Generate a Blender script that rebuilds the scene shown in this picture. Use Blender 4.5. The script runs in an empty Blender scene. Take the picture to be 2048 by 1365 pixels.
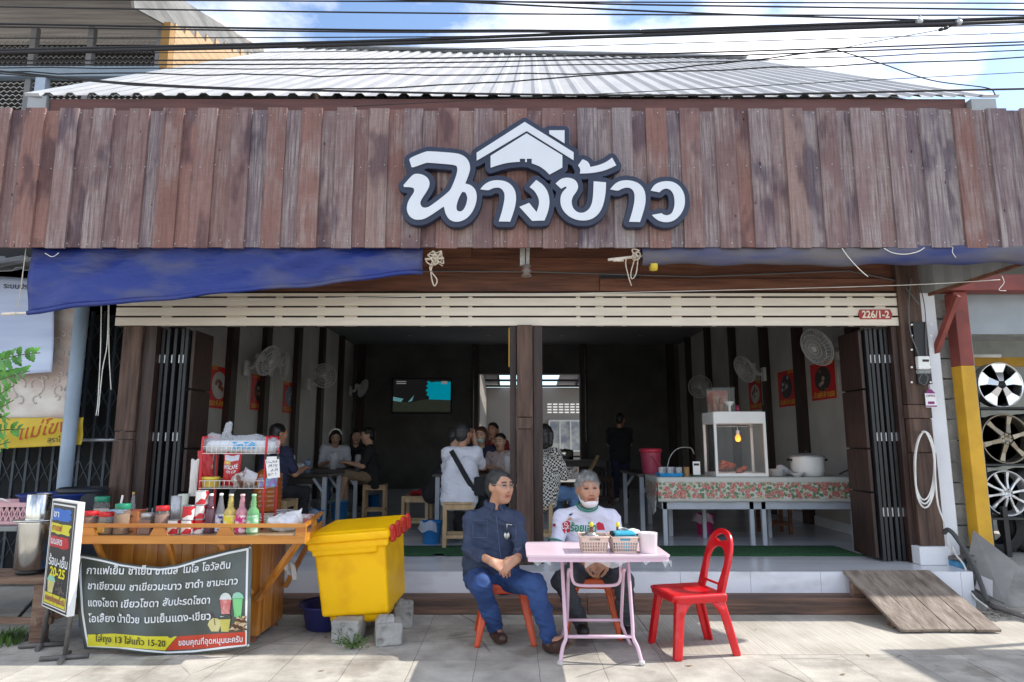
import bpy, bmesh, math, random
import numpy as np
from mathutils import Vector, Matrix, noise
R = math.radians
random.seed(7)
SC = bpy.context.scene
COL = SC.collection
# ---------------- camera ----------------
CAM_H, F_PX, PITCH = 1.4, 1310.0, R(8.77)
cd = bpy.data.cameras.new('camera')
cam = bpy.data.objects.new('camera', cd); COL.objects.link(cam)
cam.location = (0, 0, CAM_H); cam.rotation_euler = (R(90) + PITCH, 0, 0)
cd.sensor_width = 36; cd.lens = 36 * F_PX / 2048; cd.clip_start = .05; cd.clip_end = 3000
SC.camera = cam
# ---------------- light ----------------
SUN_DIR = Vector((.99, .205, 1)).normalized()
wd = bpy.data.worlds.new('World'); SC.world = wd; wd.use_nodes = True
nt = wd.node_tree; bg = nt.nodes['Background']
sky = nt.nodes.new('ShaderNodeTexSky'); sky.sky_type = 'NISHITA'; sky.sun_disc = False
sky.sun_elevation = math.asin(SUN_DIR.z); sky.sun_rotation = math.atan2(SUN_DIR.x, SUN_DIR.y)
sky.air_density = 1.0; sky.dust_density = .6; sky.ozone_density = 2.0
tc = nt.nodes.new('ShaderNodeTexCoord'); mp = nt.nodes.new('ShaderNodeMapping'); mp.inputs['Scale'].default_value = (1.6, 1.6, 3.4)
mp.inputs['Location'].default_value = (.35, .1, .2)
nz = nt.nodes.new('ShaderNodeTexNoise'); nz.inputs['Scale'].default_value = 1.5; nz.inputs['Detail'].default_value = 9; nz.inputs['Roughness'].default_value = .56
cr = nt.nodes.new('ShaderNodeValToRGB'); cr.color_ramp.elements[0].position = .45; cr.color_ramp.elements[1].position = .66
mx = nt.nodes.new('ShaderNodeMix'); mx.data_type = 'RGBA'
nt.links.new(tc.outputs['Generated'], mp.inputs[0]); nt.links.new(mp.outputs[0], nz.inputs[0]); nt.links.new(nz.outputs[0], cr.inputs[0])
nt.links.new(cr.outputs[0], mx.inputs[0]); nt.links.new(sky.outputs[0], mx.inputs[6]); mx.inputs[7].default_value = (9.7, 9.3, 8.8, 1)
nt.links.new(mx.outputs[2], bg.inputs[0]); bg.inputs[1].default_value = .15
sl = bpy.data.lights.new('sun', 'SUN'); sl.energy = 2.95; sl.angle = R(.55); sl.color = (1, .945, .86)
sun = bpy.data.objects.new('sun', sl); COL.objects.link(sun); sun.location = (20, 5, 25)
sun.rotation_euler = SUN_DIR.to_track_quat('Z', 'Y').to_euler()
SC.view_settings.view_transform = 'Standard'; SC.view_settings.look = 'None'; SC.view_settings.gamma = 1
SC.view_settings.exposure = .95
SC.cycles.max_bounces = 7; SC.cycles.diffuse_bounces = 4; SC.cycles.glossy_bounces = 3; SC.cycles.transparent_max_bounces = 12
SC.cycles.use_denoising = True

# ---------------- coordinates ----------------
_c, _s = math.cos(PITCH), math.sin(PITCH)
def ray(px, py):
    a, b = (px - 1024) / F_PX, (682.5 - py) / F_PX
    return Vector((a, _c - b * _s, _s + b * _c))
def W(px, py, d):                      # a point of the place at distance d from the camera's wall plane
    r = ray(px, py); return Vector((r.x, r.y, r.z)) * (d / r.y) + Vector((0, 0, CAM_H))
def G(px, py, z=0):                    # a point at height z
    r = ray(px, py); return r * ((z - CAM_H) / r.z) + Vector((0, 0, CAM_H))

# ---------------- materials ----------------
MATS = {}
def _n(nt, t, **k):
    n = nt.nodes.new(t)
    for a, v in k.items():
        if a.startswith('i_'): n.inputs[a[2:].replace('_', ' ')].default_value = v
        else: setattr(n, a, v)
    return n
def lin(h):
    h = h.lstrip('#'); o = []
    for i in (0, 2, 4):
        v = int(h[i:i + 2], 16) / 255; o.append(v / 12.92 if v <= .04045 else ((v + .055) / 1.055) ** 2.4)
    return tuple(o)
def mat(name, col, rough=.6, metal=0, var=.12, scale=6, st=(1, 1, 1), bump=0, bscale=None, col2=None, detail=5, isl=0, alpha=1, trans=0, emis=None, es=0, spec=.5, coat=0, lo=.35, hi=.65, attr=None):
    if name in MATS: return MATS[name]
    m = bpy.data.materials.new(name); m.use_nodes = True; MATS[name] = m
    nt = m.node_tree; b = nt.nodes['Principled BSDF']; L = nt.links.new
    if isinstance(col, str): col = lin(col)
    if isinstance(col2, str): col2 = lin(col2)
    tc = _n(nt, 'ShaderNodeTexCoord'); mp = _n(nt, 'ShaderNodeMapping'); mp.inputs['Scale'].default_value = st
    L(tc.outputs['Object'], mp.inputs[0]); vec = mp.outputs[0]
    geo = None
    if isl:
        geo = _n(nt, 'ShaderNodeNewGeometry'); ad = _n(nt, 'ShaderNodeVectorMath', operation='ADD'); sc = _n(nt, 'ShaderNodeMath', operation='MULTIPLY'); sc.inputs[1].default_value = 37
        L(geo.outputs['Random Per Island'], sc.inputs[0]); L(vec, ad.inputs[0]); L(sc.outputs[0], ad.inputs[1]); vec = ad.outputs[0]
    nz = _n(nt, 'ShaderNodeTexNoise'); nz.inputs['Scale'].default_value = scale; nz.inputs['Detail'].default_value = detail; L(vec, nz.inputs[0])
    cr = _n(nt, 'ShaderNodeValToRGB'); e = cr.color_ramp.elements; e[0].position = lo; e[1].position = hi
    if col2 is None: c0 = [max(0, c * (1 - var)) for c in col]; c1 = [min(1, c * (1 + var)) for c in col]
    else: c0, c1 = col, col2
    e[0].color = (*c0, 1); e[1].color = (*c1, 1); L(nz.outputs[0], cr.inputs[0]); out = cr.outputs[0]
    if attr:
        at = _n(nt, 'ShaderNodeAttribute', attribute_name=attr); mm = _n(nt, 'ShaderNodeMix', data_type='RGBA', blend_type='MULTIPLY'); mm.inputs[0].default_value = 1
        L(out, mm.inputs[6]); L(at.outputs['Color'], mm.inputs[7]); out = mm.outputs[2]
    if isl:
        hs = _n(nt, 'ShaderNodeHueSaturation'); mr = _n(nt, 'ShaderNodeMapRange'); mr.inputs[3].default_value = 1 - isl; mr.inputs[4].default_value = 1 + isl
        L(geo.outputs['Random Per Island'], mr.inputs[0]); L(mr.outputs[0], hs.inputs['Value']); L(out, hs.inputs['Color']); out = hs.outputs[0]
    L(out, b.inputs['Base Color'])
    b.inputs['Roughness'].default_value = rough; b.inputs['Metallic'].default_value = metal; b.inputs['Specular IOR Level'].default_value = spec
    if coat: b.inputs['Coat Weight'].default_value = coat; b.inputs['Coat Roughness'].default_value = .08
    if alpha < 1: b.inputs['Alpha'].default_value = alpha
    if trans: b.inputs['Transmission Weight'].default_value = trans; b.inputs['IOR'].default_value = 1.3
    if emis: b.inputs['Emission Color'].default_value = (*(lin(emis) if isinstance(emis, str) else emis), 1); b.inputs['Emission Strength'].default_value = es
    if bump:
        n2 = _n(nt, 'ShaderNodeTexNoise'); n2.inputs['Scale'].default_value = bscale or scale * 3; n2.inputs['Detail'].default_value = 6; L(vec, n2.inputs[0])
        bp = _n(nt, 'ShaderNodeBump'); bp.inputs['Strength'].default_value = bump; bp.inputs['Distance'].default_value = .02; L(n2.outputs[0], bp.inputs['Height']); L(bp.outputs[0], b.inputs['Normal'])
    return m

# ---------------- mesh building ----------------
class MB:
    def __init__(s): s.v = []; s.f = []; s.m = []; s.sm = []
    def add(s, vs, fs, mi=0, sm=False):
        o = len(s.v); s.v += [tuple(v) for v in vs]
        for f in fs: s.f.append(tuple(o + i for i in f)); s.m.append(mi); s.sm.append(sm)
        return s
    def bx(s, x0, x1, y0, y1, z0, z1, mi=0):
        return s.add([(x0, y0, z0), (x1, y0, z0), (x1, y1, z0), (x0, y1, z0), (x0, y0, z1), (x1, y0, z1), (x1, y1, z1), (x0, y1, z1)],
                     [(0, 3, 2, 1), (4, 5, 6, 7), (0, 1, 5, 4), (1, 2, 6, 5), (2, 3, 7, 6), (3, 0, 4, 7)], mi)
    def bar(s, a, b, w, h, up=(0, 0, 1), mi=0, w2=None, h2=None):       # rectangular bar a->b
        a, b = Vector(a), Vector(b); t = (b - a).normalized(); u = Vector(up)
        if abs(t.dot(u)) > .98: u = Vector((0, 1, 0))
        sx = t.cross(u).normalized(); sy = sx.cross(t).normalized()
        w2 = w if w2 is None else w2; h2 = h if h2 is None else h2; vs = []
        for p, ww, hh in ((a, w, h), (b, w2, h2)):
            for i, j in ((-1, -1), (1, -1), (1, 1), (-1, 1)): vs.append(p + sx * i * ww / 2 + sy * j * hh / 2)
        return s.add(vs, [(3, 2, 1, 0), (4, 5, 6, 7), (0, 1, 5, 4), (1, 2, 6, 5), (2, 3, 7, 6), (3, 0, 4, 7)], mi)
    def tube(s, pts, r, n=8, mi=0, caps=True, closed=False):
        pts = [Vector(p) for p in pts]; k = len(pts); rs = r if isinstance(r, (list, tuple)) else [r] * k; vs = []; u = None
        for i, p in enumerate(pts):
            if closed: t = (pts[(i + 1) % k] - pts[i - 1])
            else: t = pts[min(i + 1, k - 1)] - pts[max(i - 1, 0)]
            t = t.normalized() if t.length > 1e-9 else Vector((0, 0, 1))
            if u is None: u = Vector((0, 0, 1)) if abs(t.z) < .9 else Vector((1, 0, 0))
            u = (u - t * u.dot(t)); u = u.normalized() if u.length > 1e-6 else Vector((1, 0, 0)); w = t.cross(u)
            for j in range(n):
                a = 2 * math.pi * j / n; vs.append(p + (u * math.cos(a) + w * math.sin(a)) * rs[i])
        fs = []
        for i in range(k if closed else k - 1):
            for j in range(n):
                i2 = (i + 1) % k; fs.append((i * n + j, i * n + (j + 1) % n, i2 * n + (j + 1) % n, i2 * n + j))
        s.add(vs, fs, mi, True)
        if caps and not closed: o = len(s.v) - len(vs); s.f.append(tuple(o + j for j in reversed(range(n)))); s.m.append(mi); s.sm.append(False); s.f.append(tuple(o + (k - 1) * n + j for j in range(n))); s.m.append(mi); s.sm.append(False)
        return s
    def lathe(s, prof, c=(0, 0, 0), n=24, mi=0, axis=None, caps=True, sq=1, sm=True):          # prof [(r,z)]
        c = Vector(c); q = Vector(axis).normalized().to_track_quat('Z', 'Y').to_matrix() if axis else Matrix.Identity(3); vs = []
        for r, z in prof:
            for j in range(n):
                a = 2 * math.pi * (j + .5) / n; vs.append(c + q @ Vector((r * math.cos(a), r * math.sin(a) * sq, z)))
        fs = [(i * n + j, i * n + (j + 1) % n, (i + 1) * n + (j + 1) % n, (i + 1) * n + j) for i in range(len(prof) - 1) for j in range(n)]
        s.add(vs, fs, mi, sm)
        if caps:
            o = len(s.v) - len(vs)
            if prof[0][0] > 1e-4: s.f.append(tuple(o + j for j in reversed(range(n)))); s.m.append(mi); s.sm.append(False)
            if prof[-1][0] > 1e-4: s.f.append(tuple(o + (len(prof) - 1) * n + j for j in range(n))); s.m.append(mi); s.sm.append(False)
        return s
    def prism(s, poly, M, t, mi=0, sides=None):            # 2-D polygon in M's xy plane, thickness t along -z
        k = len(poly); M = Matrix(M)
        vs = [M @ Vector((x, y, 0)) for x, y in poly] + [M @ Vector((x, y, -t)) for x, y in poly]
        s.add(vs, [tuple(range(k))], mi); s.add(vs, [tuple(reversed(range(k, 2 * k)))], mi if sides is None else sides)
        s.add(vs, [(i, i + k, (i + 1) % k + k, (i + 1) % k) for i in range(k)], mi if sides is None else sides); return s
    def grid(s, fn, nu, nv, mi=0, sm=True, wrap=False):
        vs = [fn(i / nu, j / nv) for j in range(nv + 1) for i in range(nu + 1)]
        return s.add(vs, [(j * (nu + 1) + i, j * (nu + 1) + i + 1, (j + 1) * (nu + 1) + i + 1, (j + 1) * (nu + 1) + i) for j in range(nv) for i in range(nu)], mi, sm)
    def ball(s, c, r, n=16, k=10, mi=0, M=None):
        r = (r, r, r) if not isinstance(r, (tuple, list)) else r; M = M or Matrix.Identity(3); c = Vector(c); vs = []
        for i in range(k + 1):
            p = math.pi * i / k
            for j in range(n):
                a = 2 * math.pi * j / n; vs.append(c + M @ Vector((r[0] * math.sin(p) * math.cos(a), r[1] * math.sin(p) * math.sin(a), -r[2] * math.cos(p))))
        return s.add(vs, [(i * n + j, i * n + (j + 1) % n, (i + 1) * n + (j + 1) % n, (i + 1) * n + j) for i in range(k) for j in range(n)], mi, True)
    def pieces(s, name, mats, parent=None, **k):          # each separate solid becomes an object of its own
        f = list(range(len(s.v)))
        def find(a):
            while f[a] != a: f[a] = f[f[a]]; a = f[a]
            return a
        for q in s.f:
            for i in q[1:]: f[find(i)] = find(q[0])
        gr = {}
        for j, q in enumerate(s.f): gr.setdefault(find(q[0]), []).append(j)
        out = []
        for js in gr.values():
            n = MB(); ids = sorted({i for j in js for i in s.f[j]}); mp = {a: b for b, a in enumerate(ids)}; n.v = [s.v[i] for i in ids]
            for j in js: n.f.append(tuple(mp[i] for i in s.f[j])); n.m.append(s.m[j]); n.sm.append(s.sm[j])
            out.append(n.build(name, mats, parent, **k))
        return out
    def build(s, name, mats, parent=None, bevel=0, seg=2, solid=0, weld=False, sub=0):
        me = bpy.data.meshes.new(name)
        org = Vector((0, 0, 0)) if parent is None else parent['_w'] if '_w' in parent else parent.location
        org = Vector(org)
        me.from_pydata([Vector(v) - org for v in s.v], [], s.f)
        for m in (mats if isinstance(mats, (list, tuple)) else [mats]): me.materials.append(m)
        me.polygons.foreach_set('material_index', s.m); me.polygons.foreach_set('use_smooth', s.sm)
        if weld:
            b = bmesh.new(); b.from_mesh(me); bmesh.ops.remove_doubles(b, verts=b.verts, dist=1e-4); bmesh.ops.recalc_face_normals(b, faces=b.faces); b.to_mesh(me); b.free()
        me.update()
        o = bpy.data.objects.new(name, me); COL.objects.link(o)
        if parent is not None:
            o.parent = parent
        if solid: md = o.modifiers.new('solid', 'SOLIDIFY'); md.thickness = solid; md.offset = 0
        if sub: md = o.modifiers.new('sub', 'SUBSURF'); md.levels = sub; md.render_levels = sub
        if bevel: md = o.modifiers.new('bevel', 'BEVEL'); md.width = bevel; md.segments = seg; md.limit_method = 'ANGLE'; md.angle_limit = R(40); md.harden_normals = False
        return o
def tag(o, label, cat, group=None, kind=None):
    if label: o['label'] = label
    if cat: o['category'] = cat
    if group: o['group'] = group
    if kind: o['kind'] = kind
    return o
def thing(name, label, cat, loc=(0, 0, 0), group=None):
    o = bpy.data.objects.new(name, None); COL.objects.link(o); o.location = loc; o.empty_display_size = .1
    return tag(o, label, cat, group)
def structure(o): o['kind'] = 'structure'; return o
# part meshes are written in world coordinates: build() subtracts the parent's position (things are never rotated before their parts are built)
def subparent(part, thing_): part['_w'] = tuple(thing_.location); return part
def copy_tree(o, label, loc=None, rz=None, parent=None):
    c = o.copy(); COL.objects.link(c)
    if parent is not None: c.parent = parent
    for ch in o.children: copy_tree(ch, None, parent=c)
    if label: c['label'] = label
    if loc is not None: c.location = loc
    if rz is not None: c.rotation_euler.z = rz
    return c
def frame(o, x, y=None, z=None):        # matrix from origin and axes
    x = Vector(x).normalized(); y = Vector(y); y = (y - x * x.dot(y)).normalized(); z = x.cross(y)
    M = Matrix.Identity(4)
    for i in range(3): M[i][0] = x[i]; M[i][1] = y[i]; M[i][2] = z[i]; M[i][3] = o[i]
    return M
def txt(s, size, fn, mi_name, parent, mt, bold=.0, shear=0, wx=1, align='CENTER', label=None, sp=1.0, fit=None):   # lettering as a mesh, each vertex placed by fn(x, y)
    cu = bpy.data.curves.new('t', 'FONT'); cu.body = s; cu.size = size; cu.align_x = align; cu.shear = shear; cu.offset = bold * size; cu.resolution_u = 3; cu.space_character = sp
    o = bpy.data.objects.new('t', cu); COL.objects.link(o)
    bpy.context.view_layer.update()
    dg = bpy.context.evaluated_depsgraph_get(); me = bpy.data.meshes.new_from_object(o.evaluated_get(dg))
    bpy.data.objects.remove(o); bpy.data.curves.remove(cu)
    if fit and len(me.vertices):
        xs = [v.co.x for v in me.vertices]; a, b = min(xs), max(xs)
        for v in me.vertices: v.co.x = fit[0] + (v.co.x - a) * (fit[1] - fit[0]) / (b - a)
    me.name = mi_name; me.materials.clear(); me.materials.append(mt)
    org = Vector(parent['_w'] if '_w' in parent else parent.location) if parent is not None else Vector()
    for v in me.vertices: v.co = Vector(fn(v.co.x * wx, v.co.y)) - org
    for p in me.polygons: p.material_index = 0
    o = bpy.data.objects.new(mi_name, me); COL.objects.link(o)
    if parent is not None: o.parent = parent
    return o
def smooth_poly(P, it=2, ang=48):
    for _ in range(it):
        n = len(P); Q = []
        for i in range(n):
            a, b, c = Vector(P[i - 1]), Vector(P[i]), Vector(P[(i + 1) % n]); u, v = b - a, c - b
            t = abs(math.degrees(u.angle(v))) if u.length > 1e-9 and v.length > 1e-9 else 0
            if t > ang or t < 2: Q.append(tuple(b))
            else: Q.append(tuple(b - u * .25)); Q.append(tuple(b + v * .25))
        P = Q
    return P
def cat_curve(pts, n=6):                # Catmull-Rom through points
    P = [Vector(p) for p in pts]; P = [P[0] * 2 - P[1]] + P + [P[-1] * 2 - P[-2]]; o = []
    for i in range(1, len(P) - 2):
        for j in range(n):
            t = j / n; a, b, c, d = P[i - 1:i + 3]
            o.append(.5 * ((2 * b) + (c - a) * t + (2 * a - 5 * b + 4 * c - d) * t * t + (3 * b - a - 3 * c + d) * t ** 3))
    o.append(P[-2]); return o

# ---------------- signed distance bodies ----------------
def rot(rx=0, ry=0, rz=0): return np.array(Matrix.Rotation(rz, 3, 'Z') @ Matrix.Rotation(ry, 3, 'Y') @ Matrix.Rotation(rx, 3, 'X'))
class SDF:
    def __init__(s, vox=.01): s.vox = vox; s.p = []
    def cap(s, a, b, ra, rb=None, k=.02, sub=False):
        a, b = np.array(a, float), np.array(b, float); rb = ra if rb is None else rb
        def f(P):
            ab = b - a; L = max((ab * ab).sum(), 1e-9); t = np.clip(((P - a) @ ab) / L, 0, 1)
            return np.linalg.norm(P - a - t[..., None] * ab, axis=-1) - (ra + (rb - ra) * t)
        r = max(ra, rb); s.p.append((f, np.minimum(a, b) - r, np.maximum(a, b) + r, k, sub)); return s
    def chain(s, pts, rs, k=.02):
        for i in range(len(pts) - 1): s.cap(pts[i], pts[i + 1], rs[i], rs[i + 1], k)
        return s
    def ell(s, c, r, M=None, k=.02, sub=False):
        c, r = np.array(c, float), np.array(r, float); M = np.eye(3) if M is None else np.array(M)
        def f(P):
            q = (P - c) @ M; k0 = np.linalg.norm(q / r, axis=-1); k1 = np.linalg.norm(q / (r * r), axis=-1) + 1e-9
            return k0 * (k0 - 1) / k1
        R_ = max(r); s.p.append((f, c - R_, c + R_, k, sub)); return s
    def box(s, c, h, rd=.01, M=None, k=.02, sub=False):
        c, h = np.array(c, float), np.array(h, float) - rd; M = np.eye(3) if M is None else np.array(M)
        def f(P):
            q = np.abs((P - c) @ M) - h
            return np.linalg.norm(np.maximum(q, 0), axis=-1) + np.minimum(q.max(-1), 0) - rd
        R_ = np.linalg.norm(h) + rd; s.p.append((f, c - R_, c + R_, k, sub)); return s
    def mesh(s, warp=None):
        h = s.vox; pos = [q for q in s.p if not q[4]]
        lo = np.min([q[1] for q in pos], 0) - 3 * h; hi = np.max([q[2] for q in pos], 0) + 3 * h
        n = np.ceil((hi - lo) / h).astype(int) + 1
        F = np.full(n, .3); ax = [lo[i] + h * np.arange(n[i]) for i in range(3)]
        for f, a, b, k, sub in s.p:
            i0 = np.clip(((a - k - 3 * h - lo) / h).astype(int), 0, n - 1); i1 = np.clip(((b + k + 3 * h - lo) / h).astype(int) + 2, 1, n)
            if (i1 <= i0).any(): continue
            P = np.stack(np.meshgrid(*[ax[i][i0[i]:i1[i]] for i in range(3)], indexing='ij'), -1)
            d = f(P); S = F[i0[0]:i1[0], i0[1]:i1[1], i0[2]:i1[2]]
            if sub:
                hh = np.maximum(k - np.abs(S + d), 0) / k; S[...] = np.maximum(S, -d) + hh * hh * k / 4
            else:
                hh = np.maximum(k - np.abs(S - d), 0) / k; S[...] = np.minimum(S, d) - hh * hh * k / 4
        if warp: F = F + warp(np.stack(np.meshgrid(*ax, indexing='ij'), -1))
        return nets(F, lo, h)
def nets(F, lo, h):
    h = np.array([h] * 3 if np.isscalar(h) else h); ins = F < 0; nx, ny, nz = F.shape
    acc = np.zeros((nx - 1, ny - 1, nz - 1, 3)); cnt = np.zeros((nx - 1, ny - 1, nz - 1))
    cor = [(i, j, k) for i in (0, 1) for j in (0, 1) for k in (0, 1)]
    def sl(c): return tuple(slice(c[a], F.shape[a] - 1 + c[a]) for a in range(3))
    for a in range(8):
        for b in range(a + 1, 8):
            df = [cor[b][t] - cor[a][t] for t in range(3)]
            if sum(abs(x) for x in df) != 1: continue
            fa, fb = F[sl(cor[a])], F[sl(cor[b])]; m = (fa < 0) != (fb < 0)
            t = np.where(m, fa / np.where(m, fa - fb, 1), 0)
            for q in range(3): acc[..., q] += np.where(m, cor[a][q] + t * df[q], 0)
            cnt += m
    act = cnt > 0; idx = -np.ones(act.shape, int); idx[act] = np.arange(act.sum())
    ii = np.argwhere(act); V = (ii + acc[act] / cnt[act][:, None]) * h + lo; Q = []
    for ax in range(3):
        u, v = [(1, 2), (2, 0), (0, 1)][ax]
        A = [slice(1, -1)] * 3; A[ax] = slice(0, -1); B = list(A); B[ax] = slice(1, None)
        ia, ib = ins[tuple(A)], ins[tuple(B)]
        for flip, m in ((False, ia & ~ib), (True, ~ia & ib)):
            e = np.argwhere(m)
            if len(e) == 0: continue
            o = np.ones(3, int); o[ax] = 0; e = e + o
            du = np.zeros(3, int); du[u] = 1; dv = np.zeros(3, int); dv[v] = 1
            q = [idx[tuple((e - x).T)] for x in (du + dv, dv, 0 * du, du)]
            if flip: q = q[::-1]
            Q.append(np.stack(q, 1))
    Q = np.concatenate(Q) if Q else np.zeros((0, 4), int)
    return V, Q
def sdf_obj(name, S, mats, parent, color=None, warp=None, disp=None, attr='tone'):
    V, Q = S.mesh(warp) if isinstance(S, SDF) else S
    if disp is not None: V = disp(V)
    org = np.array(parent['_w'] if '_w' in parent else parent.location) if parent is not None else np.zeros(3)
    me = bpy.data.meshes.new(name); me.from_pydata((V - org).tolist(), [], Q.tolist())
    for m in (mats if isinstance(mats, (list, tuple)) else [mats]): me.materials.append(m)
    me.polygons.foreach_set('use_smooth', [True] * len(me.polygons))
    if color is not None:
        C = color(V); a = me.color_attributes.new(attr, 'FLOAT_COLOR', 'POINT'); a.data.foreach_set('color', np.concatenate([C, np.ones((len(C), 1))], 1).ravel())
    me.update(); o = bpy.data.objects.new(name, me); COL.objects.link(o)
    if parent is not None: o.parent = parent
    return o
# ================= materials of the setting =================
M = {}
M['slab'] = mat('brushed_concrete', (.50, .475, .43), .8, var=.16, scale=2.2, bump=.35, bscale=60, st=(1, .35, 1))
M['steel'] = mat('dark_steel', (.017, .018, .021), .45, var=.2, scale=9)
M['galv'] = mat('galvanised_steel', (.42, .43, .44), .4, .6, var=.15, scale=5)
M['black'] = mat('black_plastic', (.012, .012, .014), .5, var=.2)
M['white_plastic'] = mat('white_plastic', (.78, .78, .76), .35, var=.04, scale=4)
M['white_wall'] = mat('white_render', (.74, .75, .78), .75, var=.05, scale=2.5, bump=.15, bscale=50)
M['marble'] = mat('marble_tile', (.52, .54, .58), .18, col2=(.66, .68, .71), scale=1.4, st=(.5, 3.2, 1), detail=7)
M['riser'] = mat('pale_riser_tile', (.58, .59, .62), .25, col2=(.72, .74, .80), scale=3.5, st=(1, 1, 2.5), lo=.28, hi=.48, detail=9)
M['cream'] = mat('cream_paint', (.74, .665, .56), .5, var=.05, scale=4, st=(1, 1, 6))
M['cream_dark'] = mat('dark_gap_board', (.05, .045, .04), .8)
M['ceil'] = mat('grey_ceiling', (.22, .22, .225), .7, var=.06, scale=1)
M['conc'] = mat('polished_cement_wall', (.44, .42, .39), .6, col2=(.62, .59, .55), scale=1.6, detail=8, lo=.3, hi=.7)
M['conc_dark'] = mat('shaded_cement_wall', (.070, .067, .064), .6, col2=(.115, .11, .105), scale=1.6, detail=8)  # darker copy of the cement: dimness at the rear put into the colour
M['dwood'] = mat('dark_stained_wood', (.022, .0105, .009), .5, col2=(.050, .024, .018), scale=3, st=(9, 9, .8), bump=.25)
M['post'] = mat('old_post_wood', (.045, .024, .017), .7, col2=(.125, .072, .052), scale=3, st=(8, 8, .7), bump=.6, isl=.15)
M['redwood'] = mat('red_brown_hardwood', (.10, .036, .02), .6, col2=(.21, .082, .045), scale=2.2, st=(.8, 8, 10), bump=.3, isl=.2)
M['stepwood'] = mat('worn_step_wood', (.075, .05, .04), .75, col2=(.20, .11, .075), scale=2, st=(.8, 8, 9), bump=.5, isl=.25)
M['rustred'] = mat('red_oxide_paint', (.22, .045, .035), .55, var=.2, scale=5)
M['yellowp'] = mat('yellow_paint', (.62, .34, .015), .5, var=.1, scale=5)
M['tin'] = mat('white_coated_tin', (.30, .305, .315), .5, .0, col2=(.37, .372, .376), scale=2.2, st=(3, .4, 1), detail=6)
M['tin_under'] = mat('grey_tin_underside', (.33, .34, .34), .5, .2, var=.1, scale=3)
M['block'] = mat('concrete_block', (.24, .235, .22), .9, col2=(.40, .39, .37), scale=5, bump=.8, bscale=40)
M['glass'] = mat('clear_glass', (.9, .95, .95), .05, alpha=.16, var=.0)
M['gate'] = mat('painted_gate_steel', (.045, .06, .075), .5, var=.2, scale=5)
M['bluegrey'] = mat('blue_grey_paint', (.27, .34, .42), .5, var=.08, scale=4)

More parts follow.
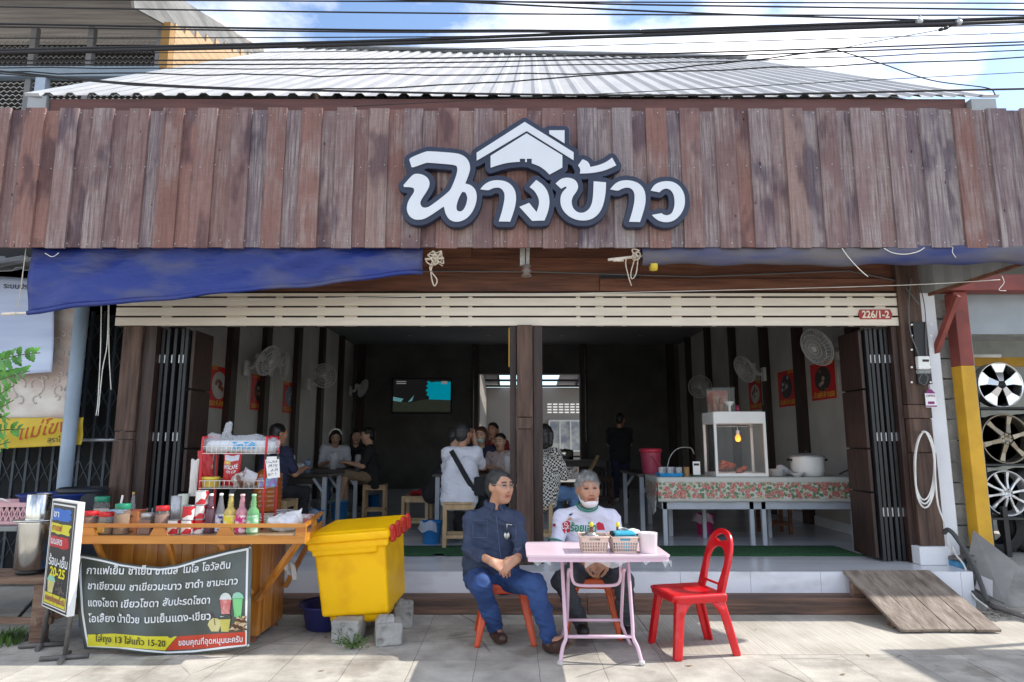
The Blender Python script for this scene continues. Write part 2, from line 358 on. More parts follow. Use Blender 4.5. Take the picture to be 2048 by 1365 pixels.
def paver_mat():
    m = bpy.data.materials.new('concrete_pavers'); m.use_nodes = True; nt = m.node_tree; L = nt.links.new; b = nt.nodes['Principled BSDF']
    tc = _n(nt, 'ShaderNodeTexCoord'); mp = _n(nt, 'ShaderNodeMapping'); mp.inputs['Location'].default_value = (-.178, -.106, 0); L(tc.outputs['Object'], mp.inputs[0])
    dn = _n(nt, 'ShaderNodeTexNoise'); dn.inputs['Scale'].default_value = 6; L(mp.outputs[0], dn.inputs[0])
    ds = _n(nt, 'ShaderNodeVectorMath', operation='MULTIPLY_ADD'); ds.inputs[1].default_value = (.016, .016, 0); L(dn.outputs['Color'], ds.inputs[0]); L(mp.outputs[0], ds.inputs[2])
    br = _n(nt, 'ShaderNodeTexBrick'); br.offset = 0; br.inputs['Scale'].default_value = 1; br.inputs['Brick Width'].default_value = .4025; br.inputs['Row Height'].default_value = .4025
    br.inputs['Mortar Size'].default_value = .0030; br.inputs['Mortar Smooth'].default_value = .5; br.inputs['Bias'].default_value = 0
    br.inputs['Color1'].default_value = (.44, .42, .38, 1); br.inputs['Color2'].default_value = (.52, .50, .45, 1); br.inputs['Mortar'].default_value = (.24, .225, .20, 1); L(ds.outputs[0], br.inputs[0])
    n1 = _n(nt, 'ShaderNodeTexNoise'); n1.inputs['Scale'].default_value = 3.2; n1.inputs['Detail'].default_value = 9; n1.inputs['Roughness'].default_value = .62; L(tc.outputs['Object'], n1.inputs[0])
    cr = _n(nt, 'ShaderNodeValToRGB'); e = cr.color_ramp.elements; e[0].position = .33; e[1].position = .66; e[0].color = (.60, .58, .56, 1); e[1].color = (1.08, 1.07, 1.04, 1); L(n1.outputs[0], cr.inputs[0])
    n2 = _n(nt, 'ShaderNodeTexNoise'); n2.inputs['Scale'].default_value = 140; n2.inputs['Detail'].default_value = 3; L(tc.outputs['Object'], n2.inputs[0])
    c2 = _n(nt, 'ShaderNodeValToRGB'); e = c2.color_ramp.elements; e[0].position = .3; e[1].position = .6; e[0].color = (.86, .86, .86, 1); e[1].color = (1.04, 1.04, 1.04, 1); L(n2.outputs[0], c2.inputs[0])
    m1 = _n(nt, 'ShaderNodeMix', data_type='RGBA', blend_type='MULTIPLY'); m1.inputs[0].default_value = 1; L(br.outputs[0], m1.inputs[6]); L(cr.outputs[0], m1.inputs[7])
    m2 = _n(nt, 'ShaderNodeMix', data_type='RGBA', blend_type='MULTIPLY'); m2.inputs[0].default_value = 1; L(m1.outputs[2], m2.inputs[6]); L(c2.outputs[0], m2.inputs[7]); L(m2.outputs[2], b.inputs['Base Color'])
    b.inputs['Roughness'].default_value = .85
    vo = _n(nt, 'ShaderNodeTexVoronoi', feature='DISTANCE_TO_EDGE'); vo.inputs['Scale'].default_value = .8; L(ds.outputs[0], vo.inputs[0]); n3 = _n(nt, 'ShaderNodeTexNoise'); n3.inputs['Scale'].default_value = 1.3; L(tc.outputs['Object'], n3.inputs[0])
    ck = _n(nt, 'ShaderNodeMapRange'); ck.inputs[1].default_value = .002; ck.inputs[2].default_value = .006; ck.inputs[3].default_value = .55; L(vo.outputs['Distance'], ck.inputs[0]); gt = _n(nt, 'ShaderNodeMapRange'); gt.inputs[1].default_value = .5; gt.inputs[2].default_value = .56; L(n3.outputs[0], gt.inputs[0])
    mxx = _n(nt, 'ShaderNodeMix', data_type='RGBA', blend_type='MULTIPLY'); L(gt.outputs[0], mxx.inputs[0]); L(m2.outputs[2], mxx.inputs[6]); L(ck.outputs[0], mxx.inputs[7])
    n4 = _n(nt, 'ShaderNodeTexNoise'); n4.inputs['Scale'].default_value = 2.1; n4.inputs['Detail'].default_value = 4; mp4 = _n(nt, 'ShaderNodeMapping'); mp4.inputs['Location'].default_value = (7.3, 2.1, 0); L(tc.outputs['Object'], mp4.inputs[0]); L(mp4.outputs[0], n4.inputs[0])
    c4 = _n(nt, 'ShaderNodeValToRGB'); e = c4.color_ramp.elements; e[0].position = .33; e[1].position = .40; e[0].color = (.66, .64, .62, 1); e[1].color = (1, 1, 1, 1); L(n4.outputs[0], c4.inputs[0])
    m5 = _n(nt, 'ShaderNodeMix', data_type='RGBA', blend_type='MULTIPLY'); m5.inputs[0].default_value = 1; L(mxx.outputs[2], m5.inputs[6]); L(c4.outputs[0], m5.inputs[7]); L(m5.outputs[2], b.inputs['Base Color'])
    bp = _n(nt, 'ShaderNodeBump'); bp.inputs['Strength'].default_value = .5; bp.inputs['Distance'].default_value = .006
    sb = _n(nt, 'ShaderNodeMath', operation='SUBTRACT'); L(n2.outputs[0], sb.inputs[0]); L(br.outputs['Fac'], sb.inputs[1]); L(sb.outputs[0], bp.inputs['Height']); L(bp.outputs[0], b.inputs['Normal'])
    return m
M['paver'] = paver_mat()
def brushed_mat():          # brushed concrete ramp apron: fine diagonal broom marks and a few cracks and stains
    m = bpy.data.materials.new('broomed_concrete'); m.use_nodes = True; nt = m.node_tree; L = nt.links.new; b = nt.nodes['Principled BSDF']
    tc = _n(nt, 'ShaderNodeTexCoord'); mp = _n(nt, 'ShaderNodeMapping'); mp.inputs['Rotation'].default_value = (0, 0, R(8)); mp.inputs['Scale'].default_value = (34, 1.4, 1); L(tc.outputs['Object'], mp.inputs[0])
    n1 = _n(nt, 'ShaderNodeTexNoise'); n1.inputs['Scale'].default_value = 2; n1.inputs['Detail'].default_value = 5; L(mp.outputs[0], n1.inputs[0])
    n2 = _n(nt, 'ShaderNodeTexNoise'); n2.inputs['Scale'].default_value = 1.5; n2.inputs['Detail'].default_value = 8; L(tc.outputs['Object'], n2.inputs[0])
    c1 = _n(nt, 'ShaderNodeValToRGB'); e = c1.color_ramp.elements; e[0].position = .3; e[1].position = .68; e[0].color = (.40, .375, .33, 1); e[1].color = (.53, .505, .46, 1); L(n1.outputs[0], c1.inputs[0])
    c2 = _n(nt, 'ShaderNodeValToRGB'); e = c2.color_ramp.elements; e[0].position = .32; e[1].position = .62; e[0].color = (.66, .63, .59, 1); e[1].color = (1.05, 1.04, 1.02, 1); L(n2.outputs[0], c2.inputs[0])
    m1 = _n(nt, 'ShaderNodeMix', data_type='RGBA', blend_type='MULTIPLY'); m1.inputs[0].default_value = 1; L(c1.outputs[0], m1.inputs[6]); L(c2.outputs[0], m1.inputs[7]); L(m1.outputs[2], b.inputs['Base Color'])
    b.inputs['Roughness'].default_value = .85; bp = _n(nt, 'ShaderNodeBump'); bp.inputs['Strength'].default_value = .6; bp.inputs['Distance'].default_value = .006; L(n1.outputs[0], bp.inputs['Height']); L(bp.outputs[0], b.inputs['Normal'])
    return m
M['broom'] = brushed_mat()
def board_mat(name='reclaimed_boards', k=(1, 1, 1), g0=.47, g1=.70):            # reclaimed boards: each island its own mix of red brown, grey and purple
    m = bpy.data.materials.new(name); m.use_nodes = True; nt = m.node_tree; L = nt.links.new; b = nt.nodes['Principled BSDF']
    tc = _n(nt, 'ShaderNodeTexCoord'); geo = _n(nt, 'ShaderNodeNewGeometry'); rnd = geo.outputs['Random Per Island']
    sc = _n(nt, 'ShaderNodeMath', operation='MULTIPLY'); sc.inputs[1].default_value = 53; L(rnd, sc.inputs[0]); ad = _n(nt, 'ShaderNodeVectorMath', operation='ADD'); L(tc.outputs['Object'], ad.inputs[0]); L(sc.outputs[0], ad.inputs[1])
    def nz(scale, st, det=6, ro=.6):
        mp = _n(nt, 'ShaderNodeMapping'); mp.inputs['Scale'].default_value = st; L(ad.outputs[0], mp.inputs[0]); n = _n(nt, 'ShaderNodeTexNoise'); n.inputs['Scale'].default_value = scale; n.inputs['Detail'].default_value = det; n.inputs['Roughness'].default_value = ro; L(mp.outputs[0], n.inputs[0]); return n.outputs[0]
    def ramp(fac, stops):
        c = _n(nt, 'ShaderNodeValToRGB'); e = c.color_ramp.elements
        while len(e) < len(stops): e.new(.5)
        for i, (p, q) in enumerate(stops): e[i].position = p; e[i].color = (*q, 1)
        L(fac, c.inputs[0]); return c.outputs[0]
    def mix(f, a, c, bt='MIX'):
        x = _n(nt, 'ShaderNodeMix', data_type='RGBA', blend_type=bt)
        if isinstance(f, (int, float)): x.inputs[0].default_value = f
        else: L(f, x.inputs[0])
        L(a, x.inputs[6]); L(c, x.inputs[7]); return x.outputs[2]
    base = ramp(rnd, [(p, tuple(q[i] * k[i] for i in range(3))) for p, q in [(0, (.175, .098, .086)), (.2, (.225, .135, .118)), (.4, (.150, .105, .110)), (.55, (.19, .107, .092)), (.72, (.235, .18, .168)), (.86, (.135, .095, .105)), (1, (.21, .128, .110))]])
    grain = nz(4, (14, 14, .55), 8, .68); fine = nz(9, (26, 26, 1.2), 4); blot = nz(2.2, (1.6, 1.6, .8), 6)
    grey = ramp(blot, [(0, (.26, .215, .20)), (1, (.33, .29, .285))])
    mk = _n(nt, 'ShaderNodeMapRange'); mk.inputs[1].default_value = g0; mk.inputs[2].default_value = g1; L(blot, mk.inputs[0])
    gm = _n(nt, 'ShaderNodeMath', operation='MULTIPLY'); L(mk.outputs[0], gm.inputs[0]); gr = _n(nt, 'ShaderNodeMapRange'); gr.inputs[1].default_value = .38; gr.inputs[2].default_value = .58; L(grain, gr.inputs[0]); L(gr.outputs[0], gm.inputs[1])
    c = mix(gm.outputs[0], base, grey)
    c = mix(1, c, ramp(grain, [(.25, (.62, .60, .60)), (.5, (1, 1, 1)), (.75, (1.22, 1.2, 1.18))]), 'MULTIPLY')
    c = mix(1, c, ramp(fine, [(.3, (.78, .78, .78)), (.55, (1.05, 1.05, 1.05))]), 'MULTIPLY')
    sw = nz(7, (1.2, 1.2, 9), 6, .7); c = mix(1, c, ramp(sw, [(.3, (.90, .89, .90)), (.65, (1.07, 1.07, 1.08))]), 'MULTIPLY')
    dk = nz(1.5, (2.2, 2.2, .9), 3); c = mix(1, c, ramp(dk, [(.34, (.50, .47, .55)), (.43, (1, 1, 1))]), 'MULTIPLY')
    vo = _n(nt, 'ShaderNodeTexVoronoi'); vo.inputs['Scale'].default_value = 5; mp = _n(nt, 'ShaderNodeMapping'); mp.inputs['Scale'].default_value = (1.5, 1.5, .75); L(ad.outputs[0], mp.inputs[0]); L(mp.outputs[0], vo.inputs[0])
    c = mix(1, c, ramp(vo.outputs['Distance'], [(.035, (.12, .1, .1)), (.075, (1, 1, 1))]), 'MULTIPLY')
    L(c, b.inputs['Base Color']); b.inputs['Roughness'].default_value = .8
    bp = _n(nt, 'ShaderNodeBump'); bp.inputs['Strength'].default_value = .7; bp.inputs['Distance'].default_value = .008; L(grain, bp.inputs['Height']); L(bp.outputs[0], b.inputs['Normal'])
    return m
M['board'] = board_mat(k=(1.14, 1.02, .98)); M['board_grey'] = board_mat('greyed_boards', (1.08, 1.14, 1.25), .36, .58)

# ================= ground =================
structure(MB().bx(-60, 60, -60, 120, -.6, -.012).build('ground', mat('distant_ground', (.28, .27, .25), .9)))
structure(MB().bx(-9, 9, -8, 4.627, -.2, 0).build('pavement', M['paver']))
structure(MB().bx(-9, 1.015, 4.633, 5.9, -.2, 0).build('pavement', M['paver']))
structure(MB().bx(1.021, 12, 4.633, 6.9, -.2, .0).build('pavement', M['broom']))
structure(MB().bx(-12, -4.2, 5.9, 9, -.2, .0).build('pavement', M['slab']))

# ================= restaurant =================
DF, DW = 5.51, 6.33
rb = thing('restaurant_building', 'open fronted shophouse restaurant with tin roof, reclaimed board fascia and dark cement dining room', 'building', (0, 6.33, 0))
XL, XR, YB, ZC = -3.9, 4.1, 16.0, 3.78
MB().bx(-3.96, 3.93, 5.862, 6.4, .05, .30).bx(-4.0, XR + .06, 6.4, YB, .05, .30).build('floor', M['marble'], rb)
g = MB()
x = -3.96
while x < 3.93: x2 = min(x + .60, 3.93); g.bx(x + .0015, x2 - .0015, 5.846, 5.862, .002, .302); x = x2
g.bx(3.93, 3.945, 5.846, 6.9, .002, .302)
g.build('platform_riser', M['riser'], rb)
g = MB()
for a, b in ((-3.6, -1.1), (-1.098, .62), (.622, 1.7), (1.702, 3.05)): g.bx(a, b, 5.65, 5.845, .002, .13)
g.build('wooden_step', M['stepwood'], rb, bevel=.006)
MB().bx(XL - .12, XL, 6.82, YB, .3, 4.9).build('side_wall', M['conc'], rb)
MB().bx(XR, XR + .12, 6.4, YB, .3, 4.9).build('side_wall', M['conc'], rb)
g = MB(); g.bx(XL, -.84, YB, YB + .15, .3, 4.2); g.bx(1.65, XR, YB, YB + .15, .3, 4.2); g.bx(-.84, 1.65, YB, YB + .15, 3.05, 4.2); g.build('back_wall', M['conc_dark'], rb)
MB().bx(XL, XR, 6.42, YB, ZC, ZC + .1).build('ceiling', M['ceil'], rb)
MB().bx(XR - .02, XR - .001, 7.0, YB, .3, .42).build('skirting_board', M['white_wall'], rb)
for yy in (7.35, 8.85, 10.1, 11.6, 13.1, 14.6):
    MB().bx(XL, XL + .09, yy, yy + .2, .3, ZC).build('wall_column', M['dwood'], rb)
    MB().bx(XR - .09, XR - .001, yy + .25, yy + .45, .3, ZC).build('wall_column', M['dwood'], rb)
for xx in (XL + .12, -.98, 1.66, XR - .3): MB().bx(xx, xx + .17, YB - .09, YB, .3, ZC).build('wall_column', M['dwood'], rb)
MB().tube([(-.93, YB - .1, 3.7), (-.93, YB - .1, 1.2)], .013).tube([(1.78, YB - .1, 3.7), (1.78, YB - .1, 1.4)], .013).build('conduit', M['galv'], rb)
for px in (820, 977, 1125, 1280, 1395):
    p = G(px, 672, ZC - .004); MB().lathe([(.045, 0), (.045, .003)], p, 14).build('downlight', mat('downlight_trim', (.5, .5, .5), .4), rb)
# the bright kitchen yard behind the opening
k = MB(); k.bx(-2.2, 3.2, 20.6, 20.75, .2, 3.1); k.build('kitchen_wall', mat('kitchen_white_wall', (.30, .28, .26), .7, var=.05, scale=1), rb)
MB().bx(-2.2, -2.05, 16.15, 20.6, .2, 3.1).build('kitchen_wall', MATS['kitchen_white_wall'], rb)
MB().bx(-.9, -.8, 16.3, 20.6, .3, 3.25).build('kitchen_partition', mat('beige_partition', (.24, .215, .19), .7, var=.05, scale=1), rb)
MB().bx(-2.2, 3.2, 16, 20.6, .1, .28).build('kitchen_floor', mat('kitchen_floor_cement', (.3, .29, .28), .6), rb)
g = MB()
for yy in (16.6, 17.5, 18.4, 19.3, 20.2): g.bx(-2.2, 3.2, yy, yy + .06, 3.50 - .105 * (yy - 16.2), 3.56 - .105 * (yy - 16.2))
for xx in (-1.6, -.4, .8, 2.0): g.bar((xx, 16.2, 3.60), (xx, 20.6, 3.14), .06, .05)
g.build('roof_truss', M['steel'], rb)
g = MB()
for i in range(9):
    a = -2.2 + i * .6
    if i not in (3, 5): g.add([(a, 16.2, 3.64), (a + .59, 16.2, 3.64), (a + .59, 20.9, 3.17), (a, 20.9, 3.17)], [(0, 1, 2, 3)])
g.build('kitchen_roof', mat('kitchen_tin', (.34, .34, .35), .5), rb, solid=.01)
# a window and vent block in the kitchen wall
wn = G(1131, 872, 1.6); wn = W(1131, 872, 20.55)
wf = MB(); x0, x1, z0, z1 = wn.x - .50, wn.x + .50, wn.z - .46, wn.z + .46
for a in (x0, x0 + .33, x0 + .66, x1): wf.bx(a - .022, a + .022, 20.53, 20.6, z0, z1)
wf.bx(x0, x1, 20.54, 20.6, z0 - .03, z0 + .02); wf.bx(x0, x1, 20.54, 20.6, z1 - .02, z1 + .03); wo = wf.build('window', M['white_plastic'], rb); subparent(wo, rb)
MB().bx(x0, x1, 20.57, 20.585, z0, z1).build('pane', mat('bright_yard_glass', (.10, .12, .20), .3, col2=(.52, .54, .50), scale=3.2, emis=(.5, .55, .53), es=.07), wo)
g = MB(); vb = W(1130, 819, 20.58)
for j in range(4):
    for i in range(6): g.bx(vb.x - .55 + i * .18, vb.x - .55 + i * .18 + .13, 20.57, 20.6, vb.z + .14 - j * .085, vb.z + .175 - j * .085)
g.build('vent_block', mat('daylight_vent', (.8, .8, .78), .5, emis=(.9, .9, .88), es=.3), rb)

# door front
def plank_post(name, x0, x1, y0, y1, z0, z1, cuts, mt):
    g = MB(); zz = [z0] + cuts + [z1]
    for i in range(len(zz) - 1):
        o = (.0, .012, .004, .01)[i % 4]; g.bx(x0 + o * .6, x1 - o * .4, y0 + o, y1, zz[i] + .002, zz[i + 1] - .002)
    return g.build(name, mt, rb, bevel=.006)
plank_post('front_post', -3.75, -3.56, 6.22, 6.40, .42, 2.51, [1.42, 1.50], M['post'])
plank_post('front_post', 3.735, 3.962, 6.20, 6.42, .46, 3.2, [1.30, 1.62, 1.75], M['post'])
plank_post('front_post', .045, .198, 6.16, 6.36, .30, 2.51, [1.52, 1.63], M['post'])
g = MB(); g.bx(-.02, .042, 6.24, 6.40, .3, 2.51); g.bx(.202, .29, 6.22, 6.38, .3, 2.51); g.build('post_trim', M['dwood'], rb, bevel=.004)
MB().bx(-.034, -.022, 6.28, 6.36, 2.12, 2.5).build('latch_strip', M['yellowp'], rb)
MB().bx(3.69, 3.975, 6.15, 6.44, .302, .46).build('post_base', M['white_wall'], rb, bevel=.004)
MB().bx(-3.78, -3.54, 6.19, 6.42, .302, .42).build('post_base', M['white_wall'], rb, bevel=.004)
g = MB(); g.bx(-3.555, -3.44, 6.26, 6.40, .3, 2.51); g.bx(3.68, 3.73, 6.27, 6.40, .3, 2.51); g.pieces('door_frame', M['dwood'], rb)
def folding(xs, face_x, sgn):
    for x in xs:
        d = MB().bx(x - .014, x + .014, 6.33, 6.36, .31, 2.50); d.bx(x - .014, x + .014, 6.36, 6.40, .31, .345)
        d.bx(x - .012, x + .012, 6.36, 6.8, .32, 2.49)
        d = d.build('folding_door_leaf', M['steel'], rb); subparent(d, rb)
        h = MB()
        for z in (.75, 1.45, 2.2): h.bx(x + .014 if sgn > 0 else x - .024, x + .024 if sgn > 0 else x - .014, 6.322, 6.335, z - .04, z + .04)
        h.build('hinge', M['galv'], d)
    f = MB()
    for z0, z1 in ((.33, .92), (.935, 1.33), (1.345, 1.90), (1.915, 2.49)): f.bx(face_x - .016, face_x + .016, 6.36, 6.76, z0, z1)
    f = f.build('folding_door_panel', M['dwood'], rb, bevel=.004); return f
folding((-3.41, -3.36, -3.29, -3.22, -3.18), -3.13, -1)
folding((3.47, 3.51, 3.555, 3.61, 3.655), 3.42, 1)
# cream slat transom
g = MB()
for z0, z1 in ((2.514, 2.592), (2.612, 2.690), (2.710, 2.785), (2.806, 2.832)): g.bx(-3.84, 3.83, 6.235, 6.26, z0, z1)
for px, w in ((330, 20), (470, 40), (555, 14), (640, 14), (700, 26), (845, 8), (890, 16), (940, 8), (1157, 8), (1200, 16), (1250, 8), (1355, 20), (1430, 10), (1520, 14), (1660, 10), (1705, 10), (1765, 20)):
    x = (px - 1024) / 1310 * 6.35; w = w / 1310 * 6.35 / 2; g.bx(x - w, x + w, 6.262, 6.285, 2.514, 2.832)
g.build('slat_transom', M['cream'], rb)
MB().bx(-3.84, 3.83, 6.30, 6.33, 2.512, 2.9).build('transom_backing', M['cream_dark'], rb)
g = MB()
for (a, b, z0, z1, yy) in ((-4.4, .86, 2.86, 3.04, 6.27), (.862, 3.98, 2.86, 2.985, 6.255), (-4.4, 1.25, 3.043, 3.20, 6.275), (1.252, 3.98, 2.988, 3.15, 6.28), (-4.4, -.4, 3.203, 3.42, 6.27), (-.398, 3.98, 3.203, 3.42, 6.28), (1.252, 3.98, 3.152, 3.2, 6.29)): g.bx(a, b, yy, 6.33, z0, z1)
g.build('header_board', M['redwood'], rb, bevel=.004)
MB().tube([(-4.2, 6.24, 3.02), (-2, 6.24, 3.06), (.2, 6.24, 3.05), (1.8, 6.24, 3.0), (3.3, 6.24, 3.06), (3.8, 6.24, 2.95), (3.9, 6.15, 2.7)], .008, 6).build('wall_wire', mat('grey_wire', (.12, .12, .12), .5), rb)
# canopy over the pavement and the board fascia
MB().bx(-5.2, 4.42, DF + .05, 6.36, 3.43, 3.47).build('canopy_soffit', M['dwood'], rb)
g = MB(); x = -5.6; i = 0
rr = random.Random(3); r2 = random.Random(11)
while x < 4.45:
    gi, gi2 = [1 if r2.random() < .12 + .75 * min(1, max(0, (x + .5) / 3.2)) else 0 for _ in '12']
    w = .174 + rr.uniform(-.008, .008); g.bx(x, x + w, DF, DF + .024, 3.075 - rr.uniform(0, .006), 4.372 + rr.uniform(-.003, .008), gi)
    n = .134 + rr.uniform(-.01, .01); g.bx(x + w - .012, x + w + n + .012, DF + .0245, DF + .046, 3.085, 4.362 + rr.uniform(-.01, .012), gi2); x += w + n
g.bx(x, 4.64, DF, DF + .024, 3.072, 4.374, 1)
g.build('fascia_boards', [M['board'], M['board_grey']], rb)
nl = MB(); x = -5.6; rr = random.Random(3)
while x < 4.45:
    w = .174 + rr.uniform(-.008, .008); rr.uniform(0, 1); rr.uniform(0, 1); n = .134 + rr.uniform(-.01, .01); rr.uniform(0, 1)
    for z in (3.12, 3.82, 4.32):
        for xx in (x + .02, x + w - .02): nl.lathe([(.006, 0), (.005, .003)], (xx + rr.uniform(-.004, .004), DF - .001, z + rr.uniform(-.02, .02)), 6, axis=(0, -1, 0))
        nl.lathe([(.006, 0), (.005, .003)], (x + w + n / 2, DF + .0235, z + rr.uniform(-.03, .03)), 6, axis=(0, -1, 0))
    x += w + n
nl.build('nail_heads', M['galv'], rb)
MB().bx(-5.6, 4.5, DF + .05, DF + .09, 3.11, 3.2).bx(-5.6, 4.5, DF + .05, DF + .09, 3.7, 3.8).bx(-5.6, 4.5, DF + .05, DF + .09, 4.2, 4.3).build('fascia_rail', M['redwood'], rb)
# tin roof
def corr(a, b, c, d, n, h, up, pr=((0, 0), (.42, 0), (.56, 1), (.78, 1), (.92, 0))):      # trapezoid ribs from edge a-b (eave) to c-d (ridge)
    a, b, c, d, up = map(Vector, (a, b, c, d, up)); us = []
    for i in range(n):
        for f, t in pr: us.append(((i + f) / n, t * h))
    us.append((1, 0)); g = MB(); vs = []
    for v in np.linspace(0, 1, 3):
        for u, t in us: vs.append(a.lerp(b, u).lerp(c.lerp(d, u), v) + up * t)
    k = len(us); g.add(vs, [(j * k + i, j * k + i + 1, (j + 1) * k + i + 1, (j + 1) * k + i) for j in range(2) for i in range(k - 1)]); return g
EY, EZ, RY, RZ = 5.90, 4.715, 10.6, 8.13
g = corr((-4.63, EY, EZ), (4.62, EY, EZ - .02), (-3.72, RY, RZ + .10), (4.05, RY, RZ - .12), 43, .025, (0, -.59, .8)); g.build('tin_roof', M['tin'], rb, solid=.004)
corr((4.05, 15.3, EZ), (-3.72, 15.3, EZ), (4.05, RY + .02, RZ - .12), (-3.72, RY + .02, RZ + .1), 36, .032, (0, .59, .8)).build('tin_roof', M['tin'], rb, solid=.004)
g = MB(); g.bar((-4.63, EY - .02, EZ - .005), (-3.76, RY, RZ + .12), .16, .03, up=(0, -.6, .8)); g.bar((4.62, EY - .02, EZ - .02), (4.09, RY, RZ - .09), .16, .03, up=(0, -.6, .8))
g.bar((-3.76, RY + .01, RZ + .11), (4.09, RY + .01, RZ - .11), .3, .02, up=(0, 0, 1)); g.build('roof_flashing', mat('pale_grey_flashing', (.50, .52, .54), .45, .1, var=.08), rb)
g = MB(); g.bx(-4.48, 4.4, EY + .03, EY + .07, EZ - .15, EZ - .022); g.bx(-4.3, 4.3, EY + .13, EY + .17, EZ - .40, EZ - .172); g.build('eave_board', mat('brown_red_fascia_paint', (.115, .042, .034), .6, var=.2, scale=3, st=(.5, 4, 6)), rb)
g = MB(); g.bx(-4.68, -4.50, EY, EY + .3, EZ - .16, EZ - .012); g.bx(4.42, 4.66, EY - .02, EY + .4, EZ - .2, EZ - .045); g.pieces('verge_box', M['tin_under'], rb)
g = MB(); g.add([(-3.66, 6.0, 4.72), (-3.66, RY, RZ + .02), (-3.66, 15.2, 4.72)], [(0, 1, 2)]); g.add([(3.99, 6.0, 4.70), (3.99, RY, RZ - .18), (3.99, 15.2, 4.7)], [(0, 2, 1)]); g.build('gable_wall', M['white_wall'], rb, solid=.05)
MB().bx(-4.2, 4.2, 6.34, 6.4, 3.3, 4.72).build('upper_front_wall', M['redwood'], rb)
# grey tin cheek closing the right end of the canopy, and its steel brace
a, b = W(1836, 594, 6.34), W(2066, 518, 5.56); c = Vector((b.x, b.y, 3.45)); d = Vector((a.x, a.y, 3.45))
g = MB(); n = 12; vs = []
for i in range(n + 1):
    p, q = a.lerp(b, i / n), d.lerp(c, i / n); o = Vector((.012 if i % 2 else 0, 0, 0)); vs += [p + o, q + o]
g.add(vs, [(2 * i, 2 * i + 2, 2 * i + 3, 2 * i + 1) for i in range(n)]); g.build('canopy_cheek', M['tin_under'], rb, solid=.006)
g = MB(); g.bar(a + Vector((.01, 0, -.012)), b + Vector((.01, 0, -.012)), .03, .03); g.build('cheek_rail', M['redwood'], rb)
g = MB(); g.bar(W(1868, 712, 6.3), W(1914, 592, 5.98), .05, .05); g.build('brace', M['rustred'], rb)
MB().bx(3.968, 4.125, 6.26, 6.9, .12, 2.84).build('white_pier', M['white_wall'], rb)

# ================= neighbour on the right: wheel shop =================
ws = thing('wheel_shop_building', 'neighbouring wheel shop with yellow and red steel post and grey block pier', 'building', (5.2, 6.5, 0))
g = MB(); z = .02; i = 0
while z < 2.8: g.bx(4.15, 4.40, 6.42 + (.006 if i % 2 else 0), 6.75, z, z + .19); z += .2; i += 1
g.build('block_pier', M['block'], ws, bevel=.008)
MB().bx(4.275, 4.405, 6.20, 6.34, .02, 2.12).build('post', M['yellowp'], ws, bevel=.004)
MB().bx(4.275, 4.405, 6.20, 6.34, 2.122, 2.84).build('post_top', M['rustred'], ws, bevel=.004)
MB().bx(4.408, 4.435, 6.24, 6.36, .02, 2.45).build('door_track', M['bluegrey'], ws)
MB().bx(4.2, 9, 6.15, 6.33, 2.845, 3.0).build('beam', M['rustred'], ws, bevel=.004)
MB().bx(4.48, 9, 6.36, 6.40, 2.45, 2.845).build('roller_shutter_box', mat('pale_blue_grey_sheet', (.30, .34, .37), .5, var=.06), ws)
MB().bx(4.4, 9, 6.1, 9.5, 3.12, 3.16).build('roof', M['tin_under'], ws)
MB().bx(4.42, 9, 9.4, 9.5, 0, 3.1).build('back_wall', mat('shop_back_wall', (.30, .32, .30), .7, var=.1), ws)
MB().bx(4.375, 4.42, 6.75, 9.4, 0, 3.1).build('side_wall', M['block'], ws)
MB().bx(4.42, 9, 6.4, 9.4, .02, .25).build('floor', M['slab'], ws); g = MB(); g.add([(3.95, 5.9, .002), (9, 5.75, .002), (9, 6.4, .25), (3.95, 6.4, .25), (3.95, 6.4, 0), (9, 6.4, 0)], [(0, 1, 2, 3), (0, 3, 4), (1, 5, 2), (3, 2, 5, 4), (0, 4, 5, 1)]); g.build('entry_slope', mat('rough_cement', (.27, .26, .24), .9, col2=(.40, .385, .36), scale=5, bump=.6), ws)
MB().bx(4.42, 9, 7.6, 7.72, 2.28, 2.38).build('inner_beam', M['yellowp'], ws)
MB().bx(4.5, 9, 7.2, 7.25, 2.52, 2.56).build('shutter_rail', M['galv'], ws)
g = MB(); g.bx(5.52, 9, 3.3, 5.36, 3.0, 3.04)  # unseen sheet added to throw the shadow on the pavement's near right corner
g.build('unseen_shadow_sheet', M['tin_under'], ws)
g = MB(); g.tube([(5.7, 5.3, 0), (5.7, 5.3, 3.0)], .03); g.tube([(5.7, 3.4, 0), (5.7, 3.4, 3.0)], .03); g.build('unseen_sheet_post', M['rustred'], ws)  # posts out of view, added to carry the shadow sheet

# ================= neighbours on the left =================
lb = thing('neighbour_shophouse', 'grey shuttered shophouse front left of the restaurant with blue grey drainpipe', 'building', (-5.2, 6.8, 0))
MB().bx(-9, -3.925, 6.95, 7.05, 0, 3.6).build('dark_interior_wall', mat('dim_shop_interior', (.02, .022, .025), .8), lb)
g = MB(); x = -8.4; zz = [.15 + .165 * i for i in range(15)]
while x < -3.8:
    g.bx(x - .012, x + .012, 6.70, 6.73, .12, 2.75)
    if x + .13 < -3.76:
        for z0 in (.25, .62, .99, 1.36, 1.73, 2.1, 2.42):
            g.bar((x, 6.715, z0), (x + .13, 6.715, z0 + .25), .014, .006); g.bar((x + .13, 6.705, z0), (x, 6.705, z0 + .25), .014, .006)
    x += .13
g.bx(-8.5, -3.80, 6.69, 6.74, .06, .12); g.build('folding_gate', M['gate'], lb)
MB().bx(-3.82, -3.77, 6.45, 6.6, .0, 2.9).build('gate_post', M['bluegrey'], lb)
MB().bx(-9, -4.35, 6.5, 6.62, 2.95, 3.05).build('sunshade_rail', M['bluegrey'], lb)
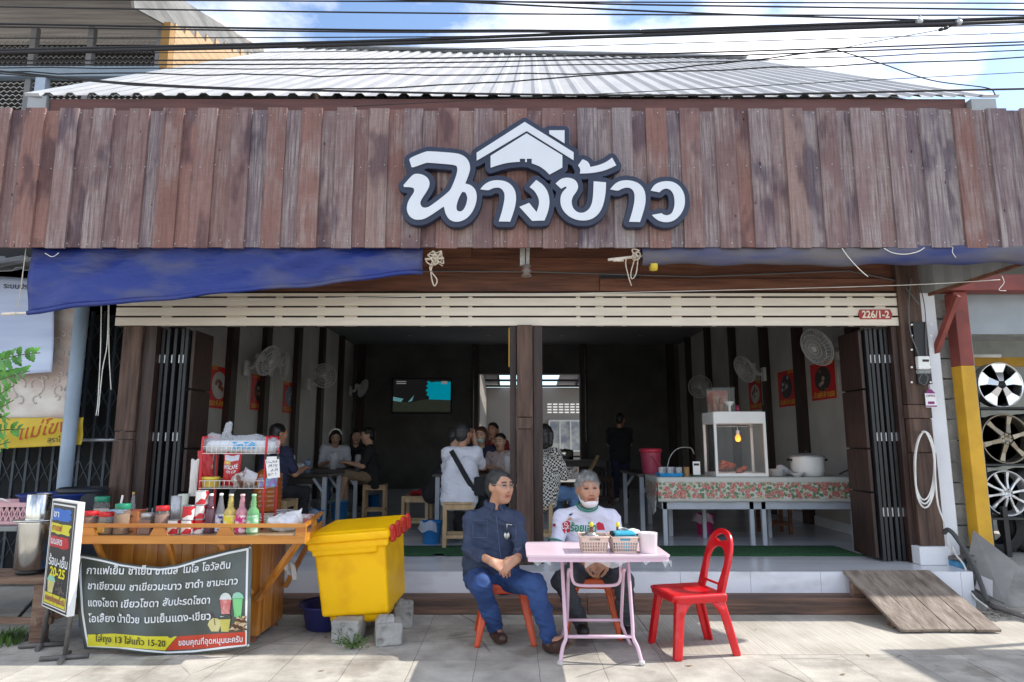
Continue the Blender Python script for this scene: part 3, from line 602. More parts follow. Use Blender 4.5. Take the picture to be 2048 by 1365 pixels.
MB().bx(-9, -3.95, 6.95, 7.0, 2.76, 3.3).build('lintel', mat('grey_render', (.3, .31, .32), .8), lb)
pt, pb = W(163, 632, 6.25), W(142, 955, 6.25)
MB().tube([(pt.x, 6.25, 3.4), (pt.x - .0, 6.25, 1.0), (pb.x, 6.25, .0)], .062, 18).build('drainpipe', M['bluegrey'], lb)
MB().tube([(-4.35, 6.45, 1.42), (-3.78, 6.45, 1.42)], .016).build('gate_bar', M['galv'], lb)
# small tin awning over the left shop, seen under the fascia
g = corr((-6.2, 5.9, 2.92), (-4.25, 5.9, 2.98), (-6.2, 6.9, 3.35), (-4.25, 6.9, 3.4), 8, .03, (0, 0, 1)); g.build('awning', M['tin_under'], lb, solid=.004)

hb = thing('timber_house', 'old timber house with mesh windows and yellow plank side wall rising behind the restaurant roof', 'building', (-6, 8.5, 0))
YS = mat('yellow_siding_paint', (.46, .31, .17), .65, var=.1, scale=3, st=(1, .5, 6))
hx = -4.80
g = MB()
for i in range(40):
    z = 3.4 + i * .14
    y1 = 8.56 + max(0, (z - 7.2)) / .45
    if z > 8.7: break
    g.bar((hx - .02 + .004, max(8.5, y1), z + .07), (hx - .02 + .004, 12.4, z + .07), .03, .135, up=(0, 0, 1))
g.build('side_wall', YS, hb)
MB().bx(hx - .12, hx, 8.42, 8.55, 3, 7.24).build('corner_post', mat('ochre_paint', (.34, .19, .06), .6), hb)
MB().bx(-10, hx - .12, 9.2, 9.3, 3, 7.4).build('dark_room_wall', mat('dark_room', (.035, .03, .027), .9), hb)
g = MB()
for px in (65, 180, 318): p = W(px, 120, 8.5); g.bx(p.x - .04, p.x + .04, 8.46, 8.54, 5.9, 7.2)
g.pieces('window_mullion', mat('grey_window_timber', (.20, .20, .21), .7), hb)
zt = W(100, 150, 8.5).z
MB().bx(-10, hx - .1, 8.40, 8.52, zt - .08, zt + .07).build('window_sill', M['bluegrey'], hb)
for px in (85,): p = W(px, 200, 8.5); MB().bx(p.x - .07, p.x + .07, 8.42, 8.52, 4.0, zt - .08).build('mullion', mat('light_blue_paint', (.40, .48, .60), .5), hb)
def mesh_screen(x0, x1, z0, z1, y, dx, dz, r):
    g = MB(); nx = int((x1 - x0) / dx); nz_ = int((z1 - z0) / dz)
    for j in range(nz_ + 1):
        z = z0 + j * dz; s = 1 if j % 2 else -1
        vs = []; 
        for i in range(nx * 2 + 1): vs.append((x0 + i * dx / 2, y, z + (dz * .5 if (i % 2) else -dz * .0) * 1.0))
        for i in range(len(vs) - 1):
            a, b = Vector(vs[i]), Vector(vs[i + 1])
            if j % 2: a.z = z + dz * .5 - (a.z - z); b.z = z + dz * .5 - (b.z - z)
            g.add([a + Vector((0, 0, -r)), b + Vector((0, 0, -r)), b + Vector((0, 0, r)), a + Vector((0, 0, r))], [(0, 1, 2, 3)])
    return g
MS = mat('expanded_steel_mesh', (.22, .22, .22), .6); MS2 = mat('pale_expanded_mesh', (.40, .40, .40), .6)
mesh_screen(-9.0, hx - .14, zt + .1, 7.1, 8.5, .075, .075, .005).build('window_mesh', MS, hb, solid=.006)
mesh_screen(-9.0, -4.3, 4.3, zt - .1, 8.5, .085, .06, .006).build('window_mesh', MS2, hb, solid=.006)
bd = mat('weathered_grey_board', (.13, .13, .125), .8, col2=(.25, .245, .235), scale=2, st=(3, .6, 3), bump=.6)
r0, r1 = W(292, -8, 8.1), W(527, 112, 12.3)
g = MB(); g.bar(r0 + Vector((.1, -.5, -.24)), r1 + Vector((0, .4, -.06)), .04, .5, up=(0, -.4, 1)); g.build('bargeboard', bd, hb)
g = MB(); g.add([(-12, 7.3, 7.25), (r0.x + .08, 7.3, 7.25), (r1.x, 12.3, r1.z + .1), (-12, 12.3, r1.z + .1)], [(0, 1, 2, 3)]); g.build('roof', mat('grey_roof_underside', (.16, .13, .11), .8, col2=(.30, .26, .22), scale=2, st=(.5, 3, 1), detail=7), hb, solid=.08)
# ================= shop sign =================
def cl(name, col, rough=.8, **k): return mat(name, col, rough, **k)
NAVY = mat('navy_sign_edge', (.020, .030, .065), .45, var=.08); SIGNW = mat('white_sign_face', (.68, .72, .78), .45, var=.02, scale=3)
def A(ax, ay): return (790 + ax / 5.687, 230 + ay / 5.687)
SY = DF - .085
_o = W(1090, 350, SY)
def A2(p): q = W(*A(*p), SY); return (q.x, q.z)
B = 1706
LET = {
 'n': [(163,515),(180,490),(350,420),(400,418),(690,438),(770,462),(830,510),(858,590),(848,660),(800,785),(860,800),(915,850),(935,930),(915,1040),(860,1140),(790,1200),(700,1226),(620,1200),(575,1130),(556,1045),(380,1165),(310,1195),(230,1198),(165,1160),(133,1090),(140,1020),(165,960),(222,880),(215,840),(180,825),(105,825),(97,805),(195,690),(240,672),(310,680),(370,715),(398,770),(385,840),(290,980),(288,1020),(310,1055),(350,1062),(400,1045),(615,880),(650,820),(700,690),(713,620),(700,585),(660,570),(380,547),(350,550),(215,600),(190,600)],
 'a': [(970,850),(1010,800),(1080,757),(1160,745),(1250,755),(1320,795),(1365,860),(1380,940),(1370,1030),(1345,1120),(1310,1218),(1180,1216),(1215,1110),(1240,1000),(1248,930),(1240,880),(1210,842),(1170,828),(1110,838),(1060,865)],
 'ng': [(1530,825),(1605,745),(1680,795),(1735,870),(1757,960),(1755,1040),(1735,1120),(1700,1205),(1560,1210),(1415,1050),(1525,1005),(1610,1110),(1635,1040),(1640,980),(1620,920),(1580,860)],
 'b': [(B+120,785),(B+175,735),(B+230,718),(B+300,722),(B+355,755),(B+378,810),(B+370,860),(B+310,940),(B+300,1000),(B+315,1060),(B+355,1105),(B+410,1122),(B+470,1105),(B+520,1050),(B+545,960),(B+553,760),(B+693,772),(B+690,880),(B+670,1000),(B+640,1085),(B+590,1150),(B+530,1190),(B+450,1208),(B+360,1200),(B+280,1165),(B+215,1105),(B+180,1040),(B+172,960),(B+190,890),(B+248,830),(B+235,818),(B+210,828),(B+185,845)],
 't': [(B+375,580),(B+425,510),(B+480,530),(B+508,570),(B+512,598),(B+600,580),(B+690,545),(B+762,492),(B+810,578),(B+700,630),(B+560,665),(B+395,672),(B+402,640),(B+395,605)],
 'a2': [(B+740,850),(B+790,790),(B+850,755),(B+930,745),(B+1020,760),(B+1090,800),(B+1135,870),(B+1145,960),(B+1135,1050),(B+1080,1222),(B+955,1220),(B+990,1110),(B+1015,1000),(B+1020,920),(B+1005,865),(B+965,833),(B+920,830),(B+870,845),(B+830,870)],
 'w': [(B+1200,865),(B+1240,800),(B+1310,765),(B+1400,755),(B+1480,775),(B+1545,830),(B+1585,910),(B+1592,1010),(B+1570,1090),(B+1520,1165),(B+1450,1215),(B+1370,1228),(B+1290,1210),(B+1240,1170),(B+1215,1142),(B+1325,1122),(B+1350,1142),(B+1395,1148),(B+1440,1125),(B+1465,1070),(B+1475,1000),(B+1465,920),(B+1440,870),(B+1400,842),(B+1360,842),(B+1325,860),(B+1300,885)]}
HOUSE = {'roof': [(928,435),(1475,85),(2031,430),(2031,520),(1498,188),(930,525)],
 'body': [(1087,470),(1497,215),(1903,465),(1903,603),(1756,683),(1706,630),(1640,585),(1555,555),(1555,503),(1500,503),(1500,540),(1480,540),(1480,503),(1420,503),(1420,537),(1300,545),(1200,568),(1087,605)],
 'chimney': [(B+48,180),(B+222,180),(B+222,328),(B+48,220)]}
HOLE = [(765,880),(800,885),(822,930),(822,980),(800,1050),(770,1095),(735,1106),(705,1090),(698,1050),(708,1000),(735,930)]
sg = thing('shop_sign', 'white and navy cut-out Thai lettering sign with a little house shape on the board fascia', 'sign', (_o.x, DF - .03, _o.z))
def sdpoly(P, X, Z):
    d = np.full(X.shape, 1e9); s = np.ones(X.shape); n = len(P)
    for i in range(n):
        ax, az = P[i]; bx_, bz = P[i - 1]; ex, ez = bx_ - ax, bz - az; wx, wz = X - ax, Z - az
        t = np.clip((wx * ex + wz * ez) / (ex * ex + ez * ez + 1e-12), 0, 1); d = np.minimum(d, (wx - ex * t) ** 2 + (wz - ez * t) ** 2)
        c1, c2, c3 = Z >= az, Z < bz, ex * wz > ez * wx
        s = np.where((c1 & c2 & c3) | (~c1 & ~c2 & ~c3), -s, s)
    return s * np.sqrt(d)
hv = .0065; pts_all = [A2(p) for L in list(LET.values()) + list(HOUSE.values()) for p in L]
lx, hx_, lz, hz = min(p[0] for p in pts_all) - .09, max(p[0] for p in pts_all) + .09, min(p[1] for p in pts_all) - .09, max(p[1] for p in pts_all) + .09
gx = np.arange(lx, hx_, hv); gz = np.arange(lz, hz, hv); GX, GZ = np.meshgrid(gx, gz, indexing='ij'); D2 = np.full(GX.shape, 9.)
for L in list(LET.values()) + list(HOUSE.values()):
    D2 = np.minimum(D2, sdpoly(smooth_poly([A2(p) for p in L], 1), GX, GZ) - .049)
ys = np.arange(SY + .004, DF - .005 + .001, .0075)
ys = np.concatenate([[SY - .004], [SY + .0035], np.arange(SY + .011, DF + .006, .0075)])
ny = 14; hy = (DF - .006 - (SY + .004)) / (ny - 5); y0 = SY + .004 - 2 * hy
F = np.maximum(D2[:, None, :], (np.abs((y0 + hy * np.arange(ny)) - (SY + DF - .002) / 2) - (DF - .006 - SY - .004) / 2)[None, :, None])
V, Q = nets(F, np.array([lx, y0, lz]), (hv, hy, hv))
sdf_obj('backing', (V, Q), NAVY, sg)
bpy.data.objects[-1] if False else None
def flat_letter(name, P, hole=None):
    me = bpy.data.meshes.new(name); b = bmesh.new(); t = .006
    loops = [smooth_poly([A2(p) for p in P], 2)] + ([smooth_poly([A2(p) for p in hole], 2)] if hole else [])
    es = []
    for L in loops:
        vs = [b.verts.new((x, SY - .001, z)) for x, z in L]; es += [b.edges.new((vs[i - 1], vs[i])) for i in range(len(vs))]
    r = bmesh.ops.triangle_fill(b, use_beauty=True, use_dissolve=False, edges=es)
    fs = [f for f in r['geom'] if isinstance(f, bmesh.types.BMFace)]
    for f in b.faces:
        f.normal_update()
        if f.normal.y > 0: f.normal_flip()
    e = bmesh.ops.extrude_face_region(b, geom=list(b.faces)); bmesh.ops.translate(b, vec=(0, -t, 0), verts=[v for v in e['geom'] if isinstance(v, bmesh.types.BMVert)])
    bmesh.ops.recalc_face_normals(b, faces=b.faces); bmesh.ops.translate(b, vec=-sg.location, verts=b.verts); b.to_mesh(me); b.free()
    me.materials.append(SIGNW); o = bpy.data.objects.new(name, me); COL.objects.link(o); o.parent = sg
for k_, P in LET.items(): flat_letter('letter', P, HOLE if k_ == 'n' else None)
flat_letter('house_roof', HOUSE['roof']); flat_letter('house_wall', HOUSE['body']); flat_letter('chimney', HOUSE['chimney'])

# ================= house number plate =================
p = W(1751, 629, 6.222)
npz = thing('house_number_plate', 'small dark red house number plate reading 226/1-2 on the cream slats', 'sign', p)
RED = mat('sign_red', (.36, .012, .02), .4, var=.08)
w, h = .165, .047
MB().prism([(-w, 0), (-w + .02, h), (w - .02, h), (w, 0), (w - .02, -h), (-w + .02, -h)], frame(p, (1, 0, 0), (0, 0, 1)), .012).build('plate', RED, npz)
txt('226/1-2', .098, lambda x, y: (p.x + x, p.y - .0025, p.z - .034 + y), 'lettering', npz, mat('plate_lettering', (.80, .72, .55), .5), bold=.025, fit=(-.132, .132))

# ================= tarps =================
TARP = mat('blue_tarpaulin', (.009, .028, .20), .5, col2=(.125, .12, .14), scale=1.9, st=(.8, 1, 2.2), lo=.47, hi=.84, bump=.6, bscale=10, detail=9)
TARP2 = mat('dusty_tarpaulin', (.022, .035, .14), .7, col2=(.125, .112, .115), scale=1.5, st=(.6, 1, 3), lo=.38, hi=.62, bump=.3, bscale=8)
tl, tr, br_, bl = W(60, 492, 5.6), W(846, 492, 5.6), W(845, 541, 5.6), W(50, 622, 5.56)
def tf(u, v):
    q = tl.lerp(tr, u).lerp(bl.lerp(br_, u), v)
    q.y += .028 * math.sin(u * 17 + v * 2) * v + .022 * math.sin(u * 6 - v * 4 + 1) + .012 * math.sin(v * 9 + u * 30) * (1 - v) + .016 * abs(math.sin(u * 9 - v * 2.2 + .5)) * (1 - .5 * v) + .010 * abs(math.sin(u * 21 + v * 5)); q.z -= .006 * math.sin(u * 38) * v; return q
g = MB(); g.grid(tf, 80, 18)
tp = thing('tarpaulin_blind', 'blue tarpaulin blind hanging half rolled and slanting under the left of the fascia', 'tarpaulin', tl)
g.build('sheet', TARP, tp, solid=.004)
bot = [tf(i / 30, 1) + Vector((0, -.005, -.012)) for i in range(31)]
MB().tube(bot, .020, 10).build('rolled_hem', TARP, tp)
e0 = bot[0]; MB().tube([e0 + Vector((.05, 0, 0)), e0 + Vector((-.10, 0, -.004))], .012, 10).tube([e0 + Vector((-.10, 0, -.004)), e0 + Vector((-.22, 0, -.012))], .015, 10).build('pole_end', M['cream'], tp)
MB().tube([W(52, 497, 5.57), W(44, 560, 5.57), W(36, 618, 5.56)], .004, 6).build('cord', mat('cotton_cord', (.60, .54, .44), .9), tp)
r0, r1 = W(1283, 510, 5.6), W(2070, 508, 5.55)
rt = thing('tarpaulin_blind', 'dusty blue tarpaulin rolled up tight along the right of the fascia', 'tarpaulin', r0)
def rf(u, v):
    a = v * 2 * math.pi; q = r0.lerp(r1, u); s = .068 + .006 * math.sin(u * 40) + .006 * math.sin(u * 23 + v * 12)
    return q + Vector((0, math.cos(a) * s * .8, math.sin(a) * s * 1.25 - .01 + .006 * math.sin(u * 9)))
MB().grid(rf, 90, 20).build('roll', TARP2, rt)
MB().tube([r0 + Vector((.1, 0, .0)), W(1216, 520, 5.6)], .013, 10).tube([W(1247, 520, 5.6), W(1226, 520, 5.6)], .017, 10).build('pole_end', M['cream'], rt)
MB().lathe([(.04, 0), (.045, .03), (.04, .06)], W(1300, 533, 5.6), 12, axis=(1, 0, 0)).build('strap', mat('yellow_strap', (.6, .45, .04), .6), rt)
def knot(c, n, sx, sz, seed):
    rr = random.Random(seed); P = [c + Vector((rr.uniform(-sx, sx), rr.uniform(-.03, .03), rr.uniform(-sz, sz))) for _ in range(n)]; return cat_curve(P, 6)
ROPE = mat('cotton_rope', (.52, .44, .34), .9, var=.15, scale=30, bump=.4)
c = W(869, 517, 5.5)
g = MB(); g.tube(knot(c, 26, .075, .07, 2), .0062, 6); g.tube(cat_curve([c, W(862, 545, 5.5), W(868, 572, 5.5), W(874, 560, 5.5), W(860, 538, 5.5), c], 6), .006, 6)
g.tube([W(850, 519, 5.5), W(888, 517, 5.5)], .011, 8)
tag(g.build('rope_tangle', ROPE), 'tangled bundle of cotton rope tied at the end of the hanging blue tarpaulin', 'rope', 'ropes tied on the blinds')
c = W(1272, 510, 5.5)
g = MB(); g.tube(knot(c, 14, .035, .05, 5), .006, 6); g.tube(cat_curve([c, W(1252, 520, 5.5), W(1256, 550, 5.5), W(1263, 572, 5.5)], 6), .005, 6); g.tube(cat_curve([c, W(1262, 545, 5.5), W(1264, 558, 5.5), W(1272, 548, 5.5), W(1276, 520, 5.5)], 6), .005, 6)
tag(g.build('rope_tangle', ROPE), 'looped cotton rope with a long loose end at the rolled up tarpaulin', 'rope', 'ropes tied on the blinds')
p0 = W(1050, 500, 5.7)
hk = thing('service_bracket', 'old grey insulator bracket hanging under the middle of the fascia', 'bracket', p0)
MB().bar(W(1045, 490, 5.7), W(1045, 532, 5.7), .045, .04).bar(W(1056, 495, 5.68), W(1055, 545, 5.68), .03, .02).build('arm', M['block'], hk)
MB().lathe([(.02, -.05), (.05, -.045), (.03, -.015), (.05, .0), (.03, .02), (.045, .05), (.02, .06)], W(1053, 543, 5.68), 14).build('insulator', mat('brown_insulator', (.16, .12, .10), .35), hk)
STR = mat('white_string', (.75, .73, .68), .9)
def string(pts, r, label): tag(MB().tube(cat_curve(pts, 5), r, 6).build('string', STR), label, 'string', 'loose strings under the fascia')
string([W(1684, 497, 5.5), W(1697, 515, 5.5), W(1718, 538, 5.5), W(1736, 554, 5.5)], .004, 'short white string dangling diagonally in front of the rolled tarpaulin')
string([W(1768, 497, 5.5), W(1785, 506, 5.5), W(1810, 509, 5.5), W(1835, 504, 5.5), W(1849, 496, 5.5)], .004, 'white string hanging in a shallow loop below the right fascia boards')
string([W(1906, 495, 5.5), W(1905, 505, 5.5), W(1912, 516, 5.5)], .003, 'tiny white string end nearest the right corner of the fascia')
string([W(90, 507, 5.5), W(105, 514, 5.5), W(118, 506, 5.5)], .003, 'thin cord looped at the top left of the hanging blue tarpaulin')
string([W(2004, 552, 5.6), W(2008, 566, 5.6), W(1998, 580, 5.6), W(2012, 582, 5.6)], .003, 'frayed white string under the tin cheek above the red beam')
string([W(230, 607, 6.1), W(640, 597, 6.1), W(1000, 590, 6.1), W(1400, 582, 6.0), W(1800, 571, 5.9), W(2000, 560, 5.8)], .0035, 'long taut white string stretched across in front of the cream slats')

# ================= overhead cables =================
CAB = mat('black_cable', (.012, .012, .015), .6)
def cable(pts, r, d, label, wav=0, seed=0, ext=True):
    P = [W(x, y, d) for x, y in pts]
    if ext: P = [P[0] * 2 - P[1]] + P + [P[-1] * 2 - P[-2]]
    P = cat_curve(P, 7)
    if wav:
        rr = random.Random(seed); a, b = rr.random() * 6, rr.random() * 6
        P = [p + Vector((0, 0, wav * (math.sin(p.x * 7 + a) + .6 * math.sin(p.x * 17 + b)))) for p in P]
    tag(MB().tube(P, r, 7).build('overhead_cable', CAB), label, 'cable', 'overhead cables along the street')
cable([(0,-1),(700,3),(1350,5),(2048,7)], .005, 4.3, 'thin overhead cable running along the very top edge of the picture')
cable([(0,14),(700,25),(1350,30),(2048,31)], .0055, 4.3, 'level overhead cable crossing the open sky near the top, left end under the house soffit')
cable([(0,48),(700,60),(1024,61),(1350,60),(2048,37)], .007, 4.3, 'upper one of the close pair of dark cables crossing the house mesh window')
cable([(0,54),(700,64),(1024,64),(1350,63),(2048,41)], .006, 4.28, 'lower one of the close pair of dark cables crossing the house mesh window')
cable([(0,77),(700,75),(1024,72),(1350,65),(2048,50)], .004, 4.3, 'thin cable between the dark pair and the thick double cable')
cable([(0,101),(700,84),(1350,60),(2048,36)], .011, 4.3, 'upper strand of the thick double cable rising to the right')
cable([(0,106),(700,90),(1350,69),(2048,43)], .012, 4.27, 'lower strand of the thick double cable rising to the right')
cable([(0,107),(700,103),(1350,87),(2048,66)], .003, 4.3, 'hair-thin wire just below the thick double cable')
cable([(0,122),(700,119),(1350,107),(2048,84)], .0055, 4.3, 'straight cable grazing the ridge of the tin roof')
cable([(0,130),(700,128),(1350,115),(2048,90)], .005, 4.3, 'straight cable a hand below the one grazing the roof ridge')
cable([(0,136),(700,137),(1350,126),(2048,100)], .004, 4.3, 'thin slightly sagging cable across the upper third of the tin roof', .004, 2)
cable([(0,145),(400,149),(700,151),(1350,142),(2048,117)], .0048, 4.3, 'wavy kinked cable across the middle of the tin roof', .007, 3)
cable([(0,143),(290,169),(700,183),(1350,191),(2048,178)], .0075, 4.3, 'thick lowest cable sagging just above the eave of the tin roof')
cable([(0,147),(370,176),(700,178),(1016,163),(1350,137),(1672,100)], .005, 4.25, 'kinked cable climbing from the left eave to a knot in the sky on the right', .003, 6, False)
cable([(1672,100),(1764,128),(1863,161),(1972,176),(1991,190)], .004, 4.25, 'drop wire falling from the knot down to the right eave corner', 0, 0, False)
cable([(1672,99),(1780,78),(1888,58),(1917,46)], .0028, 4.25, 'thin wire rising from the knot to a splice on the right', 0, 0, False)
cable([(880,2),(1400,27),(2048,46)], .0065, 4.3, 'dark cable slanting down from the top middle to join the thick cables on the right')
cable([(640,-3),(1024,4),(1350,11),(2048,20)], .006, 4.3, 'dark cable second from the top above the slanting one on the right')
cable([(1380,179),(2048,145)], .0028, 4.3, 'faint thin wire over the right end of the tin roof')
for (x, y, l) in ((1838, 44, 'small metal cable clamp on the thick cables, left one of two'), (1917, 46, 'small metal cable clamp on the thick cables beside the splice')):
    p = W(x, y, 4.27); tag(MB().lathe([(.016, -.02), (.022, -.01), (.022, .01), (.016, .02)], p, 10, axis=(1, 0, 0)).tube([p + Vector((0, 0, .02)), p + Vector((.004, 0, .045)), p + Vector((.02, 0, .04))], .004, 6).build('cable_clamp', M['galv']), l, 'clamp', 'cable clamps')
p = W(1887, 58, 4.24); tag(MB().lathe([(.008, -.035), (.012, -.03), (.012, -.005), (.006, 0), (.012, .005), (.012, .03), (.008, .035)], p, 8, axis=(1, 0, .3)).build('cable_splice', M['black']), 'black barrel splice on the thin rising wire', 'splice')

# ================= meter board, tag and hose on the right post =================
p = W(1841, 705, 6.185)
mb_ = thing('meter_board', 'tall black electric meter board screwed to the right wooden post', 'meter board', p)
a, b = W(1822, 645, 6.19), W(1862, 769, 6.19)
MB().bx(a.x, b.x, 6.165, 6.195, b.z, a.z).build('board', M['black'], mb_, bevel=.004)
g = MB()
for y_ in (650, 672, 700, 735, 765):
    for x_ in (1823, 1861): q = W(x_, y_, 6.16); g.lathe([(.011, 0), (.009, .008)], q, 8, axis=(0, -1, 0))
g.build('screw_cap', M['white_plastic'], mb_)
p = W(1846, 727, 6.15)
em = thing('electric_meter', 'white electric meter with clear cover on the black board', 'meter', p)
MB().bx(p.x - .066, p.x + .050, 6.115, 6.163, p.z - .06, p.z + .065).build('case', M['white_plastic'], em, bevel=.01)
MB().bx(p.x - .025, p.x + .035, 6.111, 6.115, p.z + .01, p.z + .032).build('display', M['black'], em)
MB().bx(p.x - .068, p.x + .052, 6.12, 6.163, p.z - .10, p.z - .062).build('terminal_cover', M['glass'], em, bevel=.006)
tag(MB().tube(cat_curve([W(1846, 745, 6.14), W(1838, 762, 6.13), W(1850, 770, 6.13), W(1856, 755, 6.13), W(1848, 748, 6.14)], 5), .004, 6).tube(cat_curve([W(1824, 552, 6.17), W(1818, 600, 6.16), W(1820, 660, 6.15), W(1838, 712, 6.15)], 5), .006, 6).tube(cat_curve([W(1838, 560, 6.17), W(1850, 620, 6.16), W(1852, 690, 6.15), W(1856, 740, 6.15)], 5), .005, 6).build('meter_cable', mat('grey_wire', (.12, .12, .12))), 'thin grey cables running down the right post into the electric meter', 'cable')
p = W(1861, 797, 6.17)
ot = thing('open_tag', 'white and purple hanging tag reading OPEN below the electric meter', 'sign', p)
MB().bx(p.x - .05, p.x + .05, 6.166, 6.171, p.z - .085, p.z + .05).build('card', M['white_plastic'], ot)
PUR = mat('purple_print', (.22, .02, .16), .6)
g = MB(); g.prism([(-.05, .045), (.05, .045), (.012, .085), (-.012, .085)], frame((p.x, 6.1655, p.z), (1, 0, 0), (0, 0, 1)), .004); g.bx(p.x - .05, p.x + .05, 6.164, 6.166, p.z - .08, p.z - .068); g.bx(p.x - .03, p.x + .03, 6.164, 6.166, p.z - .055, p.z - .03); g.build('purple_band', PUR, ot)
txt('OPEN', .032, lambda x, y: (p.x + x, 6.163, p.z + .012 + y), 'lettering', ot, PUR, bold=.01)
MB().tube([(p.x, 6.168, p.z + .085), W(1858, 768, 6.17)], .003, 6).build('loop', PUR, ot)
WH = mat('white_hose_plastic', (.74, .73, .70), .45)
P = []
for i in range(40):
    t = i / 39 * 3 * 2 * math.pi; k = i / 39
    P.append(W(1848 + 20 * math.sin(t) + 3 * k, 930 - 66 * math.cos(t) + (8 * k if math.cos(t) < 0 else 0) * 3, 6.16 - .008 * (i / 13)))
P += [W(1866, 900, 6.13), W(1871, 960, 6.12), W(1876, 1010, 6.12), W(1890, 1050, 6.12), W(1897, 1090, 6.1), W(1908, 1108, 6.12)]
tag(MB().tube(cat_curve(P, 3), .0075, 8).build('hose', WH), 'coiled white cable looped on a nail of the right wooden post', 'cable')
MB_nail = MB().tube([W(1845, 864, 6.22), W(1845, 864, 6.12)], .01, 8); tag(MB_nail.build('nail', M['galv']), 'nail in the right wooden post carrying the coiled white cable', 'nail')

# ================= hanging cloths of the left neighbour =================
def hanging(name, label, cat_, corners, mt, d, amp=.02, f=9, nu=40, nv=20, parts=None):
    a, b, c_, e = [W(x, y, d) for x, y in corners]      # TL TR BR BL
    def fn(u, v):
        q = a.lerp(b, u).lerp(e.lerp(c_, u), v); q.y += amp * math.sin(u * f + v * 2.5) * (.3 + .7 * v) + amp * .6 * math.sin(v * 7 + u * 3); return q
    t = thing(name, label, cat_, a); MB().grid(fn, nu, nv).build('cloth', mt, t, solid=.003); return t, fn
SKYC = mat('printed_sky_vinyl', (.34, .40, .60), .5, col2=(.52, .60, .76), scale=1.4, st=(.4, 1, 4), lo=.3, hi=.7)
hb1, fn1 = hanging('vinyl_banner', 'pale lilac blue vinyl banner with black Thai print at its top, left of the drainpipe', 'banner', ((-130, 545), (111, 560), (106, 745), (-130, 760)), SKYC, 6.22, .015)
txt('ระบบประสาท', .075, lambda x, y: fn1(.735 + x / 1.17, .12 - y / 1.0) + Vector((0, -.008, 0)), 'lettering', hb1, M['black'], bold=.012)
PAT = mat('beige_pink_cloth', (.46, .36, .32), .85, col2=(.66, .62, .56), scale=1.6, st=(1, 1, 2.0), lo=.4, hi=.6)
hb2, fn2 = hanging('patterned_cloth', 'beige and dusty pink cloth banner with embossed Thai ornament behind the lilac one', 'banner', ((-150, 590), (171, 606), (157, 836), (-150, 845)), PAT, 6.33, .012)
g = MB()
def scroll(cx, cy, s, k):
    for m in (-1, 1):
        for (r0_, a0, a1, ox, oy) in ((.05, -1.2, 3.6, .04, 0), (.035, 0, 4.6, .06, .08), (.028, .5, 5, .045, -.075), (.02, 0, 5, .085, .03), (.022, 1, 5.5, .025, .13)):
            P = []
            for i in range(13):
                a = a0 + (a1 - a0) * i / 12; rr_ = r0_ * (1 - .55 * i / 12); P.append(fn2(cx + m * (ox + math.cos(a) * rr_) * s, cy - (oy + math.sin(a) * rr_) * s * 1.4) + Vector((0, -.006, 0)))
            g.tube(P, .0075 * k, 6)
scroll(.66, .72, 1.2, 1); scroll(.9, .45, .9, .8); scroll(.45, .75, .9, .8); scroll(.89, .76, .7, .8)
g.build('embossed_ornament', mat('embossed_cloth', (.54, .49, .44), .85), hb2)
YEL = mat('yellow_vinyl', (.58, .40, .02), .5, var=.12, scale=3)
hb3, fn3 = hanging('vinyl_banner', 'yellow vinyl banner with slanting red brush script hanging low on the grey gate', 'banner', ((-150, 838), (167, 835), (163, 890), (-150, 905)), YEL, 6.32, .012, 7)
RS = mat('red_brush_script', (.42, .06, .02), .6)
txt('แม่โขง', .20, lambda x, y: fn3(.745 + x / 1.55 , .62 - y / .30 - x * .55) + Vector((0, -.008, 0)), 'script', hb3, RS, bold=-.002, shear=.35, wx=.95)
txt('สุราไทย', .075, lambda x, y: fn3(.845 + x / 1.55, .86 - y / .30) + Vector((0, -.008, 0)), 'lettering', hb3, M['black'])
tag(MB().tube(cat_curve([W(203, 600, 6.1), W(201, 700, 6.1), W(196, 800, 6.1), W(192, 832, 6.1)], 5), .0045, 6).tube(cat_curve([W(217, 600, 6.1), W(214, 690, 6.1), W(205, 740, 6.1), W(196, 832, 6.1)], 5), .0045, 6).tube(cat_curve([W(218, 600, 6.1), W(218, 700, 6.1), W(222, 780, 6.1)], 5), .004, 6).build('blind_cord', STR), 'white cords hanging down between the drainpipe and the left wooden post', 'cord')
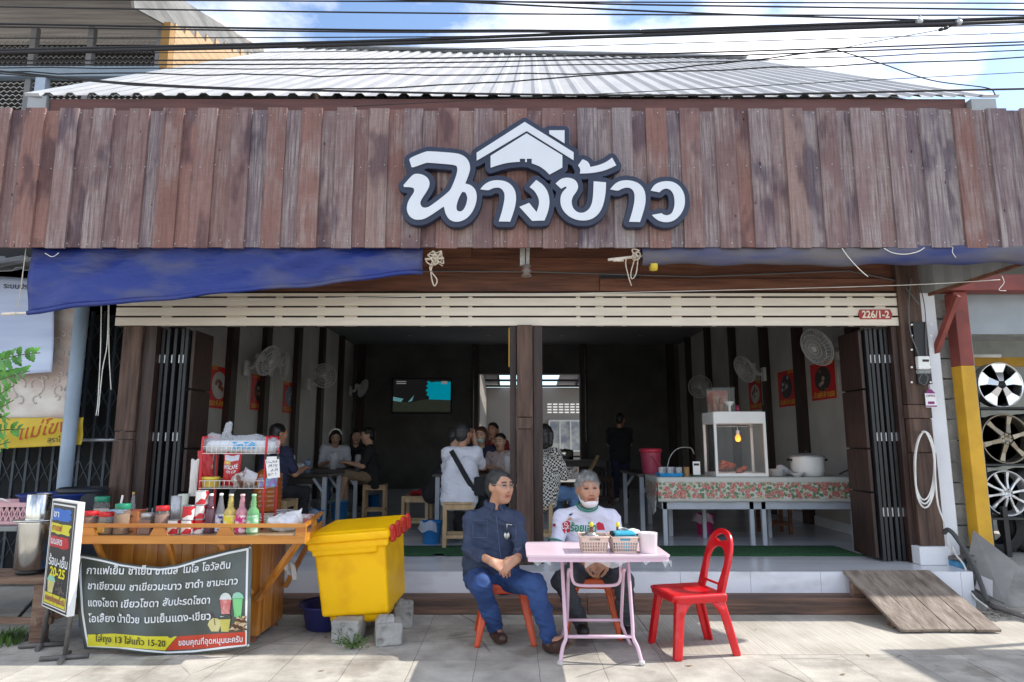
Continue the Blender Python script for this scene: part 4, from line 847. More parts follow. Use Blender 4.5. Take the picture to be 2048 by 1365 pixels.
# ================= leafy branch =================
pl = thing('leafy_branch', 'bright green serrated leaf sprays reaching in from the left edge over the lilac banner', 'plant', W(-40, 800, 4.6))
LEAF = mat('fresh_leaf_green', (.035, .14, .02), .5, col2=(.10, .30, .04), scale=9, spec=.4); STEM = mat('green_stem', (.08, .12, .03), .6)
rr = random.Random(5)
def frond(p0, p1, n, size, droop):
    st = []; P0, P1 = Vector(p0), Vector(p1)
    for i in range(10): t = i / 9; st.append(P0.lerp(P1, t) + Vector((0, 0, droop * math.sin(t * math.pi))))
    sg_ = MB().tube(st, .004, 6); d = (P1 - P0).normalized()
    lf = MB()
    for i in range(n):
        t = .12 + .86 * i / n; b = P0.lerp(P1, t) + Vector((0, 0, droop * math.sin(t * math.pi)))
        for s in (-1, 1):
            L = size * (1.1 - .5 * t) * rr.uniform(.8, 1.15)
            ax = (d * .75 + Vector((rr.uniform(-.1, .1), rr.uniform(-.5, .5), s * .75))).normalized(); nr = ax.cross(Vector((rr.uniform(-.2, .2), 1, rr.uniform(-.3, .3)))).normalized()
            prof = [0, .5, .42, .62, .46, .55, .3, .32, 0]; k = len(prof); vs = []
            for j, w_ in enumerate(prof): q = b + ax * L * j / (k - 1) + Vector((0, -.1 * L * math.sin(j / (k - 1) * 3), -.12 * L * (j / (k - 1)) ** 2)); vs += [q + nr * w_ * L * .42, q, q - nr * w_ * L * .42]
            lf.add(vs, [f for j in range(k - 1) for f in ((3 * j, 3 * j + 3, 3 * j + 4, 3 * j + 1), (3 * j + 1, 3 * j + 4, 3 * j + 5, 3 * j + 2))], 0, True)
    return sg_, lf
for (a, b, n, s, dr) in (((-60, 745), (80, 706), 9, .12, .03), ((-60, 790), (60, 742), 8, .11, .02), ((-40, 820), (30, 770), 6, .10, .01), ((-60, 860), (28, 800), 6, .09, .01), ((-70, 880), (50, 858), 8, .10, .02), ((-60, 905), (22, 884), 6, .08, 0), ((-60, 800), (20, 840), 6, .09, 0)):
    s_, l_ = frond(W(*a, 4.6), W(*b, 4.5), n, s, dr)
    sp = s_.build('stem', STEM, pl); l_.build('foliage', LEAF, pl)
# ================= drinks cart =================
PINE = mat('varnished_pine', (.36, .115, .014), .32, col2=(.56, .235, .038), scale=2.2, st=(7, 7, .7), bump=.12, isl=.16, coat=.3)
PINEX = mat('varnished_pine_rail', (.40, .13, .014), .32, col2=(.58, .245, .038), scale=2.2, st=(.7, 7, 7), isl=.12, coat=.3)
ct = thing('drinks_cart', 'varnished pine drinks cart with plank body and slanting braces on the pavement', 'cart', (-2.4, 5.1, 0))
CX0, CX1, CY0, CY1, CZ = -2.97, -1.79, 4.87, 5.38, .75
g = MB(); x = CX0
while x < CX1 - .01: g.bx(x + .001, min(x + .086, CX1) - .001, CY0, CY0 + .018, .05, CZ - .02); x += .086
g.build('front_planks', PINE, ct, bevel=.002)
g = MB(); y = CY0 + .02
while y < CY1: g.bx(CX1 - .018, CX1 - .0, y + .001, min(y + .075, CY1) - .001, .05, CZ - .02); y += .075
g.build('side_planks', PINE, ct, bevel=.002)
TOP = [(-2.975, 4.60), (-1.42, 4.60), (-1.54, 5.42), (-2.975, 5.42)]
g = MB(); g.prism(TOP, Matrix.Translation((0, 0, CZ + .012)), .022); g.build('counter_top', mat('counter_board', (.30, .18, .09), .35, col2=(.42, .28, .15), scale=2, st=(.8, 7, 7)), ct)
g = MB(); g.bar((-2.985, 4.592, CZ - .004), (-1.40, 4.592, CZ - .004), .022, .055); g.bar((-1.408, 4.582, CZ - .004), (-1.53, 5.43, CZ - .004), .022, .055); g.bar((-2.985, 4.60, CZ - .004), (-2.985, 5.43, CZ - .004), .022, .055)
g.build('counter_edge', PINEX, ct, bevel=.004)
g = MB(); g.bar((-2.985, 4.60, CZ + .088), (-1.40, 4.60, CZ + .088), .022, .026); g.bar((-1.41, 4.60, CZ + .088), (-1.53, 5.42, CZ + .088), .022, .026)
g.build('low_rail', PINEX, ct, bevel=.003)
g = MB()
for x in (-2.88, -2.40, -1.95): g.prism([(-.065, 0), (.065, 0), (.035, .06), (-.035, .06)], frame((x, 4.592, CZ + .014), (1, 0, 0), (0, 0, 1)), .018)
g.prism([(-.02, 0), (.05, 0), (.05, .074), (-.02, .074)], frame((-1.45, 4.594, CZ + .014), (1, 0, 0), (0, 0, 1)), .018); g.bx(-1.50, -1.48, 5.05, 5.12, CZ + .013, CZ + .075)
g.pieces('rail_block', PINEX, ct, bevel=.004)
g = MB(); g.bar((-1.47, 4.66, CZ - .03), (-1.80, 4.855, .30), .045, .035); g.bar((-1.55, 5.36, CZ - .03), (-1.775, 5.36, .28), .04, .035); g.bar((-2.02, 4.66, CZ - .03), (-1.84, 4.85, .34), .035, .03); g.bar((-2.86, 4.66, CZ - .03), (-2.79, 4.85, .34), .035, .03); g.bar((-2.36, 4.66, CZ - .03), (-2.33, 4.85, .34), .035, .03); pass
g.pieces('brace', PINE, ct, bevel=.003)
g = MB(); 
for x, y in ((CX0 + .03, CY0 + .05), (CX1 - .05, CY0 + .05), (CX0 + .03, CY1 - .05), (CX1 - .05, CY1 - .05)): g.bx(x - .02, x + .02, y - .02, y + .02, 0, .06)
g.pieces('leg', mat('red_clay_brick', (.3, .11, .07), .9), ct)
CT = CZ + .0125      # counter height

# ---- banner ----
bn = thing('menu_banner', 'sagging dark green vinyl banner of Thai drink names tied in front of the pine cart', 'banner', (-2.4, 4.75, .4))
def bdep(x, y): return 4.655 - .045 * (y / 1290) - .02 * math.sin(x / 150 + y / 400) * (.3 + y / 1300) + .014 * math.sin(x / 70 - y / 260) * math.exp(-((y - 700) / 500) ** 2) - .012 * math.exp(-((x - 990) / 400) ** 2) * (1 - y / 1290)
def BF(x, y, o=0): q = W(150 + x / 5.535, 1080 + y / 5.535, bdep(x, y) - o); return q
TX, TY = [10, 100, 300, 500, 700, 950, 1150, 1400, 1700, 1965], [148, 160, 200, 250, 280, 300, 270, 190, 110, 56]
BX, BY = [60, 400, 700, 990, 1300, 1700, 1950], [1212, 1225, 1260, 1283, 1272, 1228, 1200]
LY, LX = [148, 400, 800, 1050, 1220], [10, 8, 32, 72, 108]
def bpt(u, v):
    x = 10 + u * 1950; t = float(np.interp(x, TX, TY)); b = float(np.interp(x, BX, BY)); y = t + (b - t) * v
    lx_ = float(np.interp(y, LY, LX)); rx = 1962 - 26 * max(0, (y - 60) / 1140); return lx_ + (rx - lx_) * u, y
BGN = mat('dark_green_vinyl', (.045, .055, .042), .34, col2=(.085, .10, .095), scale=2.0, st=(1.3, 1, .8), lo=.3, hi=.7, bump=.05, bscale=3)
BW = mat('white_print', (.72, .74, .76), .45, var=.03)
def band(u0, u1, v0, v1, mt, name, o, nu=40, nv=20):
    g = MB(); g.grid(lambda a, b: BF(*bpt(u0 + (u1 - u0) * a, v0 + (v1 - v0) * b), o), nu, nv); return g
band(0, 1, 0, 1, 0, 0, 0, 60, 40).build('sheet', BGN, bn, solid=.0015)
g = MB()
for (a, b, c, d) in ((.022, .978, .022, .042), (.022, .978, .955, .975), (.020, .032, .022, .975), (.968, .980, .022, .975)):
    k = MB(); k.grid(lambda s, t: BF(*bpt(a + (b - a) * s, c + (d - c) * t), .0022), 50 if b - a > .5 else 3, 40 if d - c > .5 else 3); g.add(k.v, k.f, 0, True)
g.build('white_border', BW, bn)
def poly_on(P, o, nsub=6):
    g = MB(); n = 22
    for i in range(n):       # columns between left and right edge polylines given as (x, ytop, ybot)
        a, b = i / n, (i + 1) / n
        xs = [P[0] + (P[1] - P[0]) * t for t in (a, b)]; vs = []
        for x in xs:
            for k in range(nsub + 1): vs.append(BF(x, P[2](x) + (P[3](x) - P[2](x)) * k / nsub, o))
        g.add(vs, [(k, k + 1, nsub + 2 + k, nsub + 1 + k) for k in range(nsub)], 0, True)
    return g
yt = lambda x: float(np.interp(x, [135, 430, 800, 1130, 1880], [1050, 1038, 1070, 1070, 1018])); yb = lambda x: float(np.interp(x, [150, 600, 1000, 1400, 1885], [1178, 1195, 1225, 1205, 1160]))
poly_on((140, 1000, yt, yb), .0024).build('yellow_band', mat('yellow_print', (.62, .56, .02), .45, var=.05), bn)
g = MB(); n = 12; vs = []
for k in range(n + 1): x = 1130 - 135 * k / n; y = yt(x) + (yb(x) - yt(x)) * k / n; vs += [BF(999, yt(999) + (yb(999) - yt(999)) * k / n, .0024), BF(x, y, .0024)]
g.add(vs, [(2 * i, 2 * i + 1, 2 * i + 3, 2 * i + 2) for i in range(n)]); g.build('yellow_band', MATS['yellow_print'], bn)
g = MB(); vs = []
for k in range(7):
    for i in range(23): x0 = 1140 - 135 * k / 6; x = x0 + (1886 - x0) * i / 22; vs.append(BF(x, yt(x) + (yb(x) - yt(x)) * k / 6, .0028))
g.add(vs, [(k * 23 + i, k * 23 + i + 1, (k + 1) * 23 + i + 1, (k + 1) * 23 + i) for k in range(6) for i in range(22)], 0, True); g.build('red_band', mat('orange_red_print', (.52, .045, .015), .45, var=.05), bn)
def bline(s, x0, x1, bx_, by_, size, mt, bold=.016, shear=0, clip=None):
    o = txt(s, size, lambda x, y: BF(x, max(float(np.interp(x, bx_, by_)) - y, float(np.interp(x, TX, TY)) + 38 if clip else -1e9), .0095), 'lettering', bn, mt, bold=bold, shear=shear, align='LEFT', fit=(x0, x1)); return o
bline('กาแฟเย็น', 128, 545, [130, 545], [378, 382], 118, BW, shear=.12); bline('ชาเย็น', 592, 852, [590, 850], [384, 384], 118, BW, shear=.12); bline('ชาเนส', 892, 1145, [890, 1145], [384, 376], 118, BW, clip=1, shear=.12)
bline('ไมโล', 1195, 1368, [1190, 1370], [368, 356], 112, BW, clip=1, shear=.12); bline('โอวัลติน', 1412, 1722, [1410, 1720], [345, 315], 112, BW, shear=.12)
bline('ชาเขียวนม', 142, 556, [140, 556], [546, 558], 112, BW, shear=.12); bline('ชาเขียวมะนาว', 604, 1180, [604, 1180], [564, 550], 112, BW, shear=.12); bline('ชาดำ', 1222, 1418, [1220, 1420], [538, 525], 112, BW, shear=.12); bline('ชามะนาว', 1460, 1802, [1460, 1800], [520, 490], 108, BW, shear=.12)
bline('แดงโซดา', 146, 470, [146, 470], [734, 744], 116, BW); bline('เขียวโซดา', 508, 925, [508, 925], [750, 742], 112, BW, shear=.12); bline('สับปะรดโซดา', 970, 1496, [970, 1496], [732, 704], 112, BW, shear=.12)
bline('โอเลี้ยง', 146, 442, [146, 442], [912, 908], 116, BW); bline('น้ำบ๊วย', 470, 710, [470, 710], [912, 925], 112, BW); bline('นมเย็นแดง-เขียว', 770, 1502, [770, 1502], [924, 882], 116, BW)
bline('ใส่ถุง 13 ใส่แก้ว 15-20', 225, 1000, [225, 500, 750, 1000], [1125, 1145, 1168, 1185], 98, M['black'], bold=.012)
bline('ขอบคุณที่อุดหนุนนะครับ', 1145, 1856, [1145, 1856], [1172, 1130], 92, BW, bold=.014)
def bpoly(P, mt, name, o=.003):
    o = o + .004; g = MB(); g.add([BF(x, y, o) for x, y in P], [tuple(range(len(P)))]); g.build(name, mt, bn)
PK = mat('printed_pink_drink', (.55, .10, .10), .4, col2=(.70, .32, .30), scale=40); GN = mat('printed_green_drink', (.03, .40, .09), .4, col2=(.20, .58, .22), scale=8); CY_ = mat('printed_lemon_drink', (.55, .48, .16), .4, col2=(.66, .6, .36), scale=9); GY = mat('printed_pale_lid', (.62, .66, .64), .4, var=.1, scale=20)
bpoly([(1605, 660), (1728, 660), (1712, 822), (1622, 822)], PK, 'printed_cup'); bpoly([(1598, 662), (1612, 620), (1640, 592), (1668, 586), (1700, 596), (1724, 625), (1735, 662)], GY, 'printed_lid')
bpoly([(1744, 650), (1856, 650), (1838, 855), (1765, 855)], GN, 'printed_cup'); bpoly([(1738, 648), (1752, 600), (1788, 580), (1825, 584), (1856, 610), (1868, 648)], mat('printed_mint_lid', (.30, .60, .45), .4, var=.1), 'printed_lid')
bpoly([(1468, 940), (1490, 890), (1530, 866), (1580, 872), (1618, 900), (1612, 950), (1590, 1015), (1508, 1015)], CY_, 'printed_cup', .0032); bpoly([(1600, 870), (1722, 876), (1700, 1018), (1618, 1018)], mat('printed_yellow_drink', (.52, .46, .09), .4), 'printed_cup', .0036)
bpoly([(1585, 850), (1610, 830), (1665, 822), (1715, 836), (1728, 856), (1715, 880), (1650, 890), (1600, 878)], mat('printed_black_lid', (.05, .055, .05), .4), 'printed_lid', .0042); bpoly([(1600, 850), (1660, 836), (1712, 852), (1655, 868)], GY, 'printed_lid', .0048)
g = MB()
for P in ([(1655, 715), (1668, 760), (1655, 852)], [(1505, 800), (1540, 860), (1550, 945)]): g.tube([BF(x, y, .006) for x, y in P], .0022, 5)
g.build('printed_straw', mat('printed_brown_straw', (.12, .04, .03), .5), bn)
rr = random.Random(9); g = MB()
for i in range(70):
    y = rr.uniform(850, 1000); x = rr.uniform(1715 + max(0, 960 - y) * .9, 1885); a = rr.random() * 3
    g.add([BF(x + math.cos(a + t) * 22 * (1 if k % 2 else 1), y + math.sin(a + t) * 13, .003 + .00005 * i) for k, t in enumerate(np.linspace(0, 5.2, 7))], [tuple(range(7))], rr.choice((0, 1, 2)))
g.build('bean_print', [mat('bean_brown', (.10, .035, .015), .5), mat('bean_tan', (.42, .27, .12), .5), mat('bean_light', (.62, .48, .30), .5)], bn)
g = MB()
for u, v in ((.012, .02), (.988, .02), (.988, .975)): q = BF(*bpt(u, v), .003); g.lathe([(.008, 0), (.010, .002), (.004, .003)], q, 10, axis=(0, -1, 0))
g.pieces('eyelet', M['galv'], bn)
MB().tube([BF(*bpt(.012, .02)), W(132, 1085, 4.66)], .003, 5).tube([BF(*bpt(.988, .02)), W(508, 1078, 4.70)], .003, 5).build('tie_string', STR, bn)

# ---- jars, bottles, cans on the counter ----
def at(px, d): q = W(px, 1050, d); return q.x          # where the thing stands on the counter: its own x at distance d
JG = mat('jar_plastic', (.62, .60, .56), .1, alpha=.15, var=.02); LR = mat('red_lid', (.50, .015, .02), .35, var=.06); LG = mat('green_lid', (.01, .22, .12), .4, var=.06)
def jar(px, d, w, h, fill, fillm, lid, lidh, label, square=False, lab=None):
    s = (d * .99) / 1310; r = w * s / 2; H = h * s; x = at(px, d); lh = lidh * s
    t = thing('jar', label, 'jar', (x, d, CT), 'jars on the drinks cart'); n = 4 if square else 24; k = 1.25 if square else 1; o = Vector((x, d, CT))
    MB().lathe([(r * .92 * k, 0), (r * k, .008), (r * k, H - lh - .014), (r * .86 * k, H - lh)], o, n, caps=False, sm=not square).build('glass', JG, t)
    MB().lathe([(r * .9 * k, .004), (r * .95 * k, .01), (r * .95 * k, H * fill), (.0, H * fill + .003)], o, n, sm=not square).build('contents', fillm, t)
    MB().lathe([(r * .93, H - lh), (r * .95, H - lh + .002), (r * .95, H - .004), (r * .90, H), (0, H)], o, 28).build('lid', lid, t)
    if lab:
        g = MB(); g.grid(lambda u, v: o + Vector((math.sin(-.7 + 1.1 * u) * (r + .0015), -math.cos(-.7 + 1.1 * u) * (r + .0015), H * (.12 + .42 * v))), 10, 2); g.build('paper_label', lab, t)
    return t
CO = mat('coffee_powder', (.085, .026, .010), .9, col2=(.15, .055, .025), scale=30); TEA = mat('tea_powder', (.15, .075, .03), .9, col2=(.22, .12, .05), scale=24); MILO = mat('cocoa_powder', (.19, .085, .055), .9, var=.1, scale=20); CRM = mat('creamer_powder', (.55, .48, .38), .9, var=.05)
YLB = mat('yellow_label', (.65, .52, .06), .5, col2=(.6, .25, .12), scale=40, lo=.5, hi=.62)
jar(200, 5.02, 28, 62, .62, CRM, LG, 10, 'tall green lidded jar of pale powder in the back row')
jar(152, 4.74, 27, 44, .45, TEA, LR, 8, 'squat red lidded jar half full of dark grounds, first in the row')
jar(180, 4.74, 30, 44, .75, CO, LR, 8, 'squat red lidded jar full of brown coffee powder, second in the row')
jar(212, 4.74, 31, 42, .5, TEA, LR, 8, 'squat red lidded jar with a yellow paper label', lab=YLB)
jar(243, 4.74, 29, 58, .66, TEA, LG, 10, 'tall jar of brown tea powder with green lid at the front of the cart')
jar(294, 4.74, 26, 40, .7, MILO, M['galv'], 7, 'square jar of cocoa powder with silver lid', square=True)
jar(323, 4.74, 26, 54, .7, MILO, LR, 9, 'tall slim jar with red lid and cocoa brown powder')
x = at(266, 4.80); bxm = thing('carton', 'orange tea carton with gable top between green and silver lidded jars', 'carton', (x, 4.8, CT)); ORC = mat('orange_carton', (.46, .17, .06), .6, var=.08)
MB().bx(x - .05, x + .05, 4.76, 4.86, CT, CT + .155).build('box', ORC, bxm); MB().add([(x - .051, 4.758, CT + .155), (x + .052, 4.758, CT + .155), (x + .07, 4.87, CT + .158), (x - .03, 4.87, CT + .158)], [(0, 1, 2, 3)]).build('flap', mat('carton_red_flap', (.40, .10, .06), .6), bxm, solid=.002)
g = MB()
for z, w in ((.115, .02), (.06, .022), (.012, .034)): g.bar((x - w, 4.757, CT + z), (x + w, 4.757, CT + z + .004), .003, .006); g.bar((x - w * .6, 4.757, CT + z - .012), (x + w * .6, 4.757, CT + z + .012), .003, .005)
g.build('printed_motif', mat('brown_print', (.16, .06, .03), .6), bxm)
def bottle(px, d, w, h, glass, liquid, fill, cap, label, lab=None, ridged=False, name='bottle', z0=None, grp='syrup bottles on the drinks cart'):
    s = d * .99 / 1310; r = w * s / 2; H = h * s; x = at(px, d); o = Vector((x, d, CT if z0 is None else z0)); t = thing(name, label, 'bottle', o, grp)
    if ridged: pr = [(r * .9, 0), (r, .006), (r, H * .52), (r * .9, H * .58), (r * .52, H * .66), (r * .44, H * .69), (r * .52, H * .73), (r * .40, H * .765), (r * .48, H * .80), (r * .37, H * .83), (r * .42, H * .865), (r * .33, H * .90), (r * .33, H * .96)]
    else: pr = [(r * .9, 0), (r, .006), (r, H * .12), (r * .93, H * .2), (r, H * .42), (r * .92, H * .56), (r * .62, H * .72), (r * .40, H * .88), (r * .36, H * .96)]
    MB().lathe(pr, o, 22, caps=False).build('glass', glass, t)
    k = [(max(rr_ - .003, .002), z) for rr_, z in pr if z <= H * fill]; k += [(k[-1][0], H * fill), (0, H * fill)]; MB().lathe(k, o + Vector((0, 0, .003)), 20).build('liquid', liquid, t)
    MB().lathe([(r * .38, H * .94), (r * .40, H * .945), (r * .40, H * .995), (r * .34, H), (0, H)], o, 16).build('cap', cap, t)
    if lab:
        g = MB(); g.grid(lambda u, v: o + Vector((math.sin(-1.3 + 2.6 * u) * (r + .0015), -math.cos(-1.3 + 2.6 * u) * (r + .0015), H * (.05 + .42 * v))), 14, 2); g.build('paper_label', lab, t)
    return t
BG = mat('bottle_glass', (.70, .70, .70), .05, alpha=.17, var=0); WC = M['white_plastic']
bottle(419, 4.78, 19, 76, mat('tinted_glass_red', (.18, .10, .14), .06, alpha=.55, var=.04), mat('red_syrup', (.07, .006, .014), .15), .68, WC, 'bottle of dark red syrup with white cap, beside the red cans')
bottle(439, 4.80, 18, 76, mat('tinted_glass_grey', (.30, .30, .33), .06, alpha=.5, var=.04), mat('black_syrup', (.015, .010, .010), .15), .28, WC, 'clear bottle with a little black syrup, between red and yellow bottles', mat('small_blue_label', (.62, .62, .66), .5, col2=(.06, .06, .30), scale=30, lo=.52, hi=.58))
bottle(459, 4.76, 23, 76, mat('tinted_glass_orange', (.62, .50, .14), .06, alpha=.62, var=.04), mat('orange_syrup', (.50, .22, .02), .15), .5, mat('pale_cap_yellow', (.62, .60, .42), .4), 'ridge necked bottle with bright yellow label', mat('lemon_label', (.70, .60, .03), .45, col2=(.72, .70, .45), scale=25, lo=.52, hi=.6), True)
bottle(482, 4.76, 23, 76, mat('tinted_glass_pink', (.60, .28, .34), .06, alpha=.62, var=.04), mat('pink_syrup', (.40, .02, .05), .15), .5, mat('pale_cap_pink', (.66, .45, .45), .4), 'ridge necked bottle with magenta and white label', mat('magenta_label', (.55, .01, .16), .45, col2=(.75, .62, .68), scale=26, lo=.53, hi=.57), True)
bottle(505, 4.76, 23, 76, mat('tinted_glass_green', (.20, .50, .22), .06, alpha=.62, var=.04), mat('green_syrup', (.02, .09, .03), .15), .5, mat('pale_cap_green', (.36, .64, .40), .4), 'ridge necked bottle of green syrup at the right end of the row', mat('green_label', (.18, .50, .24), .45, col2=(.60, .72, .60), scale=25, lo=.5, hi=.6), True)
bottle(262, 4.98, 13, 72, BG, mat('clear_syrup', (.3, .3, .28), .15), .5, mat('gold_cap', (.45, .28, .06), .35, .3), 'slim clear bottle with gold cap behind the orange carton', grp=None)
CANR = mat('red_white_can', (.50, .015, .025), .3, col2=(.74, .72, .70), scale=11, st=(1, 1, 1.6), lo=.495, hi=.515, detail=1); CANW = mat('white_red_can', (.74, .73, .71), .3, col2=(.50, .015, .025), scale=12, lo=.53, hi=.55, detail=1)
def can(px, d, z, label, m, r=.041, h=.098):
    x = at(px, d); o = Vector((x, d, z)); t = thing('milk_can', label, 'can', o, 'condensed milk cans on the drinks cart')
    MB().lathe([(r, .003), (r, h - .003)], o, 22, caps=False).build('paper_wrap', m, t); MB().lathe([(r * .97, 0), (r * 1.02, .001), (r * 1.02, .004), (r, .0045)], o, 22).lathe([(r * 1.0, h - .004), (r * 1.03, h - .003), (r * 1.03, h), (r * .93, h), (r * .92, h - .004), (0, h - .004)], o, 22).build('rim', M['galv'], t)
can(348, 4.74, CT, 'white condensed milk can standing alone, left of the stacks', CANW); can(375, 4.74, CT, 'white bottom can of the two can stack', CANW); can(376, 4.74, CT + .099, 'red top can of the two can stack, by the tall cans', CANR)
can(398, 4.78, CT, 'red bottom can of the three can stack beside the rack', CANR); can(399, 4.78, CT + .099, 'middle can of the three can stack beside the rack', CANW); can(400, 4.78, CT + .198, 'top can of the three can stack beside the rack', CANW)
def mug(px, d, w, h, m, label, name='cup', z=None):
    s = d * .99 / 1310; r = w * s / 2; o = Vector((at(px, d), d, z if z else CT)); g = MB().lathe([(0, .002), (r * .75, 0), (r, h * s), (r * .94, h * s), (r * .7, .006), (0, .008)], o, 20, caps=False); tag(g.build(name, m), label, 'cup')
mug(350, 4.95, 22, 66, M['galv'], 'small grey metal pail behind the condensed milk cans'); mug(363, 4.98, 20, 68, mat('pale_green_cup', (.52, .56, .46), .4), 'pale cup with flower print behind the two can stack')
bw = thing('scoop_bowl', 'pale blue bowl with a white handled spoon behind the green lidded jar', 'bowl', (at(232, 4.95), 4.95, CT)); o = bw.location
MB().lathe([(0, .05), (.04, .05), (.062, .10), (.066, .145), (.06, .145), (.04, .06), (0, .06)], o, 20, caps=False).build('bowl', mat('pale_blue_plastic', (.32, .48, .60), .4), bw); MB().bar(o + Vector((.01, 0, .09)), o + Vector((.03, .0, .25)), .014, .006).build('spoon', M['white_plastic'], bw)
# ---- red wire rack ----
RX0, RX1, RY0, RY1 = at(394, 4.98), at(524, 4.98), 4.98, 5.24
RF = mat('red_enamel_tube', (.50, .012, .022), .3, var=.05); WWR = mat('white_wire', (.72, .70, .66), .4)
rk = thing('wire_rack', 'red tube rack with white wire baskets standing on the pine cart', 'rack', (RX0, RY0, CT))
for x in (RX0, RX1): MB().tube(cat_curve([(x, RY0, CT), (x, RY0, 1.1), (x, RY0, 1.40), (x, RY0 + .035, 1.435), (x, RY1 - .035, 1.435), (x, RY1, 1.40), (x, RY1, 1.1), (x, RY1, CT)], 5), .0095, 10).build('side_frame', RF, rk)
for z, h in ((1.315, .05), (1.06, .055), (.83, .02)):
    g = MB(); 
    for zz in (z, z + h): g.tube([(RX0, RY0 - .008, zz), (RX1, RY0 - .008, zz), (RX1 + .006, RY1, zz), (RX0 - .006, RY1, zz)], .0028, 5, closed=True)
    for i in range(14): x = RX0 + (RX1 - RX0) * i / 13; g.tube([(x, RY0 - .008, z + h), (x, RY0 - .008, z), (x, RY1, z), (x, RY1, z + h)], .002, 4)
    for i in range(4): y = RY0 + (RY1 - RY0) * i / 3; g.tube([(RX1 + .004, y, z), (RX1 + .004, y, z + h)], .002, 4)
    g.build('wire_basket', WWR, rk)
CLR = mat('clear_film', (.82, .85, .90), .12, alpha=.26, var=.03, bump=.6, bscale=30); CUPS = mat('stacked_clear_cups', (.62, .66, .70), .25, col2=(.80, .83, .86), scale=3, st=(40, 1, 1), alpha=.9)
cp = thing('cup_sleeve', 'long bagged sleeve of clear plastic cups lying on the top of the red rack', 'cups', ((RX0 + RX1) / 2, 5.1, 1.32))
S = SDF(.011); S.cap((RX0 + .035, 5.07, 1.365), (RX1 - .02, 5.07, 1.365), .048, .048); S.cap((RX0 + .05, 5.15, 1.365), (RX1 - .03, 5.15, 1.365), .045, .045); sdf_obj('cups', S, CUPS, cp)
def crumple(amp, sc, seed):
    off = np.array([seed * 3.1, seed * 7.7, seed])
    def f(V):
        return np.array([Vector(v) + noise.noise_vector(Vector((v + off) * sc)) * amp + noise.noise_vector(Vector((v + off) * sc * 2.7)) * amp * .45 for v in V])
    return f
S = SDF(.012); S.cap((RX0 + .03, 5.08, 1.38), (RX1 - .01, 5.08, 1.375), .066, .064, k=.03); S.ell((RX0 + .03, 5.08, 1.42), (.07, .05, .05)); S.cap((at(430, 5.0), 5.06, 1.42), (at(440, 5.0), 5.06, 1.52), .035, .028, k=.03); S.ell((at(495, 5), 5.08, 1.42), (.06, .05, .04))
sdf_obj('plastic_bag', S, CLR, cp, disp=crumple(.020, 16, 1))
txt('โกโก้', .06, lambda x, y: (at(478, 5) + x, 5.0, 1.35 + y), 'print', cp, mat('cyan_print', (.03, .32, .60), .5), bold=.03, wx=1.6)
def pouch(name, label, c, w, h, mt, parts, yaw=0, bulge=.035, grp=None):
    c = Vector(c); t = thing(name, label, 'pouch', c, grp); ca, sa = math.cos(yaw), math.sin(yaw)
    def f(u, v, side=1):
        a = (u - .5) * w * (1 - .06 * math.sin(v * math.pi)); b = side * bulge * (max(0, math.sin(u * math.pi)) ** .6) * (max(0, math.sin(min(1, v * 1.05) * math.pi)) ** .6) + .004 * math.sin(u * 19 + v * 13) * side
        return c + Vector((a * ca + b * sa, a * sa - b * ca, v * h + .006 * math.sin(u * 9) * v))
    g = MB(); g.grid(lambda u, v: f(u, v, 1), 18, 16); g.grid(lambda u, v: f(1 - u, v, -1), 18, 16); g.build('pack', mt, t)
    return t, f
RP = mat('red_foil_pouch', (.42, .012, .02), .3, var=.15, scale=9, bump=.5, bscale=14)
pc_, pf = pouch('coffee_pouch', 'red coffee refill pouch lettered in white on the middle shelf of the rack', (at(457, 5.03), 5.03, 1.075), .135, .245, RP, 0)
pm = lambda x, y, o=.004: pf(.5 + x / .135, y / .245, 1) + Vector((0, -o, 0))
txt('NESCAFÉ', .042, lambda x, y: pm(x, .125 + y), 'lettering', pc_, BW, bold=.02, fit=(-.052, .052)); txt('RED CUP', .028, lambda x, y: pm(x, .095 + y), 'lettering', pc_, BW, bold=.015, fit=(-.03, .045))
g = MB(); g.grid(lambda u, v: pm(-.055 + .11 * u, .185 + .04 * v, .003), 10, 3); g.build('silver_band', mat('silver_print', (.55, .56, .62), .35), pc_); g = MB(); g.grid(lambda u, v: pm(-.058 + .055 * u, .160 + .022 * v, .0034), 6, 2); g.build('yellow_flash', YLB, pc_)
S = SDF(.012); S.ell((at(470, 5.0), 5.0, 1.115), (.05, .04, .045)); S.ell((at(483, 5.0), 5.02, 1.15), (.03, .035, .06)); S.ell((at(492, 5.0), 5.01, 1.105), (.045, .04, .04))
tag(sdf_obj('foil_bag', S, mat('crumpled_foil', (.50, .47, .45), .3, .3, col2=(.16, .08, .06), scale=10, lo=.5, hi=.6, bump=.8, bscale=18), None, disp=crumple(.025, 18, 2)), 'crumpled silver and brown foil bag beside the red coffee pouch', 'bag')
tag(MB().lathe([(.04, 0), (.045, .09), (.047, .09), (.042, 0)], (at(505, 5.0), 5.0, 1.13), 20, axis=(-.75, -.5, .35), caps=False).build('plastic_cup', mat('frosted_cup', (.7, .7, .75), .2, alpha=.45, var=0)), 'clear plastic cup lying on its side in the rack', 'cup')
tn = thing('yellow_tin', 'low round yellow tub in the left of the middle basket', 'tub', (at(416, 5.05), 5.05, 1.066)); MB().lathe([(.06, 0), (.064, .055)], tn.location, 24, caps=False).build('body', mat('mustard_plastic', (.52, .36, .04), .4), tn); MB().lathe([(.064, .055), (.067, .057), (.067, .072), (.06, .075), (0, .075)], tn.location, 24).build('lid', mat('yellow_lid', (.66, .50, .06), .4), tn)
